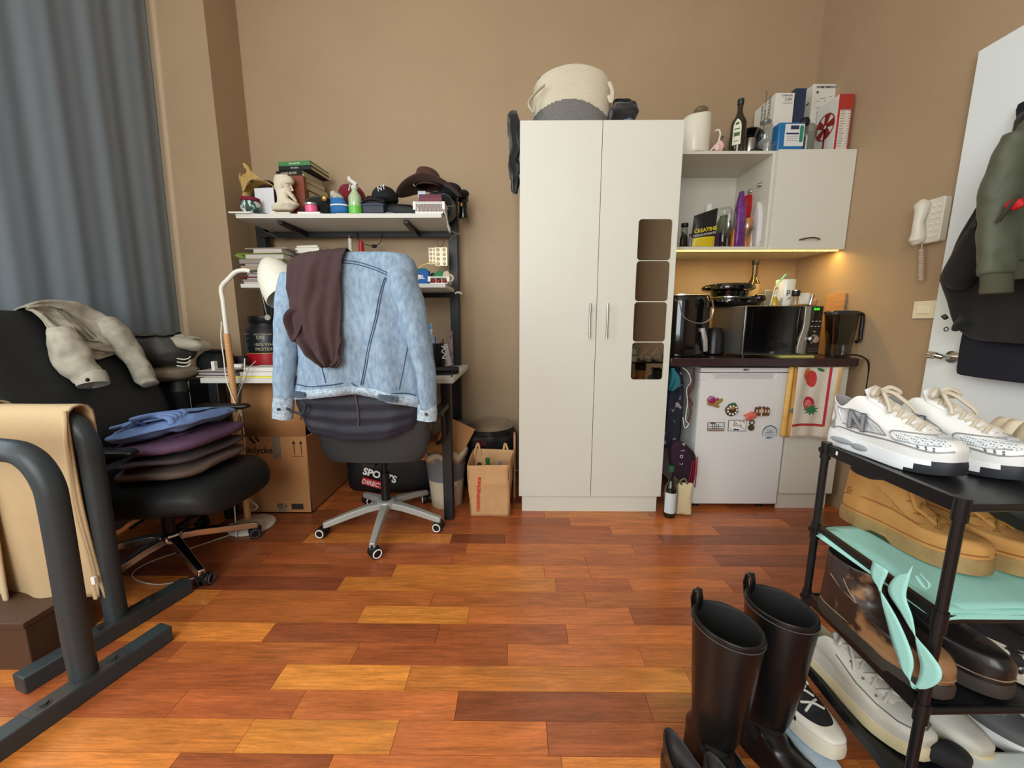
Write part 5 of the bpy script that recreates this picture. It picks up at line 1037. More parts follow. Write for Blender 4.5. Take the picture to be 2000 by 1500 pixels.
b=M(); b.tube(curve([at(x,y,Y=2.62) for x,y in ((790,500),(800,497),(815,499),(828,497),(840,494),(850,488),(858,480))],6),.0012,5); b.tube(curve([at(x,y,Y=2.62) for x,y in ((880,450),(890,455),(898,456),(884,462),(877,470))],6),.0012,5); b.tube(curve([at(x,y,Y=2.62) for x,y in ((834,630),(845,618),(858,604),(870,590),(873,585))],6),.0012,5); b.tube(curve([at(x,y,Y=2.62) for x,y in ((515,452),(530,458),(545,466),(556,467))],6),.001,5); tag(b.build('fairy_light_wire',mat('silver_wire',(190,176,150),.4,.4)),'fine silver fairy light wire strung around the desk uprights','wire')
# ---------------- second shelf
S2=UZ1
def sx2(px,Y=2.36): return at(px,550,Y=Y).x
z=S2; cols=[(mat('paper_edge_a',(196,186,178),.8,bump=.4,bs=200,sc=(1,1,10)),'white'),(mat('paper_edge_b',(150,138,134),.8,bump=.4,bs=200,sc=(1,1,10)),'grey'),(mat('folder_red',(116,30,46),.5),'dark red'),(mat('folder_beige',(160,140,122),.6),'beige')]
specs=[(483,560,5,0,'lowest'),(480,556,5,1,'second lowest'),(488,555,3,0,'third from the bottom'),(474,520,2.5,2,'dark red thin'),(492,556,3,0,'slightly inset white'),(488,556,4.5,1,'grey middle'),(482,556,3.5,0,'white middle'),(479,557,11,3,'thick beige curled'),(487,558,3.5,0,'white upper'),(478,560,9,1,'thick grey upper')]
for i,(xa,xb,h,c,w_) in enumerate(specs):
    hh=h*.00285; x0,x1=sx2(xa),sx2(xb)
    sbox('notebook' if i not in (3,7) else 'folder',f'{w_} {"folder" if i in (3,7) else "pad of paper"} in the tall stack on the middle shelf','notebook',x0,x1,2.33+.004*(i%3),2.60,z+.0006,z+hh,cols[c][0],.0015,group='paper stack on the middle shelf'); z+=hh
t=thing('green_folder','thin folder with curled lime green cover near the top of the paper stack','folder',(sx2(490),2.40,z),group='paper stack on the middle shelf')
b=M(); x0,x1=sx2(470),sx2(562); b.rings([[(p[0],y,p[1]) for p in ((x1,z+.002),(x0+.09,z+.002),(x0+.03,z+.008),(x0,z+.022),(x0+.015,z+.034),(x0+.06,z+.036),(x1,z+.030))] for y in (2.335,2.58)],False); b.build('cover',mat('lime_cover',(128,150,58),.5),t,solid=.0022); 
b=M(); b.box(x0+.06,x1,2.338,2.58,z+.005,z+.029); b.build('sheets',cols[0][0],t)
z+=.037
sbox('paper_pad','white glued paper pad lying on the lime green folder','notebook',sx2(507),sx2(563),2.335,2.56,z,z+.022,cols[0][0],.001,rz=-3,group='paper stack on the middle shelf'); sbox('magazine','thin grey magazine with bent corners on top of the paper stack','magazine',sx2(489),sx2(575),2.34,2.56,z+.023,z+.030,cols[1][0],.001,rz=-5,group='paper stack on the middle shelf')
x0,x1=sx2(583,2.42),sx2(632,2.42); zt=at(600,479,Y=2.42).z
book('thick white book lying on the paper heap behind the lamp shade',x0,x1,2.42,2.58,zt-.045,zt-.013,mat('white_cover',(226,220,206),.6),rz=-6,group='books on the middle shelf')
book('thin white book on top of the thick white book on the middle shelf',x0+.012,x1,2.42,2.58,zt-.012,zt,mat('white_cover',(226,220,206),.6),rz=-10,group='books on the middle shelf')
sbox('paper_heap','heap of paper under the white books on the middle shelf','papers',x0+.01,x1,2.44,2.6,S2+.001,zt-.046,cols[0][0],.002)
p=at(685,490,Y=2.5); lathe_thing('glass_vial','slim glass bottle with dark cap on the middle shelf behind the jacket','bottle',(p.x,2.5,S2),[('glass',[(.017,0),(.018,.003),(.017,.19),(.012,.215),(.012,at(685,463,Y=2.5).z-S2-.01)],mat('white_glass',(206,196,180),.2)),('cap',[(.0135,at(685,463,Y=2.5).z-S2-.01),(.0135,at(685,463,Y=2.5).z-S2+.008),(0,at(685,463,Y=2.5).z-S2+.009)],mat('brown_cap',(70,44,36),.4))])
p=at(705,472,Y=2.5); lathe_thing('red_flask','dark red bottle on the middle shelf behind the jacket collar','bottle',(p.x,2.5,S2),[('body',[(.022,0),(.024,.004),(.022,.2),(.016,.225),(.014,p.z-S2),(.01,p.z-S2+.004),(0,p.z-S2+.004)],red)])
p=at(803,550,Y=2.4); hg=at(803,513,Y=2.4).z-S2; lathe_thing('trophy','tiny slim gold trophy beside the blue speaker','trophy',(p.x,2.42,S2),[('cup',[(.014,0),(.014,.008),(.006,.014),(.005,hg*.6),(.009,hg*.75),(.008,hg*.9),(.011,hg),(0,hg)],mat('brass',(190,152,80),.3,.8))])
# JBL speaker
A=at(807,527,Y=2.345); B=at(838,553,Y=2.345); t=thing('bluetooth_speaker','small bright blue portable speaker with white letters on the middle shelf','speaker',((A.x+B.x)/2,2.37,S2))
b=M(); b.prism(rrect(A.x,B.x,S2+.001,A.z,.01),2.345,2.39); b.build('body',mat('speaker_blue',(28,92,166),.7,bump=.4,bs=400),t,bevel=.004)
b=M(); b.text('JBL',.032,TY((A.x+B.x)/2,2.344,(S2+A.z)/2),bold=.0008); b.build('lettering',wh,t)
b=M(); b.ell(((A.x+B.x)/2,2.37,A.z+.006),.03,.012,.008); b.build('loop',mat('teal_loop',(40,120,110),.6),t)
x0,x1=sx2(839,2.34),sx2(876,2.34); t=basket('low_basket','low white basket holding dark red glassy beads and a green cloth',x0,x1,2.335,2.44,S2,.04,wh,slots=3)
for i in range(3): b=M(); b.ell((x0+.02+.033*i,2.352,S2+.019),.014,.012,.014,14,10); tag(b.build('red_bead',mat('ruby_glass',(150,14,30),.1,coat=.5)),['left red glass ball inside the low white basket','middle red glass ball inside the low white basket','right red glass ball inside the low white basket'][i],'ball','red glass balls')
b=M(); b.rings([[((x0+x1)/2-.006+x*k,2.40+y*k,S2+z) for x,y in sel(.05,.03,28,1)] for k,z in ((1,.04),(1,.05),(.55,.075),(.2,.085),(.03,.088))]); b.noise(.004,40); tag(b.build('green_cloth',mat('emerald_cloth',(48,130,84),.8),sub=1),'green cloth heaped in the low white basket','cloth')
b=M(); b.ell((x0+.005,2.42,S2+.06),.016,.012,.016); tag(b.build('black_bead',blkp),'small black ball peeping between speaker and green cloth','ball')
b=M(); b.torus((x1+.004,2.36,S2+.035),.020,.008,18,8,'y'); b.ell((x1-.018,2.38,S2+.055),.024,.012,.026); b.noise(.004,40); tag(b.build('scrunchie',mat('cream_scrunchie',(206,188,166),.9),sub=1),'cream scrunchie hanging over the end of the low white basket','hair tie')
b=M(); b.tube(curve([at(x,y,Y=2.42) for x,y in ((818,524),(826,518),(840,514),(852,516),(858,521))],6),.003,6); tag(b.build('gold_wire',mat('gold_wire',(196,160,100),.4,.5)),'curved gold wire above the blue speaker','wire')
b=M(); p=at(895,573,Y=2.61); b.tube(curve([(p.x-.02,2.605,p.z),(p.x,2.60,p.z+.006),(p.x+.025,2.61,p.z-.002)],6),.007,8); tag(b.build('cable_clip',wh),'white knotted cable tie on the right rear upright','cable tie')
# ---------------- on the desktop
D=DZ1
def dx_(px,Y=2.1): return at(px,735,Y=Y).x
# protein tub
X0,X1=at(467,680,Y=2.40).x,at(548,680,Y=2.40).x; rr=(X1-X0)/2; cxp=(X0+X1)/2; zt=at(500,617,Y=2.4).z; zb=at(500,697,Y=2.4).z
Ht=zt-D; t=thing('protein_tub','large black protein powder tub with red bottom band at the back of the desk','tub',(cxp,2.50,D))
tb=mat('tub_black',(24,26,30),.35); b=M(False); b.lathe([(rr*.95,0),(rr,.012),(rr,Ht*.62),(rr*.93,Ht*.74),(rr*.72,Ht*.84),(rr*.72,Ht*.86)],40); b.build('body',tb,t)
b=M(False); b.lathe([(rr*.78,Ht*.86),(rr*.8,Ht*.87),(rr*.8,Ht*.995),(rr*.76,Ht),(0,Ht)],40); b.build('lid',satin,t)
def band(b,r_,z0,z1,a0,a1,n=24): b.rings([[(r_*math.sin(rad(a0+(a1-a0)*i/n)),-r_*math.cos(rad(a0+(a1-a0)*i/n)),z) for i in range(n+1)] for z in (z0,z1)],False)
b=M(False); band(b,rr*1.006,.03,Ht*.30,-110,110); b.build('red_band',mat('tub_red',(176,24,36),.35),t)
b=M(False); band(b,rr*1.008,Ht*.30,Ht*.315,-110,110); b.build('gold_line',gold,t)
b=M(False)
def curved_text(b,body,size,ang,z,r_):
    c=M(False); c.text(body,size,Matrix()); 
    i0=len(b.v)
    for v in c.v:
        a=rad(ang)+v.x/r_; b.v.append(Vector((r_*math.sin(a)*1.0,-r_*math.cos(a),z+v.y)))
    for f,k in zip(c.f,c.k): b.f.append(tuple(i0+i for i in f)); b.k.append(b.mi)
curved_text(b,'GOLD STANDARD',.012,18,Ht*.66,rr*1.01); curved_text(b,'100% WHEY',.026,24,Ht*.47,rr*1.01); curved_text(b,'PROTEIN',.026,20,Ht*.385,rr*1.01); curved_text(b,'ON',.03,12,Ht*.60,rr*1.01)
b.build('lettering',mat('tub_print',(196,186,160),.4),t)
b=M(False); 
for k in range(7): band(b,rr*1.008,Ht*(.36+.045*k),Ht*(.36+.045*k)+.0018,-62,-62+R.uniform(20,44),8)
band(b,rr*1.008,Ht*.66,Ht*.675,-66,-20,8); band(b,rr*1.008,Ht*.34,Ht*.68,-38,-36,2); b.build('fine_print',mat('tub_fine_print',(120,124,128),.5),t)
b=M(); p=at(522,620,Y=2.36); b.cyl((p.x,2.37,p.z),(p.x,2.36,p.z),.017,20); b.cyl((p.x-.028,2.37,UZ0-.01),(p.x-.006,2.37,p.z),.0022,6); tag(b.build('hanging_pendant',mat('pendant_grey',(176,174,166),.4)),'round pale pendant on a thin cord hanging from the middle shelf','pendant')
# magazines and papers left, white boxes
z=D
for i,(xa,xb,h,y0,lb,mm) in enumerate(((404,482,2.2,2.03,'white magazine, lowest of the pile at the left end of the desk',0),(409,478,3,2.035,'grey magazine in the middle of the pile at the left desk end',1),(410,476,3,2.03,'pale magazine above the middle of the pile at the left desk end',0),(407,474,3.5,2.04,'dark grey catalogue near the top of the left desk pile',1),(405,470,1.5,2.03,'topmost thin white sheet stack at the left desk end',0))):
    hh=h*.0028; sbox('magazine',lb,'magazine',dx_(xa),dx_(xb),y0,2.27,z+.0005,z+hh,[cols[0][0],mat('magazine_grey',(104,96,106),.6,bump=.4,bs=200,sc=(1,1,10))][mm],.001,rz=(-2,3,-4,2,5)[i],group='magazines at the left desk end'); z+=hh
sbox('adhesive_notes','yellow edged pad lying under the white boxes on the desk','notes',dx_(484),dx_(556),2.012,2.12,D,D+.008,mat('note_yellow',(226,214,70),.6),.001)
sbox('white_box','larger flat white box on the yellow pad at the desk edge','box',dx_(490),dx_(560),2.015,2.16,D+.0085,D+.03,mat('box_white',(222,218,212),.5),.002,group='flat white boxes on the desk')
sbox('white_box','smaller white box on top of the larger white box on the desk','box',dx_(500),dx_(560),2.02,2.15,D+.031,D+.055,mat('box_white',(222,218,212),.5),.004,group='flat white boxes on the desk')
sbox('dark_notebook','dark violet notebook behind the magazines at the desk left','notebook',dx_(430,2.3),dx_(480,2.3),2.30,2.34,D,D+.09,mat('dark_violet',(46,34,44),.6),.003)
sbox('charger','white power adapter on the paper pile beside the lamp pole','charger',dx_(459),dx_(482),2.06,2.1,z+.012,z+.030,wh,.003,rz=8)
b=M(); folded(b,dx_(440),dx_(500),2.04,2.2,z,z+.011,3,.003,20,1); tag(b.build('loose_papers',mat('grey_paper',(170,164,160),.7),sub=1),'crumpled loose grey papers under the white power adapter','papers')
sbox('white_remote','slim white remote standing against the lamp pole','remote',dx_(437),dx_(443),2.02,2.045,z,z+.05,wh,.002)
# right side of the desk
p=at(856,700,Y=2.2); rr=.042
t=thing('pen_cup','black pen cup with a white hair clip hooked on it','pen cup',(p.x-.01,2.24,D)); zt=at(850,672,Y=2.2).z-D
b=M(False); b.lathe([(rr*.93,0),(rr,.004),(rr*1.02,zt),(rr*.95,zt),(rr*.9,.008),(0,.008)],28); b.build('cup',satin,t)
def pen(label,dx,dy,tx_,ty_,h,c,c2=None,nm='pen'):
    b=M(); x0,y0=p.x-.01+dx,2.24+dy; z0=D+.012; v=Vector((tx_,ty_,h)); a=Vector((x0,y0,z0)); b.tube([a,a+v*.1,a+v*.93,a+v],[.002,.004,.004,.003],8); o=b.build(nm,c); tag(o,label,'pen','pens in the pen cup'); return o
pen('tall purple pen in the black pen cup',.0,0,-.015,.01,.20,mat('purple_plastic',(70,44,130),.4))
pen('pink and white pen leaning left in the black pen cup',-.012,0.008,-.012,.0,.14,mat('pink_plastic',(226,140,130),.4))
pen('dark blue pen in the middle of the black pen cup',.01,0,.008,.0,.165,mat('dark_blue_plastic',(28,34,74),.4))
pen('second dark blue pen, taller, in the black pen cup',.016,.01,.012,.01,.185,mat('dark_blue_plastic',(28,34,74),.4))
pen('black pen leaning right in the black pen cup',.02,-.006,.03,0,.15,blkp)
b=M(); a=at(878,713,Y=2.2); c=at(870,672,Y=2.2); b.tube([a,c],[.012,.012],8,flat=.2); tag(b.build('white_ruler',mat('grey_white_plastic',(196,192,200),.4)),'pale plastic comb leaning beside the pen cup','comb')
b=M(); q=[at(x,y,Y=2.175) for x,y in ((862,676),(868,680),(863,687),(870,692),(864,699),(871,700))]; b.tube(curve(q,5),.0032,8); tag(b.build('hair_clip',wh),'wavy white hair clip hanging on the pen cup','hair clip')
A=at(828,662,Y=2.36); B=at(844,632,Y=2.36); sbox('postcard','postcard with blue sky and white houses behind the pen cup','postcard',A.x,B.x,2.36,2.362,A.z,B.z,mat('postcard_sky',(110,166,206),.4,c2=(226,222,210),cs=22,thr=.55),.0003)
A=at(838,680,Y=2.34); B=at(853,655,Y=2.34); sbox('postcard','second blue postcard lower and nearer than the first','postcard',A.x,B.x,2.34,2.342,D+.002,B.z,mat('postcard_blue',(96,140,176),.4,c2=(180,190,190),cs=20),.0003)
a=at(846,710,Y=2.13); c=at(905,705,Y=2.33); b=M(); b.tube([(a.x,2.13,D+.026),(c.x-.04,2.15,D+.026),(c.x-.005,2.16,D+.026)],[.022,.024,.02],14); tag(b.build('umbrella',satin),'black rolled umbrella lying across the right end of the desk','umbrella')
sbox('dark_wallet','flat black wallet on the desk in front of the rolled umbrella','wallet',dx_(846,2.06),dx_(882,2.06),2.055,2.10,D,D+.018,satin,.004)
sbox('folded_papers','white folded papers at the right front corner of the desk','papers',dx_(848,2.03),dx_(880,2.03),2.012,2.05,D+.0005,D+.010,mat('paper_white',(224,220,212),.7),.001,rz=8)
sbox('paper_sheet','single white sheet along the right edge of the desk','paper',dx_(884,2.1),DX1-.005,2.10,2.5,D+.0002,D+.0018,mat('paper_white',(224,220,212),.7),.0002)
A=at(884,676,Y=2.5); b=M(); b.box(A.x-.03,A.x+.0,2.5,2.52,D,A.z+.1); b.noise(.0008,9); tag(b.build('game_box',mat('printed_card_small',(170,150,140),.6,c2=(90,60,60),cs=60),bevel=.001),'narrow printed card standing at the rear right upright','card')
# ================================================================ UNDER THE DESK
kraft=mat('cardboard',(172,122,76),.75,var=.06,vs=6,bump=.15,bs=120); inkb=mat('box_ink',(44,34,28),.7)
BX0=-1.56; BX1=at(603,930,Y=2.07).x; BY0,BY1=2.075,2.56; BH=at(560,853,Y=2.07).z
t=thing('cardboard_box','large brown cardboard box with raised flap and double arrow print under the desk','box',((BX0+BX1)/2,2.3,0))
b=M(); b.box(BX0,BX1,BY0,BY0+.006,.002,BH); b.box(BX0,BX1,BY1-.006,BY1,.002,BH); b.box(BX0,BX0+.006,BY0,BY1,.002,BH); b.box(BX1-.006,BX1,BY0,BY1,.002,BH); b.box(BX0,BX1,BY0,BY1,.002,.008); b.build('carton',kraft,t,bevel=.001)
b=M(); b.rings([[(BX0,BY0,BH),(BX1,BY0,BH)],[(BX0+.02,BY0+.06,BH+.30),(BX1-.02,BY0+.06,BH+.30)]],False); b.build('raised_flap',kraft,t,solid=.005)
b=M(); b.rings([[(BX1,BY0,BH),(BX1,BY1,BH)],[(BX1-.11,BY0+.02,BH-.06),(BX1-.11,BY1-.02,BH-.06)]],False); b.build('side_flap',kraft,t,solid=.005)
def bpt(px,py): return at(px,py,Y=BY0-.001)
b=M(); q=bpt(508,880); b.text('Mölnlycke',.052,TY(q.x-.035,BY0-.001,q.z),bold=.0006)
for px in (573,587):
    u=bpt(px,862); v=bpt(px,888); b.box(u.x-.002,u.x+.002,BY0-.0012,BY0,v.z,u.z-.008); b.prism([(u.x-.011,u.z-.014),(u.x+.011,u.z-.014),(u.x,u.z+.004)],BY0-.0012,BY0)
u=bpt(570,891); v=bpt(592,893); b.box(u.x,v.x,BY0-.0012,BY0,u.z-.002,u.z+.001)
u=bpt(569,984); v=bpt(593,995); b.box(u.x,v.x,BY0-.0012,BY0,v.z,u.z); u=bpt(547,988); b.torus((u.x,BY0-.001,u.z),.012,.003,16,6,'y'); u=bpt(559,988); b.prism([(u.x-.008,u.z-.006),(u.x+.008,u.z-.006),(u.x,u.z+.006)],BY0-.0012,BY0)
for a in range(5): c=bpt(488+4*a,856+4*(a%3)); b.ell((c.x,BY0-.0005,c.z),.009,.001,.009)
b.build('printing',inkb,t)
b=M(); u=bpt(497,905); v=bpt(515,947); b.box(u.x-.05,v.x,BY0-.0015,BY0,v.z,u.z); b.build('shipping_label',mat('label_grey_white',(206,202,196),.6),t)
b=M(); 
for k in range(12): b.box(u.x-.03+.0055*k,u.x-.03+.0055*k+R.choice((.0015,.003)),BY0-.0022,BY0-.0015,v.z+.012,v.z+.038)
for k in range(3): b.box(u.x-.045,u.x+.02,BY0-.0022,BY0-.0015,v.z+.05+.012*k,v.z+.053+.012*k)
b.build('bar_code',inkb,t)
u=bpt(530,852)
for z0,z1 in ((u.z-.13,u.z),(.01,.06)): b=M(); b.box(u.x,u.x+.045,BY0-.0016,BY0-.0002,z0,z1); b.build('adhesive_tape',mat('grey_tape',(128,112,96),.25),t)
sbox('cardboard_box','second, plainer cardboard box standing behind the printed one under the desk','box',-1.62,-1.30,2.45+.13,2.72,0,.58,kraft,.002)
# black sports bag
bagb=mat('black_nylon',(14,14,16),.55,bump=.4,bs=120)
t=thing('sports_bag','black carrier bag with white SPORTS and red DIRECT lettering under the desk','bag',(-.80,2.47,0))
b=M(); b.rings([[(-.80+x*k,2.47+y*k,z) for x,y in sel(.30,.16,48,.55)] for z,k in ((.0,.9),(.02,1),(.15,1.02),(.26,.93),(.33,.7),(.36,.4),(.37,.1))]); b.noise(.02,7,5); b.build('body',bagb,t,sub=1)
def tb_(px,py,ang=-16): q=at(px,py,Y=2.288); return TY(q.x,2.288,q.z,ang)
b=M(); b.text('SPORTS',.062,tb_(742,929),bold=.0022,ext=.002); b.build('lettering',wh,t)
b=M(); b.T=tb_(724,943); b.box(-.055,.075,-.024,.024,-.004,.0); b.build('red_panel',mat('logo_red',(176,26,36),.5),t); b=M(); b.text('DIRECT',.04,tb_(728,945),ext=.003,bold=.001); b.build('lettering',mat('logo_pink_white',(230,200,196),.5),t)
# waste bin with liner, cardboard scraps and a paper bag of bottles
p=at(868,978,Z=0); rr=.125; bxx=at(868,900,Y=2.17).x; 
t=thing('waste_bin','translucent white waste bin full of cardboard scraps beside the desk leg','bin',(bxx,2.22,0)); Hb=at(868,888,Y=2.12).z
trans_w=mat('milky_plastic',(206,192,168),.4,var=.05,vs=8)
b=M(False); b.lathe([(rr*.72,0),(rr*.74,.005),(rr*.98,Hb),(rr*1.02,Hb+.004),(rr*.97,Hb+.004),(rr*.72,.02),(0,.02)],40); b.build('bin',trans_w,t)
b=M(False); b.lathe([(rr*.87,Hb*.50),(rr*.985,Hb*.9),(rr*.99,Hb*.92)],40,c0=False,c1=False); b.build('grey_contents',mat('grey_blue_plastic',(112,112,116),.4),t)
for a0,z0,w_ in ((-20,.5,.05),(25,.42,.03),(-62,.8,.03)):
    b=M(False); 
    b.rings([[((rr*(.72+.26*zz/Hb)+.002)*math.sin(rad(a0+20*i/6)),-(rr*(.72+.26*zz/Hb)+.002)*math.cos(rad(a0+20*i/6)),zz) for i in range(7)] for zz in (Hb*z0,Hb*z0+w_)],False); b.build('paper_label',wh,t)
b=M(False); b.rings([[(x*k,y*k,Hb+z+.012*math.sin(5*j)) for j,(x,y) in enumerate(sel(rr,rr,40,1))] for k,z in ((.97,-.05),(1.05,.012),(1.08,-.01),(1.06,-.035))],True,False,False); b.noise(.014,16,3); b.build('bin_liner',mat('cream_liner',(200,184,158),.45,transl=.2),t,solid=.001,sharp=180)
b=M(); b.T=Matrix.Translation((bxx+.06,2.24,Hb+.06))@Matrix.Rotation(rad(-30),4,'X')@Matrix.Rotation(rad(25),4,'Y'); b.box(-.10,.08,-.004,.004,-.09,.10); o=b.build('cardboard_scrap',kraft,bevel=.001); tag(o,'flat brown cardboard piece standing tilted in the waste bin','cardboard','cardboard scraps')
b=M(); b.T=Matrix.Translation((bxx-.05,2.16,Hb+.0))@Matrix.Rotation(rad(-65),4,'X'); b.box(-.07,.05,-.004,.004,-.06,.09); tag(b.build('cardboard_scrap',mat('orange_kraft',(190,128,72),.7),bevel=.001),'orange brown cardboard piece lying at the front of the waste bin','cardboard','cardboard scraps')
b=M(); folded(b,bxx-.10,bxx+.02,2.24,2.34,Hb-.05,Hb+.07,3,.02,14,2); tag(b.build('paper_scraps',mat('brown_paper',(120,84,56),.8),sub=1),'crumpled brown paper at the back of the waste bin','paper')
# paper bag
kp=mat('kraft_paper',(202,158,112),.8,bump=.35,bs=30,var=.05,vs=20)
G=[at(916,1008,Z=0),at(995,1012,Z=0)]; gx0,gx1=G[0].x+.012,G[1].x; gy=2.045; gh0=at(912,910,Y=gy).z; gd=.17
t=thing('paper_bag','brown paper carrier bag with vertical red lettering, filled with bottles','bag',((gx0+gx1)/2,gy+gd/2,0))
xl,xr=at(912,910,Y=gy).x,at(992,908,Y=gy).x
b=M(); n=10
def side(p0,p1,q0,q1,h0,h1):
    # wall from bottom edge p0-p1 to top edge q0-q1 with creases
    b.grid(lambda u,v:(lambda A,B:(A[0]*(1-v)+B[0]*v+.003*math.sin(9*v+4*u),A[1]*(1-v)+B[1]*v-.006*math.sin(math.pi*u)*math.sin(math.pi*v)+ (.004 if .45<u<.55 else 0)-.005*(abs(v-.68)<.06),(h0+(h1-h0)*u)*v+.002))((p0[0]*(1-u)+p1[0]*u,p0[1]*(1-u)+p1[1]*u),(q0[0]*(1-u)+q1[0]*u,q0[1]*(1-u)+q1[1]*u)),12,16)
BL,BR,TL,TR=(gx0,gy),(gx1,gy-.004),(gx0,gy+gd),(gx1,gy+gd)
uBL,uBR,uTL,uTR=(xl,gy),(xr+.004,gy),(xl+.02,gy+gd+.01),(xr+.035,gy+gd-.02)
side(BL,BR,uBL,uBR,gh0,gh0+.005); side(BR,TR,uBR,uTR,gh0+.005,gh0+.04); side(TL,BL,uTL,uBL,gh0+.04,gh0); side(TR,TL,uTR,uTL,gh0+.04,gh0+.04)
b.build('bag',kp,t,solid=.0015,sharp=30)
b=M(); b.box(gx0+.004,gx1-.004,gy+.004,gy+gd-.004,.002,.005); b.build('bottom',kp,t)
b=M(); q=at(935,965,Y=gy-.006); b.text('LOADOFFORTINIOS',.0225,TY(q.x,gy-.012,q.z,86),bold=.0011,ext=.0008); b.build('lettering',mat('red_lettering',(206,62,48),.6),t)
b=M(); 
for s in ((gx0+.02,.012),(gx1-.02,-.012)): b.tube(curve([(s[0]-.02*(1 if s[1]>0 else -1),gy+gd-.01,gh0-.02),(s[0],gy+gd,gh0+.06),(s[0]+s[1],gy+gd,gh0+.07),(s[0]+s[1]*2,gy+gd-.01,gh0)],5),.007,6,flat=.3)
b.build('handle',kp,t)
gb=mat('green_glass_bottle',(38,96,34),.1,coat=.5)
def gbt(label,x,y,z,m,r=.028,rz=0):
    t=thing('bottle',label,'bottle',(x,y,z),rz,group='empties in the paper bag',rx=12); b=M(False); b.lathe([(r*.9,0),(r,.01),(r,.12),(r*.4,.17),(r*.38,.205),(r*.45,.205),(r*.45,.215)],24); b.build('glass',m,t)
gbt('dark green bottle at the left inside the paper bag',gx0+.05,gy+.06,.10,mat('dark_green_glass',(14,28,16),.08,coat=.6),.03); gbt('bright green bottle in the middle of the paper bag',gx0+.095,gy+.085,.12,gb,.03); gbt('clear violet tinted bottle at the right inside the paper bag',gx1-.055,gy+.07,.105,mat('violet_glass',(120,110,140),.1,coat=.6),.028)
# pot with lid on black bin bag, appliances behind
p=at(955,835,Y=2.45)
b=M(); b.rings([[(p.x+x*k,2.46+y*k,z) for x,y in sel(.17,.15,48,.8)] for z,k in ((.0,.85),(.03,.95),(.2,1.0),(.32,1.05),(.38,1.08),(.40,1.0))]); b.noise(.03,11,4); tag(b.build('bin_bag',bagb,sub=1),'black crumpled bin bag under the steel pan by the wardrobe','bag')
zc=at(955,832,Y=2.45).z
t=thing('steel_pan','wide stainless steel pan lying on the black bin bag','pan',(p.x,2.46,zc-.03)); b=M(False); b.lathe([(.11,-.02),(.145,.0),(.155,.03),(.158,.032),(.15,.034),(.12,.048),(.05,.058),(0,.06)],40); b.build('pan',steel,t)
b=M(); p=at(895,845,Y=2.5); b.ell((p.x-.0,2.52,p.z-.02),.10,.08,.10,e=.7); b.box(p.x-.06,p.x+.06,2.46,2.58,0,p.z-.08); b.noise(.006,20,3); tag(b.build('toaster',mat('grey_appliance',(88,86,88),.4,.2)),'grey household appliance behind the waste bin','appliance')
b=M(); p=at(897,868,Y=2.40); b.cyl((p.x,2.405,p.z),(p.x,2.395,p.z),.045,28); b.torus((p.x,2.395,p.z),.045,.006,28,6,'y'); tag(b.build('round_tin',mat('lid_grey',(128,126,122),.35,.3)),'round grey lid leaning on the grey appliance','lid')
b=M(); p=at(938,868,Y=2.3); b.ell((p.x,2.32,p.z),.05,.04,.03); b.noise(.012,22); tag(b.build('dark_red_cloth',mat('deep_red',(70,14,22),.8),sub=1),'dark red cloth between paper bag and bin bag','cloth')
b=M(); p=at(838,855,Y=2.3); b.cyl((p.x,2.35,p.z-.09),(p.x-.004,2.35,p.z+.14),.014,10,.02); tag(b.build('cream_tube',mat('tube_cream',(140,122,100),.6)),'cream cardboard tube standing behind the desk leg','tube')
b=M()
for i in range(6):
    p0=at(997+R.uniform(-3,5),905,Y=2.42); p1_=at(990+R.uniform(-14,8),800+R.uniform(-6,30),Y=2.44); b.tube([p0,(p0+p1_)/2+Vector((.006*math.sin(i*3),0,0)),p1_],[.0035,.003,.0015],6)
tag(b.build('dried_stems',mat('dry_stems',(140,112,78),.8)),'bunch of thin dried stems beside the wardrobe','stems')
sbox('wooden_stick','short light wooden slat standing at the wardrobe side by the paper bag','slat',at(1003,880,Y=2.3).x,at(1007,880,Y=2.3).x,2.28,2.32,0,at(1003,845,Y=2.3).z,wood,.001)
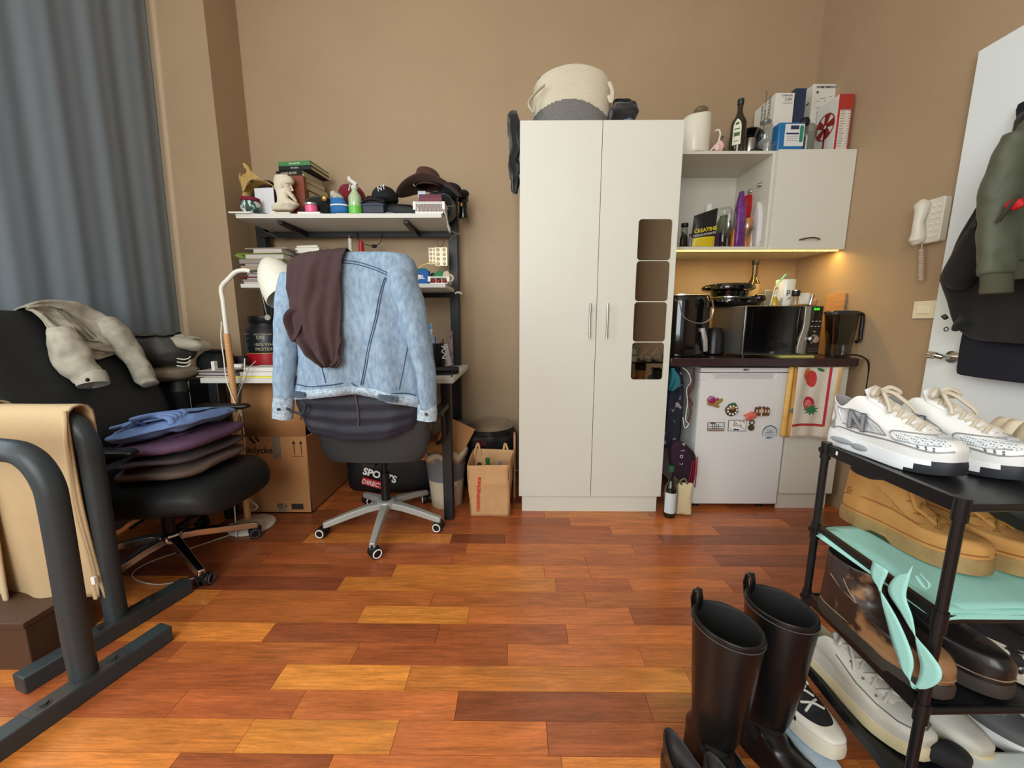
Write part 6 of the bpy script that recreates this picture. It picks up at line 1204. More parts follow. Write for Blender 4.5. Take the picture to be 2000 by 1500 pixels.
# ================================================================ MAIN OFFICE CHAIR
silver=mat('silver_plastic',(172,172,168),.4,.25); seatb=mat('grey_black_leather',(40,42,44),.5,bump=.35,bs=350)
def star_base(t,hx,hy,ang0,L,m,hz=.13,ring=wh,names='base'):
    b=M(); b.lathe([(.028,-.03),(.045,-.02),(.05,.0),(.045,.012),(.03,.016)],28,(hx,hy,hz)); b.build('hub',m,t)
    for k in range(5):
        a=rad(ang0+72*k); c,s=math.cos(a),math.sin(a); b=M(); rs=[]
        for u,w_,zt,zb in ((.02,.026,hz+.006,hz-.025),(.10,.022,hz+.0,hz-.034),(.2,.019,hz-.022,hz-.055),(L-.01,.016,hz-.05,hz-.080),(L,.014,hz-.052,hz-.078)):
            px,py=hx+c*u,hy+s*u; rs.append([(px-s*w_,py+c*w_,zb),(px+s*w_,py-c*w_,zb),(px+s*w_*.8,py-c*w_*.8,zt),(px-s*w_*.8,py+c*w_*.8,zt)])
        b.rings(rs); lg=b.build('leg',m,t,bevel=.004)
        b=M(); px,py=hx+c*(L-.005),hy+s*(L-.005); b.cyl((px,py,.045),(px,py,hz-.06),.008,10)
        ca=a+rad(40+50*k); ux,uy=math.cos(ca),math.sin(ca); wxx,wyy=px-uy*.012,py+ux*.012
        for sd in (-1,1): b.cyl((wxx+ux*.006*sd,wyy+uy*.006*sd,.028),(wxx+ux*.026*sd,wyy+uy*.026*sd,.028),.0275,24)
        b.box(px-.014,px+.014,py-.014,py+.014,.03,.055); cs=b.build('caster',blkp,t,bevel=.003)
        b=M()
        for sd in (-1,1):
            cc=Vector((wxx+ux*.0265*sd,wyy+uy*.0265*sd,.028)); e1=Vector((-uy,ux,0)); e2=Vector((0,0,1)); b.tube([cc+(e1*math.cos(q)+e2*math.sin(q))*.020 for q in [2*math.pi*i/24 for i in range(24)]],.0032,6,True)
        b.build('wheel_ring',ring,cs)
HX,HY=-.700,1.955
t=thing('office_chair','dark grey office chair with silver star base, back to the room, clothes on it','chair',(HX,HY,0))
star_base(t,HX,HY,-84,.315,silver)
b=M(); b.cyl((HX,HY,.10),(HX,HY,.30),.024,20); b.cyl((HX,HY,.28),(HX,HY,.43),.014,16); b.build('gas_lift',blkp,t)
b=M(); b.rings([[(HX+x*k,HY+.02+y*k,z) for x,y in sel(.24,.24,48,.6)] for z,k in ((.43,.9),(.44,.97),(.475,1),(.49,.96),(.495,.8))]); b.build('seat',seatb,t)
BKY=1.655; bz0=at(715,909,Y=BKY).z; bl=at(606,850,Y=BKY).x; br=at(832,850,Y=BKY).x; bc=(bl+br)/2; ba=(br-bl)/2
b=M(); 
def bk(z): k=(z-bz0)/(1.33-bz0); return k
rs=[]
for z,k in [(bz0,.80),(bz0+.012,.87),(bz0+.05,.95),(bz0+.12,1.0),(bz0+.25,1.0),(.9,.96),(1.1,.9),(1.28,.85),(1.325,.75),(1.335,.5)]:
    rs.append([(bc+x*k,BKY+.055+.02*(x/ba)**2+y,z) for x,y in sel(ba,.026,56,.45)])
b.rings(rs); b.build('backrest',seatb,t,sharp=50)
b=M(); b.box(HX-.03,HX+.03,1.74,1.93,.41,.43); b.tube(curve([(HX,1.80,.42),(HX,1.77,.44),(HX,1.745,.52),(HX,1.74,.7)],5),.02,8,flat=.5); b.build('back_support',blkp,t)
b=M(); x=br+.004; b.tube(curve([(x-.02,1.95,.46),(x+.02,1.93,.5),(x+.025,1.9,.62),(x+.02,1.84,.66)],5),.012,8); b.box(x,x+.05,1.73,1.95,.655,.68); b.build('armrest',blkp,t,bevel=.006)
# ---- navy puffer jacket under the denim one
nv=mat('navy_quilted_nylon',(28,30,44),.6,bump=.4,bs=90,sheen=.1)
JY=1.598
t=thing('puffer_jacket','navy quilted puffer jacket on the office chair under the denim jacket','jacket',(bc,1.66,.6))
b=M(); secs=[]
HL=at(562,775,Y=1.61).x; HR=at(816,790,Y=1.61).x; rs=[]
for i in range(21):
    v=i/20; z=.86-(.86-.625)*v; puff=.012*abs(math.sin(v*math.pi*5.2)); a=(HR-HL)/2*(1.0-.16*max(0,v-.55)/.45); cx=(HL+HR)/2
    r=[]
    for x,y in sel(a,.050+puff,64,.55):
        u=(x/a); zz=z-(.055*(1-u*u) if v>.4 else 0)*(v-.4)/.6+.0
        r.append((cx+x,1.690+y+.01*math.sin(u*9)*v,zz-.0))
    rs.append(r)
b.rings(rs,True,True,True); b.build('body',nv,t,sharp=180)
b=M(); q=[at(x,y,Y=1.625) for x,y in ((694,772),(697,790),(700,815),(699,832))]; b.tube(curve(q,4),.0035,6,flat=.6); b.build('zip',mat('zip_brown_grey',(74,60,58),.4),t)
b=M(); q=[at(x,y,Y=1.6) for x,y in ((560,798),(575,805),(590,808),(597,795),(590,780))]; b.tube(curve(q,4),.006,8); a=at(588,820,Y=1.6); b.cyl(a,a+Vector((.003,0,.02)),.003,6); b.noise(.003,30); b.build('hem_cord',nv,t)
# ---- denim jacket
dn=mat('light_denim',(154,176,196),.9,bump=.9,bs=420,c2=(118,142,168),cs=70,sc=(1,1,.4)); seam=mat('denim_seam',(58,78,106),.85); stitch=mat('denim_pale_edge',(190,206,216),.85,c2=(130,150,170),cs=80)
t=thing('denim_jacket','light blue denim jacket hung over the back of the office chair','jacket',(bc,1.66,.72))
def jx(px,py,Y=1.6): return at(px,py,Y=Y).x
prof=[ # z row pixel y, left px, right px, depth
 (488,655,752,.035),(489.5,618,772,.055),(493,585,786,.07),(503,566,797,.08),(520,556,803,.088),(550,556,804,.092),(600,560,806,.092),(650,566,810,.092),(700,570,813,.090),(740,567,815,.088),(765,563,817,.086),(782,560,819,.086)]
rs=[]; YC=1.69
PP=[]
for py,l,r_,d in resample([tuple(map(float,q)) for q in prof],34):
    zz=at(700,py,Y=1.61).z; xl_,xr_=jx(l,py,1.61),jx(r_,py,1.61); PP.append((zz,(xl_+xr_)/2,(xr_-xl_)/2,d))
def jprof(z):
    P2=PP
    if z>=P2[0][0]: return P2[0]
    for a,c in zip(P2,P2[1:]):
        if z>=c[0]:
            f=(a[0]-z)/(a[0]-c[0]+1e-9); return tuple(a[i]*(1-f)+c[i]*f for i in range(4))
    return P2[-1]
def fold(x,z):
    k=max(0,min(1,(1.34-z)/.5)); return (.018*math.sin(24*(x+.65)+2.5*z)+.008*math.sin(55*(x+.3)+6*z))*k+.004*math.sin(30*z+12*x)
def JF(x,z,o=0):
    """front surface of the jacket's back panel"""
    _,c,a,d=jprof(z); u=min(.995,abs((x-c)/a)); return YC-d*(1-u**(2/.6))**(.3)+fold(x,z)*(1-u**4)-o
n=96
for zz,c,a,d in PP:
    k0=(zz-PP[-1][0])
    ring=[]
    for x,y in sel(a,d,n,.6):
        X=c+x; hem=0
        if zz<.95:
            w_=(.95-zz)/(.95-PP[-1][0]); u=x/a; hem=w_*(-.022*u+.026*math.cos(2.6*u-.2)) if y<0 else 0
        yy=YC+y+(fold(X,zz)*(1-abs(x/a)**4) if y<0 else 0)
        ring.append((X,yy,zz+hem))
    rs.append(ring)
def jk(a,j): return 0
b=M(); b.rings(rs,True,True,False); body=b.build('body',dn,t,solid=.003,sharp=180)
def sl(b,path,r_=.0018,o=.003,Yg=1.6):
    pts=[]
    for q in path:
        p=at(q[0],q[1],Y=Yg); 
        for _ in range(3): p=at(q[0],q[1],Y=JF(p.x,p.z,o))
        pts.append(p)
    pts=curve(pts,8); pts=[Vector((p.x,JF(p.x,p.z,o),p.z)) for p in pts]; b.tube(pts,r_,6)
b=M(); sl(b,((668,508),(700,512),(735,523),(760,534),(778,541))); sl(b,((668,513),(700,517),(735,528),(760,539),(776,546)))
sl(b,((754,542),(744,580),(732,640),(720,690),(712,735),(708,752))); sl(b,((751,542),(740,580),(728,640),(716,690),(708,735),(704,752)))
sl(b,((796,680),(790,710),(783,745),(780,762))); sl(b,((628,716),(633,735),(636,748)))
sl(b,((566,745),(600,755),(660,750),(684,748),(700,756),(740,766),(790,768),(812,772)),.0024)
b.build('seams',seam,body)
# waistband: paler strip following the hem
b=M(); ws=[]
for v in (0,1):
    row=[]
    for i in range(61):
        u=-.985+1.97*i/60; zz=PP[-1][0]+.012+.042*v; _,c,a,d=jprof(zz); x=c+a*u; w_=(.95-zz)/(.95-PP[-1][0]); hem=w_*(-.022*u+.026*math.cos(2.6*u-.2)); row.append((x,JF(x,zz,.004),zz+hem-.012))
    ws.append(row)
b.rings(ws,False); b.build('waistband',stitch,body,solid=.004,sharp=180)
for px,py in ((588,771),(757,778)):
    p=at(px,py,Y=1.6); p=at(px,py,Y=JF(p.x,p.z,.009)); b=M(); b.T=Matrix.Translation(p)@Matrix.Rotation(rad(5),4,'Y'); b.box(-.04,.04,-.003,.003,-.014,.014); b.build('side_tab',mat('dark_denim_tab',(84,104,124),.85,c2=(60,70,84),cs=60),body,bevel=.002)
    b=M(); b.cyl((p.x+.02,p.y-.003,p.z),(p.x+.02,p.y-.007,p.z),.007,14); b.build('button',mat('pewter',(90,90,88),.3,.8),body)
# sleeves
def sleeve(name,path,rads,m,parent,flat=.85,amp=.006,fr=18,seed=1,Y0=1.60):
    pts=[at(x,y,Y=Yy) for x,y,Yy in path]; pts=curve(pts,6); n_=len(pts); rr=[interp([(i/(len(rads)-1),r_) for i,r_ in enumerate(rads)],i/(n_-1)) for i in range(n_)]
    b=M(); b.tube(pts,rr,28,flat=flat); b.noise(amp,fr,seed); b.noise(amp*.5,fr*2.6,seed+3); return b.build(name,m,parent,sub=1,solid=0)
sR=sleeve('sleeve',((775,530,1.67),(790,560,1.645),(806,610,1.635),(820,670,1.63),(831,730,1.625),(836,785,1.62),(835,800,1.62)),(.062,.068,.066,.060,.053,.046,.040,.036),dn,t,.8,.005,16,2)
sL=sleeve('sleeve',((572,535,1.68),(564,580,1.66),(560,640,1.655),(557,700,1.65),(555,750,1.645),(553,780,1.64)),(.05,.052,.052,.05,.047,.044,.042),dn,t,.8,.005,16,5)
for (x0,y0,x1,y1,Y_,r_) in ((835,790,834,820,1.62,.043),(554,775,552,816,1.64,.044)):
    b=M(); a=at(x0,y0,Y=Y_); c=at(x1,y1,Y=Y_); b.tube([a,a*.6+c*.4,c,c+Vector((0,0,.004)),a*.5+c*.5],[r_*.95,r_,r_*.98,r_*.86,r_*.8],28,flat=.8); b.noise(.003,30,4); b.build('cuff',stitch,t,sharp=60)
    q=a*.5+c*.5; b=M(); b.cyl((q.x+.004,q.y-r_*.8,q.z),(q.x+.004,q.y-r_*.8-.008,q.z),.0065,14); b.build('button',MATS['pewter'],t)
b=M(); q=[at(x,y,Y=1.60) for x,y in ((781,541),(779,555),(782,580),(790,605))]; 
sl(b,((781,538),(778,550),(780,575),(786,600),(792,640),(797,680)),.002,.004); b.build('armhole_seam',seam,body)
# ---- brown shirt thrown over the left shoulder of the denim jacket
bs_=mat('dark_brown_jersey',(66,46,46),.9,bump=.3,bs=600,var=.06,vs=40)
t=thing('brown_shirt','dark brown jersey top thrown over the left shoulder of the denim jacket','shirt',(jx(610,600),1.6,.9))
def XB(v):
    L=interp([(0,560),(.1,556),(.25,556),(.40,551),(.5,550),(.6,556),(.75,573),(.9,605),(1,640)],v); Rr=interp([(0,672),(.2,671),(.4,669),(.6,669),(.8,668),(.88,667),(.95,664),(1,656)],v); return L,Rr
def bf(u,v):
    if v<.12: # back of the drape, over the top
        k=v/.12; L,Rr=XB(0); x=jx(L+(Rr-L)*u,488); zt=interp([(0,1.345),(.25,1.372),(1,1.392)],u); return (x,1.80-.19*k+.0,zt-.10*(1-k)**1.5+.012*math.sin(k*math.pi))
    k=(v-.12)/.88; L,Rr=XB(k); py=interp([(0,489),(.02,492),(1,716)],k)+ (interp([(0,10),(.25,0),(1,0)],u)*(1-k)); px=L+(Rr-L)*u
    p=at(px,py,Y=1.59); 
    o=.030+.008*math.sin(u*13+3*k+math.sin(4*k))*(.3+k)+.006*math.sin(u*27+7*k)*(.2+k)+.005*math.sin(9*k+14*u)*k
    try_y=JF(p.x,p.z,o); return (p.x,try_y,p.z)
b=M(); b.grid(bf,60,70); i0=len(b.v); b.noise(.003,26,2); b.build('body',bs_,t,solid=.004,sharp=180)
b=M(); cpt=[at(x,y,Y=1.575) for x,y in ((556,608),(566,600),(580,600),(592,606),(595,618),(590,632),(584,648),(575,668),(566,668),(560,650),(553,635),(550,620))]
inner=[c.lerp(sum(cpt,Vector())/12,.42)+Vector((0,.012,0)) for c in cpt]; deep=[c.lerp(sum(cpt,Vector())/12,.6)+Vector((0,.03,0)) for c in cpt]
out=[c+Vector((0,.018,0))+(c-sum(cpt,Vector())/12)*.06 for c in cpt]
b.rings([out,[c+Vector((0,-.006,0)) for c in cpt],inner,deep],True,False,True); b.build('sleeve',bs_,t,sub=2)
b=M(); q=[at(x,y,Y=1.57) for x,y in ((625,700),(640,712),(656,716),(664,704),(660,690),(664,672),(668,655))]; b.tube(curve(q,5),[.006]+[.008]*28+[.004]*2,8,flat=.7); b.noise(.003,30); b.build('collar_edge',bs_,t)
# ================================================================ LEFT SIDE: LEATHER CHAIRS, PARALLETTE BARS
lea=mat('black_leather',(24,27,29),.55,bump=.5,bs=60,var=.1,vs=5)
CHX,CHY=-1.585,1.62
t=thing('executive_chair','large black leather executive chair with chrome star base, piled with clothes','chair',(CHX,CHY,0))
star_base(t,CHX,CHY,-32,.335,chrome,ring=MATS['grey_appliance'])
b=M(); b.cyl((CHX,CHY,.10),(CHX,CHY,.33),.024,20); b.build('gas_lift',blkp,t)
b=M(); b.box(CHX-.12,CHX+.16,CHY-.1,CHY+.1,.275,.32); b.cyl((CHX+.05,CHY-.1,.295),(CHX+.06,CHY-.22,.285),.007,8); b.build('tilt_mechanism',blkp,t,bevel=.01)
b=M(); rs=[]
for x,zc,hz,k in ((-1.84,.46,.05,.75),(-1.81,.455,.07,.95),(-1.62,.45,.08,1),(-1.46,.455,.08,1),(-1.32,.465,.078,.98),(-1.26,.455,.07,.9),(-1.22,.43,.055,.78),(-1.20,.41,.025,.6)):
    rs.append([(x,CHY+y,zc-.075+z) for y,z in sel(.255*k,hz*.95,40,.65)])
b.rings(rs); b.noise(.008,7,2); b.build('seat',lea,t,sub=1)
b=M(); rs=[]
for z,x,a,d in ((.50,-1.73,.25,.05),(.56,-1.735,.29,.075),(.68,-1.77,.315,.085),(.80,-1.83,.325,.07),(.84,-1.85,.325,.062),(.95,-1.90,.335,.07),(1.06,-1.945,.325,.065),(1.12,-1.965,.30,.05),(1.14,-1.97,.24,.03)):
    rs.append([(x+xx,1.585+y*.92,z) for y,xx in sel(a,d,48,.55)])
b.rings(rs); b.noise(.010,6,4); b.noise(.004,18,2); b.build('backrest',lea,t,sub=1)
for y,xa,xb,z,nm in ((1.345,-1.66,-1.40,.618,'near'),(1.905,-1.62,-1.36,.672,'far')):
    b=M(); b.rings([[(x,y+yy*k,z+zz*k) for yy,zz in sel(.034,.014,20,.7)] for x,k in ((xa,.6),(xa+.02,1),((xa+xb)/2,1.05),(xb-.02,.9),(xb,.5))])
    b.tube(curve([(xa+.08,y,z-.01),(xa+.06,y,.5),(xa+.10,CHY+(y-CHY)*.9,.35),(xa+.14,CHY+(y-CHY)*.7,.335)],5),.014,10,flat=.6); b.build('armrest',satin,t)
# sofa end behind
t=thing('sofa','black leather sofa end with rolled arm between the curtain and the desk','sofa',(-1.87,2.15,0))
b=M(); b.box(-1.99,-1.75,1.99,2.30,.05,.78); b.build('arm',lea,t,bevel=.04,seg=4)
b=M(); b.lathe([(.03,.0),(.042,.01),(.042,.23),(.046,.235),(.046,.245),(.042,.25),(.04,.27),(.028,.29),(0,.295)],24,(-1.765,1.975,.50)); b.build('rolled_front',lea,t)
b=M(); b.tube(curve([(-1.735,2.0,.785),(-1.728,1.99,.77),(-1.725,1.985,.70),(-1.725,1.985,.6)],4),.003,6); b.build('piping',mat('piping_grey',(120,118,112),.6),t)
for q in (2.05,2.25): b=M(); b.cyl((-1.80,q,0),(-1.80,q,.06),.018,10); b.build('foot',blkp,t)
# clothes on the sofa arm
gk=mat('charcoal_jersey',(84,84,82),.9,bump=.4,bs=300,var=.08,vs=30); bgk=mat('beige_knit',(150,138,118),.9,bump=.5,bs=260,var=.1,vs=30)
b=M(); folded(b,-2.03,-1.745,1.915,2.16,.785,.87,21,.013,11,2); tag(b.build('beige_knit_top',bgk,sub=1),'beige knitted garment at the bottom of the clothes heap on the sofa arm','clothes')
b=M(); folded(b,-2.045,-1.76,1.905,2.16,.862,1.03,33,.018,9,3); tag(b.build('grey_hoodie',gk,sub=1),'dark grey jersey hoodie on top of the clothes heap on the sofa arm','clothes')
b=M(); folded(b,-1.84,-1.66,1.99,2.12,.945,1.02,12,.012,12,1,tilt=-.012); tag(b.build('pale_sleeve',mat('pale_jersey',(172,164,148),.9,bump=.4,bs=300),sub=1),'pale grey garment sticking out of the top right of the sofa clothes heap','clothes')
b=M(); 
for i in range(3): b.tube(curve([at(x+6,y+i*7,Y=1.90) for x,y in ((340,700),(352,702),(362,700),(366,696))],4),.003,6)
tag(b.build('striped_cuff',mat('cuff_white',(210,206,196),.8)),'white striped rib cuff hanging out of the sofa clothes heap','clothes')
b=M(); folded(b,-1.83,-1.66,2.14,2.30,.785,.935,6,.012,9,2,e=.5); tag(b.build('black_bag',mat('black_fabric_bag',(20,21,24),.7,bump=.4,bs=90),sub=1),'soft black bag between the clothes heap and the desk edge','bag')
# denim jacket thrown over the big chair back
gd=mat('grey_washed_denim',(190,184,168),.88,bump=.6,bs=420,c2=(156,150,138),cs=24); 
def bsurf(px,py,o=.0,sl=.36):
    z=.9
    for _ in range(4): p=at(px,py,X=interp([(.5,-1.66),(.68,-1.685),(.80,-1.76),(.84,-1.788),(.95,-1.835),(1.06,-1.875),(1.14,-1.935),(1.3,-1.97)],z)+o); z=p.z
    return p
t=thing('grey_denim_jacket','pale grey washed denim jacket thrown over the backrest of the black leather chair','jacket',(-1.85,1.7,.75))
TL=[(48,600),(72,590),(100,586),(135,590),(165,597),(195,612),(222,632),(243,662)]
BL_=[(60,606),(85,628),(105,650),(128,668),(150,682),(172,696),(192,702),(228,690)]
def row(tab,u): k=u*(len(tab)-1); i=min(int(k),len(tab)-2); f=k-i; return tab[i][0]*(1-f)+tab[i+1][0]*f, tab[i][1]*(1-f)+tab[i+1][1]*f
def jb(u,v):
    a=row(TL,u); c=row(BL_,u)
    if v<.12: p=bsurf(a[0],a[1],.0); return (p.x-.09*(1-v/.12),p.y,p.z-.05*(1-v/.12)**2)
    k=(v-.12)/.88; p=bsurf(a[0]+(c[0]-a[0])*k,a[1]+(c[1]-a[1])*k,.028); f=.006*math.sin(k*9+u*3)+.004*math.sin(k*23+2)+.004*math.sin(u*17)
    return (p.x+f,p.y,p.z+.3*f)
b=M(); b.grid(jb,50,40); jo=b.build('body',gd,t,solid=.006,sharp=180)
b=M(); 
def fline(path,o=.038): return curve([bsurf(x,y,o) for x,y in path],6)
for path in (((112,606),(130,622),(152,646),(172,664)),((120,603),(140,620),(164,646),(182,662)),((112,606),(120,603)),((85,612),(110,636),(140,664),(175,690)),((95,598),(130,610),(170,640),(200,672)),((150,655),(170,665),(200,668)),((165,680),(190,684),(222,690))): b.tube(fline(path),.0022,6)
b.build('seams',mat('grey_denim_seam',(98,92,82),.9),jo)
def fsleeve(path,rads,nm,seed):
    pts=fline(path,.045); n_=len(pts); rr=[interp([(i/(len(rads)-1),r_) for i,r_ in enumerate(rads)],i/(n_-1)) for i in range(n_)]
    b=M(); b.tube(pts,rr,24,flat=.75); b.noise(.009,16,seed); b.noise(.004,40,seed+1); return b.build(nm,gd,t,sub=1)
fsleeve(((118,640),(128,668),(140,695),(152,715),(165,728),(176,742)),(.03,.055,.062,.058,.054,.050),'sleeve',3)
fsleeve(((205,622),(228,650),(250,682),(270,712),(287,740),(295,752)),(.04,.056,.052,.047,.042,.038),'sleeve',5)
b=M(); p0,p1_=bsurf(176,728,.06),bsurf(183,752,.06); b.tube([p0,p0.lerp(p1_,.5),p1_,p0.lerp(p1_,.8)],[.047,.05,.049,.043],24,flat=.75); b.build('cuff',gd,t,sharp=60)
b=M(); q=bsurf(171,742,.115); b.ell(q,.006,.008,.008); b.build('button',mat('dark_button',(50,42,36),.4,.5),t)
# clothes on the seat
X0=-1.64
spec=[('brown_trousers','brown folded garment at the bottom of the clothes pile on the leather chair',mat('brown_jersey2',(98,82,74),.9,bump=.4,bs=300),.455,.52,.30,0),
 ('dark_brown_top','dark folded garment second from the bottom in the pile on the leather chair',mat('dark_taupe',(70,60,62),.9,bump=.4,bs=300),.518,.56,.29,.01),
 ('purple_sweater','purple folded sweater below the blue shirt on the leather chair',mat('plum_purple',(92,64,90),.9,bump=.4,bs=300,var=.08,vs=20),.558,.63,.285,.0)]
for i,(nm,lb,m_,z0,z1,w_,sh) in enumerate(spec):
    b=M(); folded(b,X0+.0+sh,X0+.37,CHY-.21,CHY+.19,z0,z1,40+i,.012,8,2,tilt=.015); tag(b.build(nm,m_,sub=1),lb,'clothes','clothes pile on the leather chair')
b=M(); folded(b,X0-.0,X0+.35,CHY-.20,CHY+.17,.626,.70,51,.018,10,3,tilt=.025)
for k in range(4): b.tube(curve([(X0+.06+.03*k,CHY-.19+.02*k,.685),(X0+.16,CHY-.12-.02*k,.71+.004*k),(X0+.27,CHY-.16+.03*k,.725),(X0+.30,CHY-.18,.70)],6),.012,10,flat=.6)
b.noise(.006,18,5); tag(b.build('blue_shirt',mat('steel_blue_cotton',(98,122,168),.9,bump=.4,bs=300,var=.1,vs=18),sub=1),'crumpled steel blue shirt on top of the pile on the leather chair','clothes','clothes pile on the leather chair')
# thin white cable on the floor below that chair
b=M(); b.tube(curve([(-1.38,2.0,.01),(-1.42,1.9,.006),(-1.55,1.75,.005),(-1.68,1.6,.005),(-1.66,1.5,.005),(-1.5,1.45,.005),(-1.36,1.5,.005)],8),.0025,6); tag(b.build('floor_cable',wh),'thin white cable curling over the floor under the leather chair','cable')
# ---- floor lamp
LX,LY=-1.345,1.93
lw_=mat('lamp_white',(222,218,204),.4); ash=mat('ash_wood',(196,146,96),.5,var=.08,vs=9,sc=(1,1,10))
LX=at(460,800,Y=LY).x
t=thing('floor_lamp','white floor lamp with wooden pole, curved neck and cone shade in front of the desk','lamp',(LX,LY,0))
b=M(); b.lathe([(.105,0),(.11,.003),(.11,.010),(.10,.018),(.03,.022),(.02,.03),(0,.03)],40,(LX+.02,LY,0)); b.build('base',lw_,t)
zt=at(443,652,Y=LY).z; b=M(); b.lathe([(.015,.025),(.0155,.03),(.0145,zt),(.010,zt+.002)],20,(LX,LY,0)); b.build('pole',ash,t)
q=[Vector((LX,LY,zt)),Vector((LX,LY,zt+.05)),Vector((LX-.0,LY,zt+.16)),at(442,562,Y=LY),at(447,544,Y=LY),at(461,531,Y=LY),at(477,528,Y=LY),at(490,530,Y=LY)]
q[3].x=LX+.0; b=M(); b.tube(curve(q,6),.0105,12); b.build('neck',lw_,t)
p0=at(490,530,Y=LY); p1_=at(512,528,Y=LY-.02); b=M(); b.cyl(p0,p1_,.006,10); b.build('joint',mat('lamp_joint',(92,80,72),.4,.4),t)
A=at(525,514,Y=LY-.03); B=at(553,563,Y=LY-.06); d=(B-A).normalized(); u_=d.orthogonal().normalized(); w2=d.cross(u_)
L_=(B-A).length; b=M(); rs=[]
for k,r_ in ((-.03,.008),(-.01,.035),(.03,.062),(.08,.082),(.14,.092),(.20,.096),(.205,.094),(.14,.088),(.08,.078),(.03,.058),(0,.02)):
    c=A+d*k*.95; rs.append([c+(u_*math.cos(a)+w2*math.sin(a))*r_ for a in [2*math.pi*j/40 for j in range(40)]])
b.rings(rs); b.build('shade',lw_,t)
b=M(); b.ell(A+d*.09,.03,.03,.03); b.build('bulb',mat('bulb_glass',(230,226,214),.2),t)
b=M(); b.tube(curve([Vector((LX-.01,LY-.012,zt+.06)),Vector((LX-.022,LY-.012,zt-.02)),Vector((LX-.018,LY-.016,zt-.12)),Vector((LX-.012,LY-.018,zt-.25)),Vector((LX+.04,LY-.02,.62)),at(468,800,Y=LY-.03),at(456,850,Y=LY-.03),at(474,900,Y=LY-.03),at(458,960,Y=LY-.03),Vector((LX+.02,LY-.12,.005))],8),.0028,6); b.build('cable',lw_,t)
b=M(); b.tube(curve([at(478,700,Y=1.99),at(477,730,Y=1.985),at(475,745,Y=1.98),at(464,780,Y=1.98),at(473,820,Y=1.98),at(478,870,Y=1.98),at(478,960,Y=2.0),at(503,990,Y=2.0),at(480,1000,Y=1.98)],8),.0028,6); tag(b.build('charging_cable',wh),'white charging cable drooping from the desk past the lamp pole','cable')
b=M(); b.tube(curve([at(500,705,Y=1.995),at(487,718,Y=1.985),at(478,740,Y=1.97),at(462,770,Y=1.96),at(470,850,Y=1.96),at(455,905,Y=1.96)],8),.0022,6); tag(b.build('thin_cable',mat('cable_grey',(160,152,140),.5)),'thinner grey-white cable running down in front of the desk edge','cable')
# ---- parallette bars
bar=mat('powder_black_steel',(52,60,64),.42,.1,bump=.15,bs=260)
def bars(label,ua,ub,z,foots,r_=.031):
    (xa,ya),(xb,yb)=ua,ub
    t=thing('dip_bar',label,'exercise bar',((xa+xb)/2,(ya+yb)/2,0),group='dip bars')
    k=.09; b=M(); b.tube(curve([(xa,ya,.05),(xa,ya,.2),(xa+.01,ya,z-.2),(xa+.005,ya,z-k),(xa-.035,ya,z-.02),(xa-k-.02,ya,z),((xa+xb)/2,(ya+yb)/2,z),(xb+k,yb,z),(xb+.02,yb,z-.03),(xb,yb,z-k),(xb,yb,.2),(xb,yb,.05)],7),r_,20); b.build('tube',bar,t)
    for (x0,y0,x1,y1) in foots:
        L_=math.hypot(x1-x0,y1-y0); b=M(); b.T=Matrix.Translation((x0,y0,0))@Matrix.Rotation(math.atan2(y1-y0,x1-x0),4,'Z'); b.box(0,L_,-.028,.028,0,.056); ft=b.build('foot',bar,t,bevel=.004)
        b=M(); b.T=Matrix.Translation((x0,y0,0))@Matrix.Rotation(math.atan2(y1-y0,x1-x0),4,'Z'); 
        c=L_*.55
        b.box(c-.11,c+.11,-.027,.027,.056,.0575)
        for s in (-.075,.075): b.cyl((c+s,0,.057),(c+s,0,.064),.011,6); b.cyl((c+s,0,.0575),(c+s,0,.059),.016,20)
        b.build('bolted_plate',mat('bolt_steel',(84,86,86),.35,.7),ft)
bars('nearer black steel dip bar at the left edge',(-1.285,.985),(-1.88,.985),.752,[(-1.345,.70,-1.215,1.18),(-1.94,.70,-1.81,1.18)])
bars('farther black steel dip bar with the trousers over it',(-1.425,1.215),(-1.98,1.215),.79,[(-1.475,.975,-1.345,1.42),(-1.98,.975,-1.93,1.40)])
kh=mat('khaki_cotton',(186,160,122),.85,bump=.4,bs=350,var=.04,vs=14)
t=thing('trousers','khaki cotton trousers hung over the farther dip bar','trousers',(-1.62,1.215,.15))
def drape(xa,xb,zf,zb,y0,r_,seed,amp=.008):
    def f(u,v):
        x=xa+(xb-xa)*u; s=v*1.0
        if v<.42: z=zb+(.79-zb)*(v/.42); y=y0+r_; 
        elif v<.5:
            a=math.pi*(v-.42)/.08; y=y0+r_*math.cos(a); z=.79+r_*math.sin(a)
        else:
            z=.79+(zf-.79)*((v-.5)/.5); y=y0-r_
        k=max(0,(.79-z))
        y+= amp*(1+2*k)*math.sin(u*11+seed+2*z)*(.3+k)*(-1 if v>.46 else 1)+amp*.5*math.sin(u*24+seed*2+5*z)*k
        x+= .012*math.sin(5*z+seed)*k
        return (x,y,z)
    return f
b=M(); b.grid(drape(-1.90,-1.425,.15,.30,1.215,.036,1),60,70); b.build('leg',kh,t,solid=.007,sharp=180)
b=M(); b.grid(drape(-1.93,-1.70,.16,.45,1.215,.050,3),30,70); b.build('leg',mat('khaki_light',(206,184,150),.85,bump=.4,bs=350),t,solid=.007,sharp=180)
b=M(); b.tube(curve([(-1.43,1.176,.815),(-1.432,1.165,.7),(-1.44,1.16,.5),(-1.43,1.165,.3),(-1.432,1.168,.16)],6),.007,8,flat=.5); b.build('side_seam',kh,t)
b=M(); b.box(-1.427,-1.415,1.160,1.168,.22,.245); b.build('care_label',wh,t)
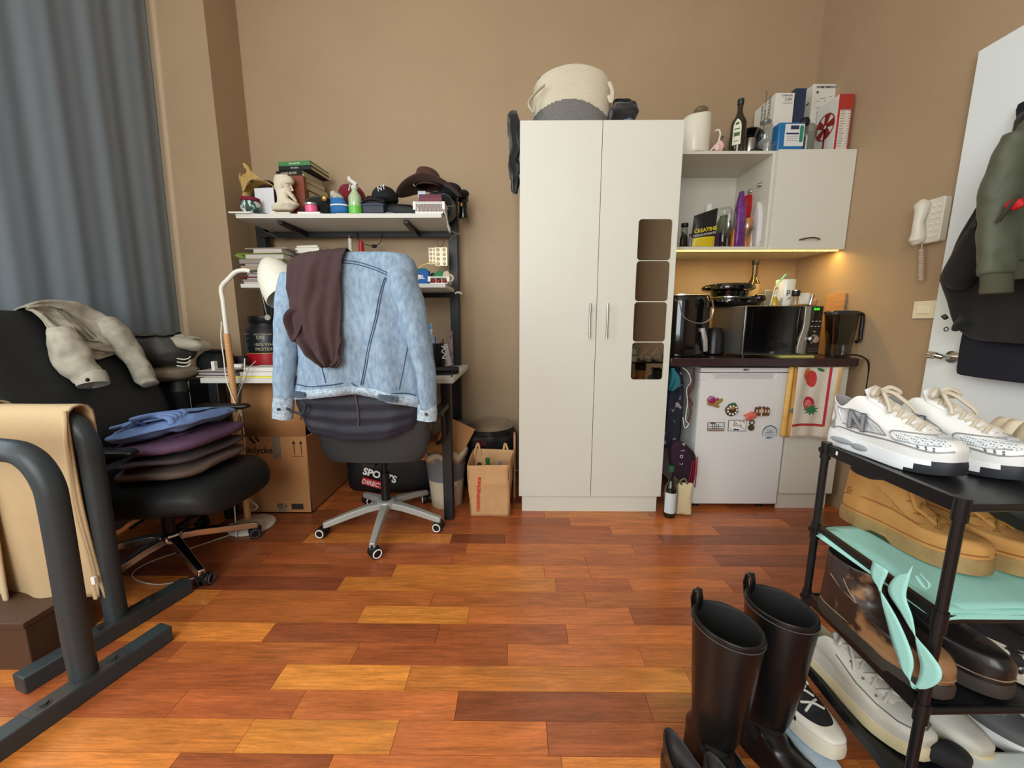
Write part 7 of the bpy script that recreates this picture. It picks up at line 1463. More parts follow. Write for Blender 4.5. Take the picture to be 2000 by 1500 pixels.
b=M(); b.tube(curve([(-1.93,1.16,.80),(-1.80,1.158,.82),(-1.74,1.156,.83),(-1.715,1.15,.80),(-1.72,1.15,.76)],6),.006,8,flat=.5); b.build('waist_seam',MATS['khaki_light'],t)
t=thing('storage_box','low dark brown box with a white label on the floor under the trousers','box',(-1.66,1.14,0))
dbx=mat('dark_brown_box',(78,54,38),.6,bump=.15,bs=120,var=.08,vs=8)
b=M(); b.box(-1.79,-1.53,1.05,1.235,0,.15); b.build('carton',dbx,t,bevel=.003)
b=M(); b.box(-1.795,-1.525,1.045,1.24,.15,.17); b.build('lid',dbx,t,bevel=.002)
b=M(); b.box(-1.72,-1.62,1.0485,1.05,.095,.125); b.build('label',wh,t)
# ================================================================ COATS ON THE DOOR
wool=mat('black_wool_coat',(22,22,23),.9,bump=.4,bs=260,sheen=.15); ol=mat('olive_nylon',(80,84,66),.55,bump=.9,bs=24,var=.05,vs=20,sheen=.1); nvw=mat('navy_wool',(24,28,40),.9,bump=.4,bs=260)
def coat(b,rows,X,d,yr=.95,fold_=.01,seed=0,n=56):
    """rows: (pixel x of the left outline, pixel y); the right side runs on out of the frame"""
    rs=[]
    for px,py in rows:
        p=at(px,py,X=X); yl=p.y; cy=(yl+yr)/2; a=(yl-yr)/2
        r=[]
        for yy,xx in sel(a,d,n,.6):
            w_=fold_*math.sin(22*(cy+yy)+seed+2*p.z)+fold_*.5*math.sin(47*(cy+yy)+seed)
            r.append((X+xx+(w_ if xx<0 else 0),cy+yy,p.z))
        rs.append(r)
    b.rings(rs)
def rws(tab,n=18):
    t0=resample([tuple(map(float,q)) for q in tab],n); return t0
t=thing('navy_coat','dark navy coat hanging lowest on the white door behind the black coat','coat',(1.8,1.2,.8))
b=M(); coat(b,rws([(1895,560),(1882,640),(1872,690),(1868,722),(1872,733)],10),1.835,.028,.9,.004,2); b.noise(.003,12,2); b.build('body',nvw,t,sub=1)
b=M(); coat(b,[(1990,205),(1986,215),(1988,260),(1985,330)],1.85,.02,.95,.003); b.build('shoulder',nvw,t)
t=thing('black_coat','black wool coat with flared sleeve hanging on the white door','coat',(1.78,1.3,.95))
b=M(); coat(b,rws([(1992,215),(1980,260),(1962,320),(1936,370),(1908,415),(1884,460),(1860,505),(1838,545),(1846,566),(1860,600),(1872,640),(1890,660),(1925,668)],24),1.80,.035,.9,.008,4); b.noise(.006,10,6); b.build('body',wool,t,sub=1)
b=M(); rs=[]
for (l,y1),(r_,y2) in zip([(1950,365),(1920,400),(1893,442),(1868,482),(1846,520),(1828,554)],[(1990,395),(1970,440),(1945,480),(1920,520),(1895,555),(1868,572)]):
    A=at(l,y1,X=1.745); B=at(r_,y2,X=1.745); c=(A+B)/2; v=(B-A)/2; rs.append([(1.755+xx,c.y+v.y*k,c.z+v.z*k) for k,xx in sel(1,.03,28,.7)])
b.rings(rs); b.noise(.003,14,2); b.build('sleeve',wool,t,sub=1)
b=M(); q=at(1902,440,X=1.715); b.cyl((1.722,q.y,q.z),(1.714,q.y,q.z),.009,14); b.build('button',mat('horn_button',(58,54,52),.3),t)
b=M(); q=[at(x,y,X=1.76) for x,y in ((1895,590),(1875,600),(1862,615),(1855,632),(1866,645),(1880,655),(1900,662))]; b.ell(at(1876,632,X=1.775),.02,.035,.03); b.noise(.016,30,3); b.build('cuff_strap',wool,t,sub=1)
b=M(); q=at(1848,622,X=1.74); b.cyl(q,q+Vector((.0,.012,.012)),.008,10); q=at(1848,643,X=1.75); b.torus(q,.008,.002,14,6,'x'); b.build('buckle',mat('dark_metal',(90,88,86),.3,.8),t)
t=thing('bomber_jacket','olive green bomber jacket, frontmost of the coats hanging on the door','jacket',(1.7,1.25,1.1))
b=M(); coat(b,rws([(2012,232),(1998,262),(1985,300),(1978,350),(1972,400),(1968,450),(1966,500),(1965,520)],14),1.70,.05,.85,.010,1); b.noise(.006,9,2); b.build('body',ol,t,sub=1)
b=M(); coat(b,rws([(1969,516),(1967,530),(1972,548)],4),1.70,.042,.85,.002,1); b.build('waistband',mat('olive_rib',(84,84,66),.9,bump=.7,bs=300,sc=(1,8,.2)),t)
def wsl(Xs,path,rads,nm,m_,t,seed,amp=.007,flat=.7,sub=1):
    pts=curve([at(x,y,X=Xs) for x,y in path],6); n_=len(pts); rr=[interp([(i/(len(rads)-1),r_) for i,r_ in enumerate(rads)],i/(n_-1)) for i in range(n_)]
    b=M(); b.tube(pts,rr,26,flat=flat); b.noise(amp,16,seed); b.noise(amp*.5,42,seed+2); return b.build(nm,m_,t,sub=sub)
wsl(1.655,((2000,255),(1982,310),(1962,370),(1952,430),(1950,490),(1948,540)),(.05,.062,.066,.064,.062,.054),'sleeve',ol,t,4,.008)
wsl(1.65,((1948,536),(1946,556),(1944,576)),(.048,.046,.047),'cuff',MATS['olive_rib'],t,2,.002)
b=M(); a=at(1955,425,X=1.60); c=at(1978,385,X=1.585); d_=at(1990,400,X=1.585)
b.tube(curve([at(1950,432,X=1.60),at(1968,408,X=1.592),at(1990,380,X=1.59)],5),.006,8); b.build('pocket_flap',mat('olive_dark',(60,62,52),.6),t)
b=M(); b.ell(at(1980,400,X=1.60),.012,.026,.02); b.noise(.010,34,3); tag(b.build('red_tag_ribbon',mat('signal_red',(196,24,34),.6),sub=1),'bright red ribbon sticking out of the bomber jacket pocket','ribbon')
t=thing('coat_hook','steel over-door hook rail holding the coats on the white door','hook',(1.87,1.25,1.7)); b=M(); b.box(1.872,1.884,1.0,1.5,1.70,1.73)
for y in (1.05,1.2,1.35,1.47): b.tube(curve([(1.872,y,1.71),(1.84,y,1.70),(1.825,y,1.72),(1.82,y,1.745)],4),.005,8)
b.build('rail',steel,t)
# ================================================================ SHOE RACK AND SHOES
rk=mat('rack_black',(20,21,23),.35); 
PN,PL=(.797,.65),(.811,.97); LEN=.90; TZ=(.768,.545,.345,.15)
t=thing('shoe_rack','black four-tier shoe rack with round posts in the right foreground','shoe rack',(1.25,.8,0))
for (x,y) in (PN,PL,(PN[0]+LEN,PN[1]+.02),(PL[0]+LEN,PL[1]+.02)):
    b=M(); b.cyl((x,y,.0),(x,y,TZ[0]+.012),.0088,16)
    for z in TZ: b.cyl((x,y,z-.028),(x,y,z+.014),.0118,16)
    b.cyl((x,y,TZ[0]+.012),(x,y,TZ[0]+.016),.012,16); b.build('post',rk,t)
for z in TZ:
    b=M()
    for x0 in (0,LEN):
        a=Vector((PN[0]+x0,PN[1],z)); c=Vector((PL[0]+x0,PL[1],z)); d=(c-a).normalized(); n=Vector((-d.y,d.x,0))*.006
        b.rings([[p+n+Vector((0,0,.012)),p-n+Vector((0,0,.012)),p-n-Vector((0,0,.014)),p+n-Vector((0,0,.014))] for p in (a,c)])
    for y in (PN[1],PL[1]): b.cyl((PN[0],y,z-.004),(PN[0]+LEN,y+.02,z-.004),.0075,12)
    b.rings([[(PN[0]+.005,PN[1],z+.001),(PN[0]+LEN,PN[1]+.02,z+.001)],[(PL[0]+.005,PL[1],z+.001),(PL[0]+LEN,PL[1]+.02,z+.001)]],False)
    b.rings([[(PN[0]+.005,PN[1],z-.002),(PN[0]+LEN,PN[1]+.02,z-.002)],[(PL[0]+.005,PL[1],z-.002),(PL[0]+LEN,PL[1]+.02,z-.002)]],False)
    b.build('shelf',rk,t)
b=M(); b.box(PL[0]-.008,PL[0]-.0065,.885,.93,TZ[0]-.004,TZ[0]+.006); b.build('label',wh,t)
def shoe(name,label,cat,loc,rz,up,so,li,L=.285,W=.10,sole=.03,toe=.05,ht=.10,hc=.07,hh=.085,c0=.03,c1=.42,cb=.031,shaft=None,lace=None,nl=0,lr=.0022,
         reg=None,mats=(),point=.55,group=None,spring=.010,toe_so=None,toe_s=.84,tongue=True,lip=.004,wf=None,heelb=0,rx=0,ry=0,deep=True,lbd=.5,taper=0,sh_pts=None,out=1.035,nse=0,sub=1,lv=(.52,.98)):
    t=thing(name,label,cat,loc,rz,group,rx,ry)
    wf=wf or [(0,.70),(.2,.70),(.42,.70),(.72,1),(.9,.93),(1,.8)]
    N=48
    def outl(th):
        s=(1-math.cos(th))/2; y=W/2*interp(wf,s)*math.copysign(abs(math.sin(th))**point,math.sin(th)); return s*L, y+.006*math.sin(math.pi*s)*.0, s
    def S(th,v,o=0):
        x0,y0,s=outl(th); wh_=max(0,min(1,(.34-s)/.34)); wt_=max(0,min(1,(s-.42)/.36)); wt_=wt_*wt_*(3-2*wt_); ws_=1-wh_-wt_; c=math.cos(th)
        sole_=sole*(1-taper*s)
        ft_=[(0,0),(.15,-.01),(.35,.10),(.52,.50),(.66,.86),(1,1)] if shaft else [(0,0),(.15,-.01),(.35,.07),(.6,.42),(.8,.72),(1,1)]
        f=wt_*interp(ft_,v)+wh_*interp([(0,0),(.4,.35),(1,1)],v)+ws_*interp([(0,0),(.3,-.05),(.6,.28),(1,1)],v)
        z=wt_*interp([(0,sole_),(.15,sole_+.62*(toe-sole_)),(.35,toe)]+([(.52,toe+.04*(ht-toe)),(.66,toe+.24*(ht-toe))] if shaft else [(.6,toe+.30*(ht-toe)),(.8,toe+.66*(ht-toe))])+[(1,ht)],v)+wh_*(sole_+(hh-sole_)*v)+ws_*interp([(0,sole_),(.3,sole_+.42*(hc-sole_)),(.6,sole_+.75*(hc-sole_)),(1,hc)],v)
        a=(c1-c0)/2*L; xc=(c0+c1)/2*L-a*c; yc=cb*math.sin(th)
        x,y=x0+(xc-x0)*f,y0+(yc-y0)*f
        sp=spring*max(0,(x/L-.72)/.28)**2
        return Vector((x,y,z+sp+o))
    th=[2*math.pi*j/N for j in range(N)]; K=14; vs=[i/K for i in range(K+1)]
    b=M(False); rs=[[S(a,v) for a in th] for v in vs]; nb=len(rs)
    if shaft:
        for (xc,z,a_,b_) in shaft: rs.append([Vector((xc-a_*math.cos(q),b_*math.sin(q),z)) for q in th])
    top=rs[-1]; cen=sum(top,Vector())/N
    rs.append([p+(cen-p)*.035+Vector((0,0,lip)) for p in top]); ins=len(rs)
    rs.append([p+(cen-p)*.10 for p in top])
    zt=min(p.z for p in top); zb=sole+.012
    if shaft:
        for (xc,z,a_,b_) in reversed(shaft[:-1]): rs.append([Vector((xc-a_*.88*math.cos(q),b_*.88*math.sin(q),z-.004)) for q in th])
        top=rs[-1]; cen=sum(top,Vector())/N
    rs.append([Vector((p.x+(cen.x-p.x)*.2,p.y*.8,zb+.01)) for p in top]); rs.append([Vector((p.x+(cen.x-p.x)*.6,p.y*.4,zb)) for p in top])
    ml=[up,li]+list(mats)
    def kf(a,j):
        if a>=ins-1: return 1
        if a>=nb-1: return reg(1.01+.01*a,(j+.5)/N*360) if reg else 0
        return reg(vs[a]+.5/K,(j+.5)/N*360) if reg else 0
    b.rings(rs,True,False,True,kf)
    if nse: b.noise(nse,30,len(label))
    u=b.build('upper',ml,t,sub=sub,sharp=60)
    # sole
    b=M(False); rr=[]
    for k,z in ((.93,0),(out-.015,.003),(out,sole*.3),(out,sole*.7),(out-.02,sole),(.95,sole+.002),(.3,sole+.001)):
        r=[]
        for a in th:
            x,y,s=outl(a); x=(x-L/2)*(1+(k-1)*.7)+L/2; y*=k; z_=z*(1-taper*s); sp=spring*max(0,(x/L-.72)/.28)**2*(1.4 if z==0 else 1); r.append((x,y,z_+sp+(sole*heelb if (z<sole*.6 and .28<s<.45) else 0)))
        rr.append(r)
    b.rings(rr,True,True,True,(lambda a,j: 1 if toe_so and (1-math.cos((j+.5)/N*2*math.pi))/2>toe_s-(.16 if a<2 else .08 if a<3 else 0) else 0)); b.build('sole',[so]+([toe_so] if toe_so else []),t,sharp=35)
    if tongue and nl:
        b=M(False); pts=[S(math.pi,v,.004) for v in (.55,.7,.85,1)]; e=S(math.pi,1); pts.append(e+Vector((-.012,0,.028))); 
        b.rings([[p+Vector((0,y*w_,-.35*abs(y)*w_)) for y in (-1,-.6,0,.6,1)] for p,w_ in zip(pts,(.016,.02,.024,.027,.026))],False); b.build('tongue',up,t,solid=.005,sharp=180)
    if nl:
        b=M(False)
        for i in range(nl):
            v=lv[0]+(lv[1]-lv[0])*i/(nl-1); v2=min(1,v+(lv[1]-lv[0])/(nl-1)*.8); d=lbd
            for sg in (1,-1):
                A=S(math.pi+sg*d,v,.003); B=S(math.pi-sg*d*.9,v2,.003); m_=(A+B)/2+Vector((.001,0,.008)); b.tube(curve([A,m_,B],4),lr,6)
        e=S(math.pi,1,.012)
        for sg in (1,-1):
            b.tube(curve([e,e+Vector((.008,sg*.018,.014)),e+Vector((.016,sg*.038,.004)),e+Vector((.010,sg*.03,-.004)),e+Vector((.002,sg*.004,.0))],6),lr*1.25,6)
            b.tube(curve([e,e+Vector((.018,sg*.012,.004)),e+Vector((.045,sg*.028,-.02)),e+Vector((.055,sg*.036,-.035))],6),lr,6)
        b.build('laces',lace,t)
    t['_L']=L
    return t,S,u
def clean(): 
    for o in COL.objects:
        if '_L' in o.keys(): del o['_L']
def place(hp,tp,Z):
    a=at(hp[0],hp[1],Z=Z); c=at(tp[0],tp[1],Z=Z); return (a.x,a.y,Z), math.degrees(math.atan2(c.y-a.y,c.x-a.x)), math.hypot(c.x-a.x,c.y-a.y)
wl=mat('white_leather',(232,232,230),.4,bump=.15,bs=200); msh=dots('silver_mesh',(214,218,222),(128,134,142),230,.36); dgr=mat('sneaker_dark_rubber',(38,40,46),.5); lng=mat('grey_lining',(150,148,148),.9); wsole=mat('white_foam',(236,238,240),.5); lcw=mat('cream_lace',(206,196,178),.8,bump=.4,bs=500); slv=mat('silver_overlay',(168,172,176),.3,.5)
def nbreg(v,d):
    q=abs(d-180)
    if v>1: return 0
    if v>.80 and q>140: return 3
    if .22<v<.44 and 14<q<70: return 2
    if .34<v<.5 and q<14: return 2
    if .30<v<.86 and 82<q<128: return 2
    if .10<v<.30 and q>146: return 3
    return 0
Z1=TZ[0]+.001
for i,(loc,rz,lb) in enumerate((((.866,1.02,Z1),-80,'white and silver running shoe with letter N at the post end, top tier'),((.985,1.0,Z1),-80,'white and silver running shoe beside the post-end one on the top tier'))):
    t,S,u=shoe('running_shoe',lb,'shoe',loc,rz,wl,wsole,lng,L=.268,W=.106,taper=.3,sole=.042,toe=.074,ht=.142,hc=.108,hh=.132,c0=.0,c1=.36,cb=.036,lace=lcw,nl=6,lr=.0042,reg=nbreg,mats=(msh,slv),toe_so=dgr,toe_s=.90,group='white running shoes',nse=.0012)
    # N letter on the outer flank
    for sg in (1,-1):
        b=M(False); th=math.pi+sg*rad(104); P_=S(th,.5); Pa=S(th+.12,.5); Pb=S(th,.85); ex=(Pa-P_).normalized(); 
        if ex.x<0: ex=-ex
        if sg<0: ex=ex*1
        ez=(Pb-S(th,.15)).normalized(); nz_=ex.cross(ez).normalized()
        if nz_.y*P_.y<0: nz_=-nz_; ex=-ex
        ez=nz_.cross(ex); P_=P_+nz_*.004
        T0=Matrix(((ex.x,ez.x,nz_.x,P_.x+nz_.x*.005),(ex.y,ez.y,nz_.y,P_.y+nz_.y*.005),(ex.z,ez.z,nz_.z,P_.z+nz_.z*.005),(0,0,0,1)))
        if sg<0: pass
        b.text('N',.058,T0,bold=.0035,ext=.001); b.build('lettering',mat('n_outline',(92,98,106),.4),u)
        b=M(False); b.text('N',.058,T0@Matrix.Translation((0,0,.0012)),bold=.0008,ext=.001); b.build('lettering',mat('n_silver',(186,190,194),.3,.5),u)
        b=M(False)
        b.tube([S(math.pi+sg*rad(a_),v,.0015) for a_,v in ((80,.28),(78,.5),(80,.72),(88,.88),(104,.9),(122,.86),(130,.7),(130,.45),(128,.28),(104,.24),(80,.28))],.0018,6)
        b.tube(curve([S(math.pi+sg*rad(a_),v,.0015) for a_,v in ((10,.45),(24,.46),(45,.46),(64,.44),(74,.34),(70,.22),(50,.2),(30,.22))],3),.0018,6)
        b.tube(curve([S(math.pi+sg*rad(a_),v,.0015) for a_,v in ((150,.06),(132,.16),(110,.14),(84,.18),(62,.14),(40,.10),(14,.12))],3),.0022,6)
        b.tube(curve([S(math.pi+sg*rad(a_),v,.0015) for a_,v in ((172,.9),(150,.7),(140,.45),(148,.2))],3),.0025,6); b.build('overlay_seams',slv,u)
        b=M(False); xx=.055; yy=sg*.106/2*.74*1.035; b.ell((xx,yy,.024),.028,.004,.007); b.ell((.10,yy*.98,.020),.02,.004,.008); b.build('midsole_inserts',mat('midsole_grey',(150,154,158),.5),u)
        b=M(False)
        for k in range(6): q=S(math.pi+sg*rad(38+7*(k%3)),.13+.035*(k//3)+.01*(k%3)); b.ell(q+Vector((.001,-.001*sg*-1,0)),.0022,.0022,.0022,8,6)
        b.build('vent_holes',mat('hole_grey',(120,122,124),.6),u)
bei=mat('beige_suede',(214,202,176),.85,bump=.3,bs=300)
# beige strap sandals
def sandal(label,loc,rz,m_,sm,group,straps=((.62,.05),(.78,.035),(.2,.06)),L=.27,nm='sandal',rim=False):
    t=thing(nm,label,'shoe',loc,rz,group); b=M(False); ol_=[]
    for j in range(40):
        a=2*math.pi*j/40; s=(1-math.cos(a))/2; ol_.append((s*L,.046*interp([(0,.72),(.4,.68),(.72,1),(1,.8)],s)*math.copysign(abs(math.sin(a))**.55,math.sin(a))))
    b.prism(ol_,0,.022,'xy'); b.build('sole',sm,t,bevel=.004)
    b=M(False); b.prism([(x*.96+.005,y*.9) for x,y in ol_],.022,.025,'xy'); b.build('footbed',m_,t)
    for (s,h) in straps:
        w_=.046*interp([(0,.72),(.4,.68),(.72,1),(1,.8)],s); b=M(False)
        b.rings([[(s*L+dx+.012*math.sin(a),w_*1.02*math.cos(a),.018+h*math.sin(a)) for a in [math.pi*i/16 for i in range(17)]] for dx in (-.011,.011)],False); b.build('strap',m_,t,solid=.003)
    if rim:
        b=M(False); b.tube([(x*.97,y*1.0,.03+.0*x) for x,y in ol_],.004,6,True); b.build('rim',m_,t)
    return t
sandal('beige strap sandal beside the running shoes on the top tier',(1.115,.98,Z1),-78,bei,mat('sandal_sole_cream',(214,204,180),.7),'beige sandals',((.62,.055),(.80,.04),(.42,.085),(.1,.07)))
sandal('farther beige strap sandal of the pair on the top tier',(1.215,.98,Z1),-80,bei,MATS['sandal_sole_cream'],'beige sandals',((.62,.055),(.80,.04),(.42,.085),(.1,.07)))
plm=mat('plum_velvet',(48,28,42),.9,sheen=.4,bump=.3,bs=300)
shoe('velvet_slipper','dark plum slipper behind the beige sandals on the top tier','shoe',(1.31,.99,Z1),-82,plm,blkp,blkp,L=.27,W=.10,sole=.02,toe=.05,ht=.075,hc=.05,hh=.06)
# tan work boots
nub=mat('wheat_nubuck',(206,156,88),.85,bump=.25,bs=300,c2=(176,124,66),cs=9); nubs=mat('gum_sole',(168,136,86),.7,c2=(140,112,72),cs=30); clr=mat('padded_collar',(36,32,34),.7); lcy=mat('yellow_brown_lace',(150,112,48),.7); eye=mat('brass_eyelet',(206,170,110),.3,.8)
def tbreg(v,d): return 2 if v>1.0 or (v>.93 and abs(d-180)>30) else 0
Z2=TZ[1]+.008
for i,(loc,rz,lb) in enumerate((((.925,1.02,Z2),-76,'wheat coloured lace-up work boot at the post end of the second tier'),((1.05,1.01,Z2),-78,'wheat coloured work boot beside its mate on the second tier'))):
    t,S,u=shoe('work_boot',lb,'boot',loc,rz,nub,nubs,clr,L=.285,W=.108,sole=.038,toe=.076,ht=.170,hc=.15,hh=.155,c0=.02,c1=.50,cb=.042,lace=lcy,nl=5,lr=.0026,reg=tbreg,mats=(clr,),shaft=[(.078,.175,.070,.042),(.076,.194,.070,.043)],group='wheat work boots',heelb=.3,nse=.002,lv=(.5,.99),lbd=.42)
    b=M(False)
    for k in range(5):
        v=.5+.49*k/4
        for sg in (1,-1): q=S(math.pi+sg*.46,v,.001); b.torus(q,.0048,.0016,12,6,'y' if k<0 else 'z')
    b.build('eyelets',eye,u)
    b=M(False)
    for sg in (1,-1):
        b.tube([S(math.pi+sg*rad(d_),v,.001) for d_,v in ((165,.28),(150,.34),(120,.36),(95,.34),(75,.37),(55,.48),(38,.52))],.0016,6)
        b.tube([S(math.pi+sg*rad(d_),.05,.001) for d_ in range(4,176,8)],.0018,6)
        q=S(math.pi+sg*rad(140),.42,.001); b.torus(q,.010,.0012,16,6,'y'); b.ell(q,.004,.0015,.004,8,6)
    b.build('stitching',mat('boot_stitch',(150,92,44),.8),u)
olv=mat('dark_olive_boot',(58,62,54),.6,bump=.3,bs=120)
shoe('ankle_boot','dark olive grey ankle boot behind the wheat work boots','boot',(1.20,.99,Z2),-80,olv,blkp,blkp,L=.29,W=.105,sole=.03,toe=.07,ht=.13,hc=.11,hh=.12,cb=.038,lace=blkp,nl=4,shaft=[(.065,.15,.055,.04)])
# mint cloth under the work boots with hanging handles
mint=mat('mint_nonwoven',(168,226,216),.8,bump=.3,bs=260,transl=.1)
t=thing('mint_bag','folded mint green cloth bag under the work boots, its handles hanging down','bag',(.95,.82,TZ[1]))
b=M(); 
for k in range(3): 
    z=TZ[1]+.0025+.0025*k
    b.grid(lambda u,v:(.792+.012*k+.46*u,.655-.012+.30*v+.010*k,z-.010*max(0,(.06-u)/.06)**2+.0025*math.sin(9*u+k)*math.sin(7*v+2*k)),24,16)
b.build('folded_cloth',mint,t,solid=.0015,sharp=180)
b=M(); hp=[at(x,y,X=.775) for x,y in ((1720,1105),(1712,1135),(1722,1165),(1742,1210),(1760,1260),(1768,1290),(1772,1320),(1790,1345),(1812,1330),(1818,1305),(1805,1275),(1788,1245),(1770,1200),(1752,1160),(1762,1128),(1778,1112))]
pts=curve(hp,6); wdt=Vector((0,.5,.25)).normalized()
b.rings([[p+Vector((.0,w_*math.cos(i*.12),w_*.6*math.sin(i*.09)+0)) for w_ in (-.017,-.008,0,.008,.017)] for i,p in enumerate(pts)],False); b.build('handle',mint,t,solid=.002,sharp=180)
b=M(); b.tube(curve([at(1790,1125,X=.79),at(1800,1140,X=.785),at(1812,1150,X=.785),at(1816,1140,X=.785),at(1800,1122,X=.79)],5),.0035,6,flat=.4); b.build('folded_edge',mint,t)
# Chelsea boots
def chel(nm_,c1_,c2_,thr=None,cs=10): return mat(nm_,c1_,.38,bump=.25,bs=60,c2=c2_,cs=cs,coat=.15,thr=thr)
brl=chel('worn_brown_leather',(50,38,33),(150,112,76),cs=7,thr=.58); bkl=chel('worn_black_leather',(30,28,28),(74,56,46),cs=8,thr=.62); els=mat('elastic_panel',(60,46,42),.85,bump=.6,bs=400); csl=mat('boot_sole_dark',(58,54,50),.6)
def chreg(v,d):
    q=abs(d-180); return 2 if (v>.55 and 78<q<112) else 0
Z3=TZ[2]+.001
for (loc,rz,lb,m_) in (((.818,.925,Z3),-83,'worn brown leather Chelsea boot at the post end of the third tier',brl),((.925,.925,Z3),-80,'worn black leather Chelsea boot beside the brown one on the third tier',bkl)):
    t,S,u=shoe('chelsea_boot',lb,'boot',loc,rz,m_,csl,clr,L=.27,W=.102,sole=.032,toe=.086,ht=.15,hc=.128,hh=.135,c0=.02,c1=.45,cb=.041,reg=chreg,mats=(els,),shaft=[(.070,.158,.063,.041),(.069,.176,.063,.042)],nse=.0025,point=.6)
    b=M(False)
    for sg in (1,-1): b.tube([S(math.pi+sg*rad(d_),v,.0012) for d_,v in ((78,.98),(80,.75),(86,.6),(95,.55),(104,.6),(110,.75),(112,.98))],.0012,6)
    b.tube([S(math.pi+rad(d_),.04,.001) for d_ in range(-170,171,10)],.0014,6)
    b.build('stitching',mat('pale_stitch',(150,126,104),.8),u)
cow=mat('cow_print',(40,34,38),.75,c2=(226,220,204),cs=34,thr=.47); cow2=mat('brown_black_suede',(44,36,38),.85,bump=.3,bs=300)
shoe('loafer','black and white cow print loafer at the end of the third tier row in view','shoe',(1.032,.945,Z3),-76,cow,mat('loafer_sole',(206,198,178),.6),cow2,L=.295,W=.10,sole=.022,toe=.055,ht=.082,hc=.06,hh=.075,c1=.50,cb=.036,reg=lambda v,d: 2 if v>.55 else 0,mats=(cow2,),group='cow print loafers')
shoe('loafer','dark suede shoe behind the cow print loafer on the third tier','shoe',(1.165,.935,Z3),-79,cow2,blkp,blkp,L=.29,W=.10,sole=.02,toe=.055,ht=.08,hc=.06,hh=.07,c1=.5)
# bottom tier
Z4=TZ[3]+.001
yws=mat('yellowed_sole',(206,194,156),.6); wl2=mat('worn_white_leather',(214,214,206),.55,c2=(186,182,170),cs=10,bump=.2,bs=120)
t,S,u=shoe('white_sneaker','worn white leather sneaker with yellowed sole on the bottom tier','shoe',(.835,.99,Z4),-80,wl2,yws,mat('beige_lining',(186,172,146),.9),L=.30,W=.110,sole=.034,toe=.068,ht=.125,hc=.088,hh=.108,c1=.36,cb=.036,lace=mat('white_lace',(210,208,200),.8),nl=5,lr=.0035,group='worn white sneakers',nse=.0015)
b=M(False)
for sg in (1,-1):
    b.tube([S(math.pi+sg*rad(d_),v,.001) for d_,v in ((0,.33),(20,.33),(35,.35),(50,.42),(60,.55),(64,.8))],.0015,6)
    for k in range(4): q=S(math.pi+sg*.62,.55+.13*k,.001); b.ell(q,.0028,.0028,.0028,8,6)
b.build('stitching',mat('grey_stitch',(110,108,104),.8),u)
shoe('white_sneaker','second worn white sneaker further along the bottom tier','shoe',(.955,.98,Z4),-82,wl2,yws,MATS['beige_lining'],L=.30,W=.108,sole=.03,toe=.058,ht=.11,hc=.078,hh=.095,c1=.38,cb=.036,lace=MATS['white_lace'],nl=5,lr=.0035,group='worn white sneakers',nse=.0015)
cv=mat('black_canvas',(28,28,32),.85,bump=.5,bs=500)
t,S,u=shoe('canvas_sneaker','black canvas sneaker with white rubber toe cap left of the worn white sneaker','shoe',(.728,1.06,.055),-82,cv,mat('cream_rubber',(220,212,192),.5),blkp,L=.295,W=.104,sole=.036,toe=.056,ht=.10,hc=.07,hh=.085,c1=.38,cb=.035,lace=MATS['white_lace'],nl=5,lr=.003,reg=lambda v,d: 2 if v<.42 and abs(d-180)<60 else 0,mats=(mat('rubber_cap',(226,222,212),.4),))
sbox('shoe_box','flat pale blue shoe box on the floor at the post end of the rack','box',.66,.775,.70,1.02,0,.052,mat('pale_blue_card2',(150,176,200),.6,c2=(196,210,222),cs=20),.003)
gry=mat('grey_textile',(96,98,100),.85,bump=.5,bs=300); 
shoe('grey_sneaker','grey and white striped sneaker between the white ones and the sandal, bottom tier','shoe',(1.075,.975,Z4),-80,gry,wsole,blkp,L=.29,W=.10,sole=.032,toe=.055,ht=.10,hc=.072,hh=.088,lace=MATS['white_lace'],nl=5,lr=.003)
sandal('pale green white slide sandal with open frame on the bottom tier',(1.195,.975,Z4),-80,mat('pale_sage',(196,204,190),.5),MATS['pale_sage'],'pale slides',((.66,.05),(.5,.055)),.28,'slide_sandal',True)
sbox('crumpled_wrap','white crumpled wrapping paper at the near edge of the bottom tier','paper',.92,1.25,.655,.70,Z4,Z4+.035,mat('white_wrap',(214,224,220),.5,bump=.6,bs=30),.008)
b=M(); b.ell((.92,.69,Z4+.03),.045,.03,.028); b.noise(.015,22,4); tag(b.build('black_sock',cv,sub=1),'black crumpled sock at the near edge of the bottom tier','sock')
# shoes of the far end of the rack (seen in the mirror tiles)
cop=mat('copper_strap',(196,116,76),.35,.5); slr=mat('silver_strap',(190,190,192),.3,.7)
sandal('copper coloured strap sandal at the far end of the top tier',(1.42,.97,Z1),-85,cop,blkp,'copper sandals',((.6,.07),(.8,.05),(.3,.09),(.1,.08)))
sandal('copper coloured strap sandal nearest the end of the top tier',(1.53,.97,Z1),-86,cop,blkp,'copper sandals',((.6,.07),(.8,.05),(.3,.09),(.1,.08)))
sandal('silver strap sandal between plum slipper and copper sandals',(1.62,.97,Z1),-88,slr,blkp,'silver sandals',((.6,.06),(.8,.05),(.2,.08)))
for i,(x,m_,lb) in enumerate(((1.33,bkl,'black leather boot in the far half of the second tier'),(1.45,olv,'olive boot in the far half of the second tier'),(1.57,nub,'wheat boot at the far end of the second tier'))):
    shoe('ankle_boot',lb,'boot',(x,.97,Z2),-84,m_,nubs,clr,L=.29,W=.10,sole=.03,toe=.07,ht=.12,hc=.10,hh=.11,cb=.036,shaft=[(.065,.145,.05,.038)],group='boots at the far end of the rack')
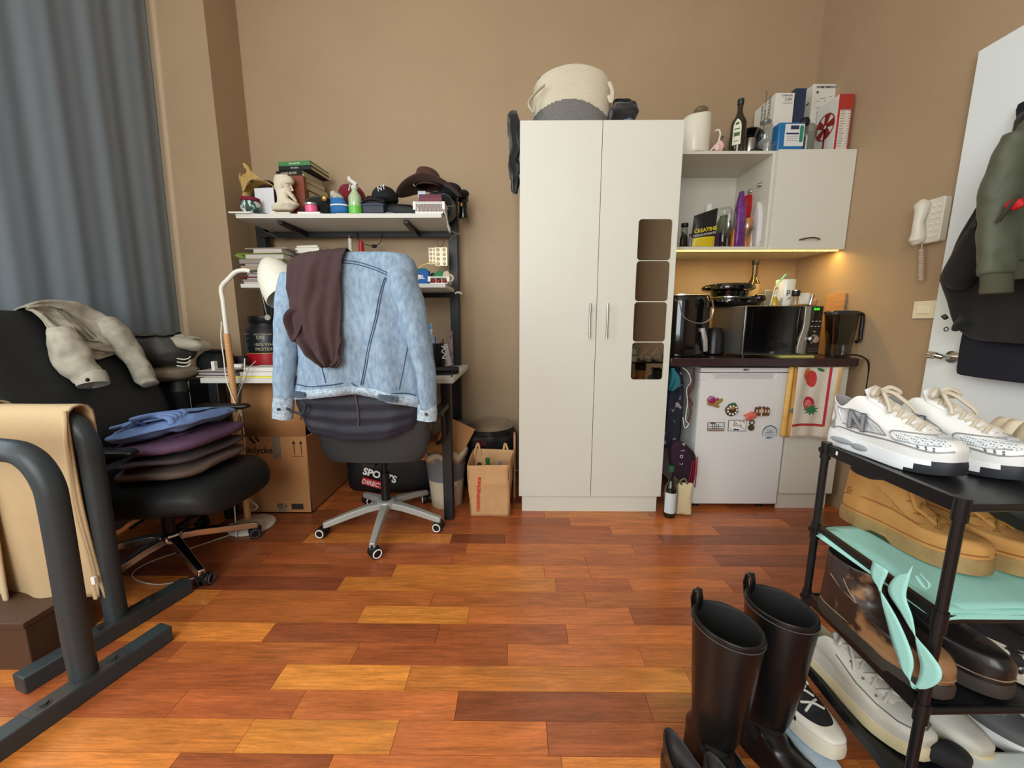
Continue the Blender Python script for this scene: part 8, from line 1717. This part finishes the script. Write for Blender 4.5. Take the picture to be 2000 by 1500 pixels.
for i,(x,m_,lb) in enumerate(((1.30,bkl,'black low shoe in the far half of the third tier'),(1.42,gry,'grey low shoe in the far half of the third tier'),(1.54,brl,'brown low shoe at the far end of the third tier'))):
    shoe('low_shoe',lb,'shoe',(x,.96,Z3),-84,m_,nubs,clr,L=.28,W=.10,sole=.025,toe=.055,ht=.09,hc=.07,hh=.08,group='low shoes at the far end of the rack')
# ---- tall black boots and pumps on the floor
bl=mat('black_boot_leather',(14,14,15),.34,bump=.4,bs=22,coat=.1); bli=mat('boot_lining_black',(20,20,20),.7)
for (cx,cy,rz,lb,H) in ((.478,.775,-58,'left tall black leather boot with side zip standing in front of the rack',.425),(.628,.822,-62,'right tall black leather boot standing against the rack post',.432)):
    L=.27; d=rad(rz); hx,hy=cx-math.cos(d)*.075,cy-math.sin(d)*.075
    sh=[(.070,.14,.054,.042),(.072,.17,.056,.044),(.073,.20,.060,.047),(.074,.26,.066,.053),(.075,.33,.070,.057),(.076,.39,.075,.061),(.076,H-.004,.077,.062),(.076,H,.077,.062)]
    t,S,u=shoe('tall_boot',lb,'boot',(hx,hy,0),rz,bl,mat('boot_sole_black',(14,14,14),.5),bli,L=L,W=.09,sole=.028,toe=.058,ht=.115,hc=.11,hh=.112,c0=.0,c1=.42,cb=.034,shaft=sh,group='tall black boots',point=.75,nse=.002,lip=.001)
    b=M(False); b.tube([(.073,.062,H-.002),(.072,.061,.39),(.073,.052,.26),(.072,.040,.18),(.07,.036,.12)],.003,6,flat=.7); b.cyl((.073,.064,H-.025),(.073,.066,H-.05),.003,8); b.cyl((.073,.064,H-.004),(.073,.064,H-.012),.005,8); b.build('zip',mat('zip_dark_metal',(96,96,98),.3,.8),u)
    b=M(False); b.rings([[(-.002,y,H-.03),(-.008,y,H+.01),(-.004,y,H+.032),(.006,y,H+.034),(.010,y,H+.01),(.006,y,H-.03)] for y in (-.010,.010)],False); b.build('pull_loop',bl,u,solid=.003)
    b=M(False); b.tube([(.076-.0775*math.cos(a),.0625*math.sin(a),H-.012) for a in [2*math.pi*i/40 for i in range(40)]],.0012,5,True); b.build('top_stitching',mat('stitch_grey',(70,70,72),.6),u)
for (px,py,lb) in ((1300,1428,'left black patent pump, half cut by the lower frame edge'),(1378,1474,'right black patent pump next to the tall boots')):
    p=at(px,py,Z=.10)
    t,S,u=shoe('black_pump',lb,'shoe',(p.x,p.y,.0),-72,bl,blkp,mat('pump_lining',(40,34,34),.6),L=.25,W=.085,sole=.05,toe=.075,ht=.085,hc=.085,hh=.112,c0=.0,c1=.68,cb=.033,group='black pumps',point=.8,spring=0,heelb=.7)
clean()
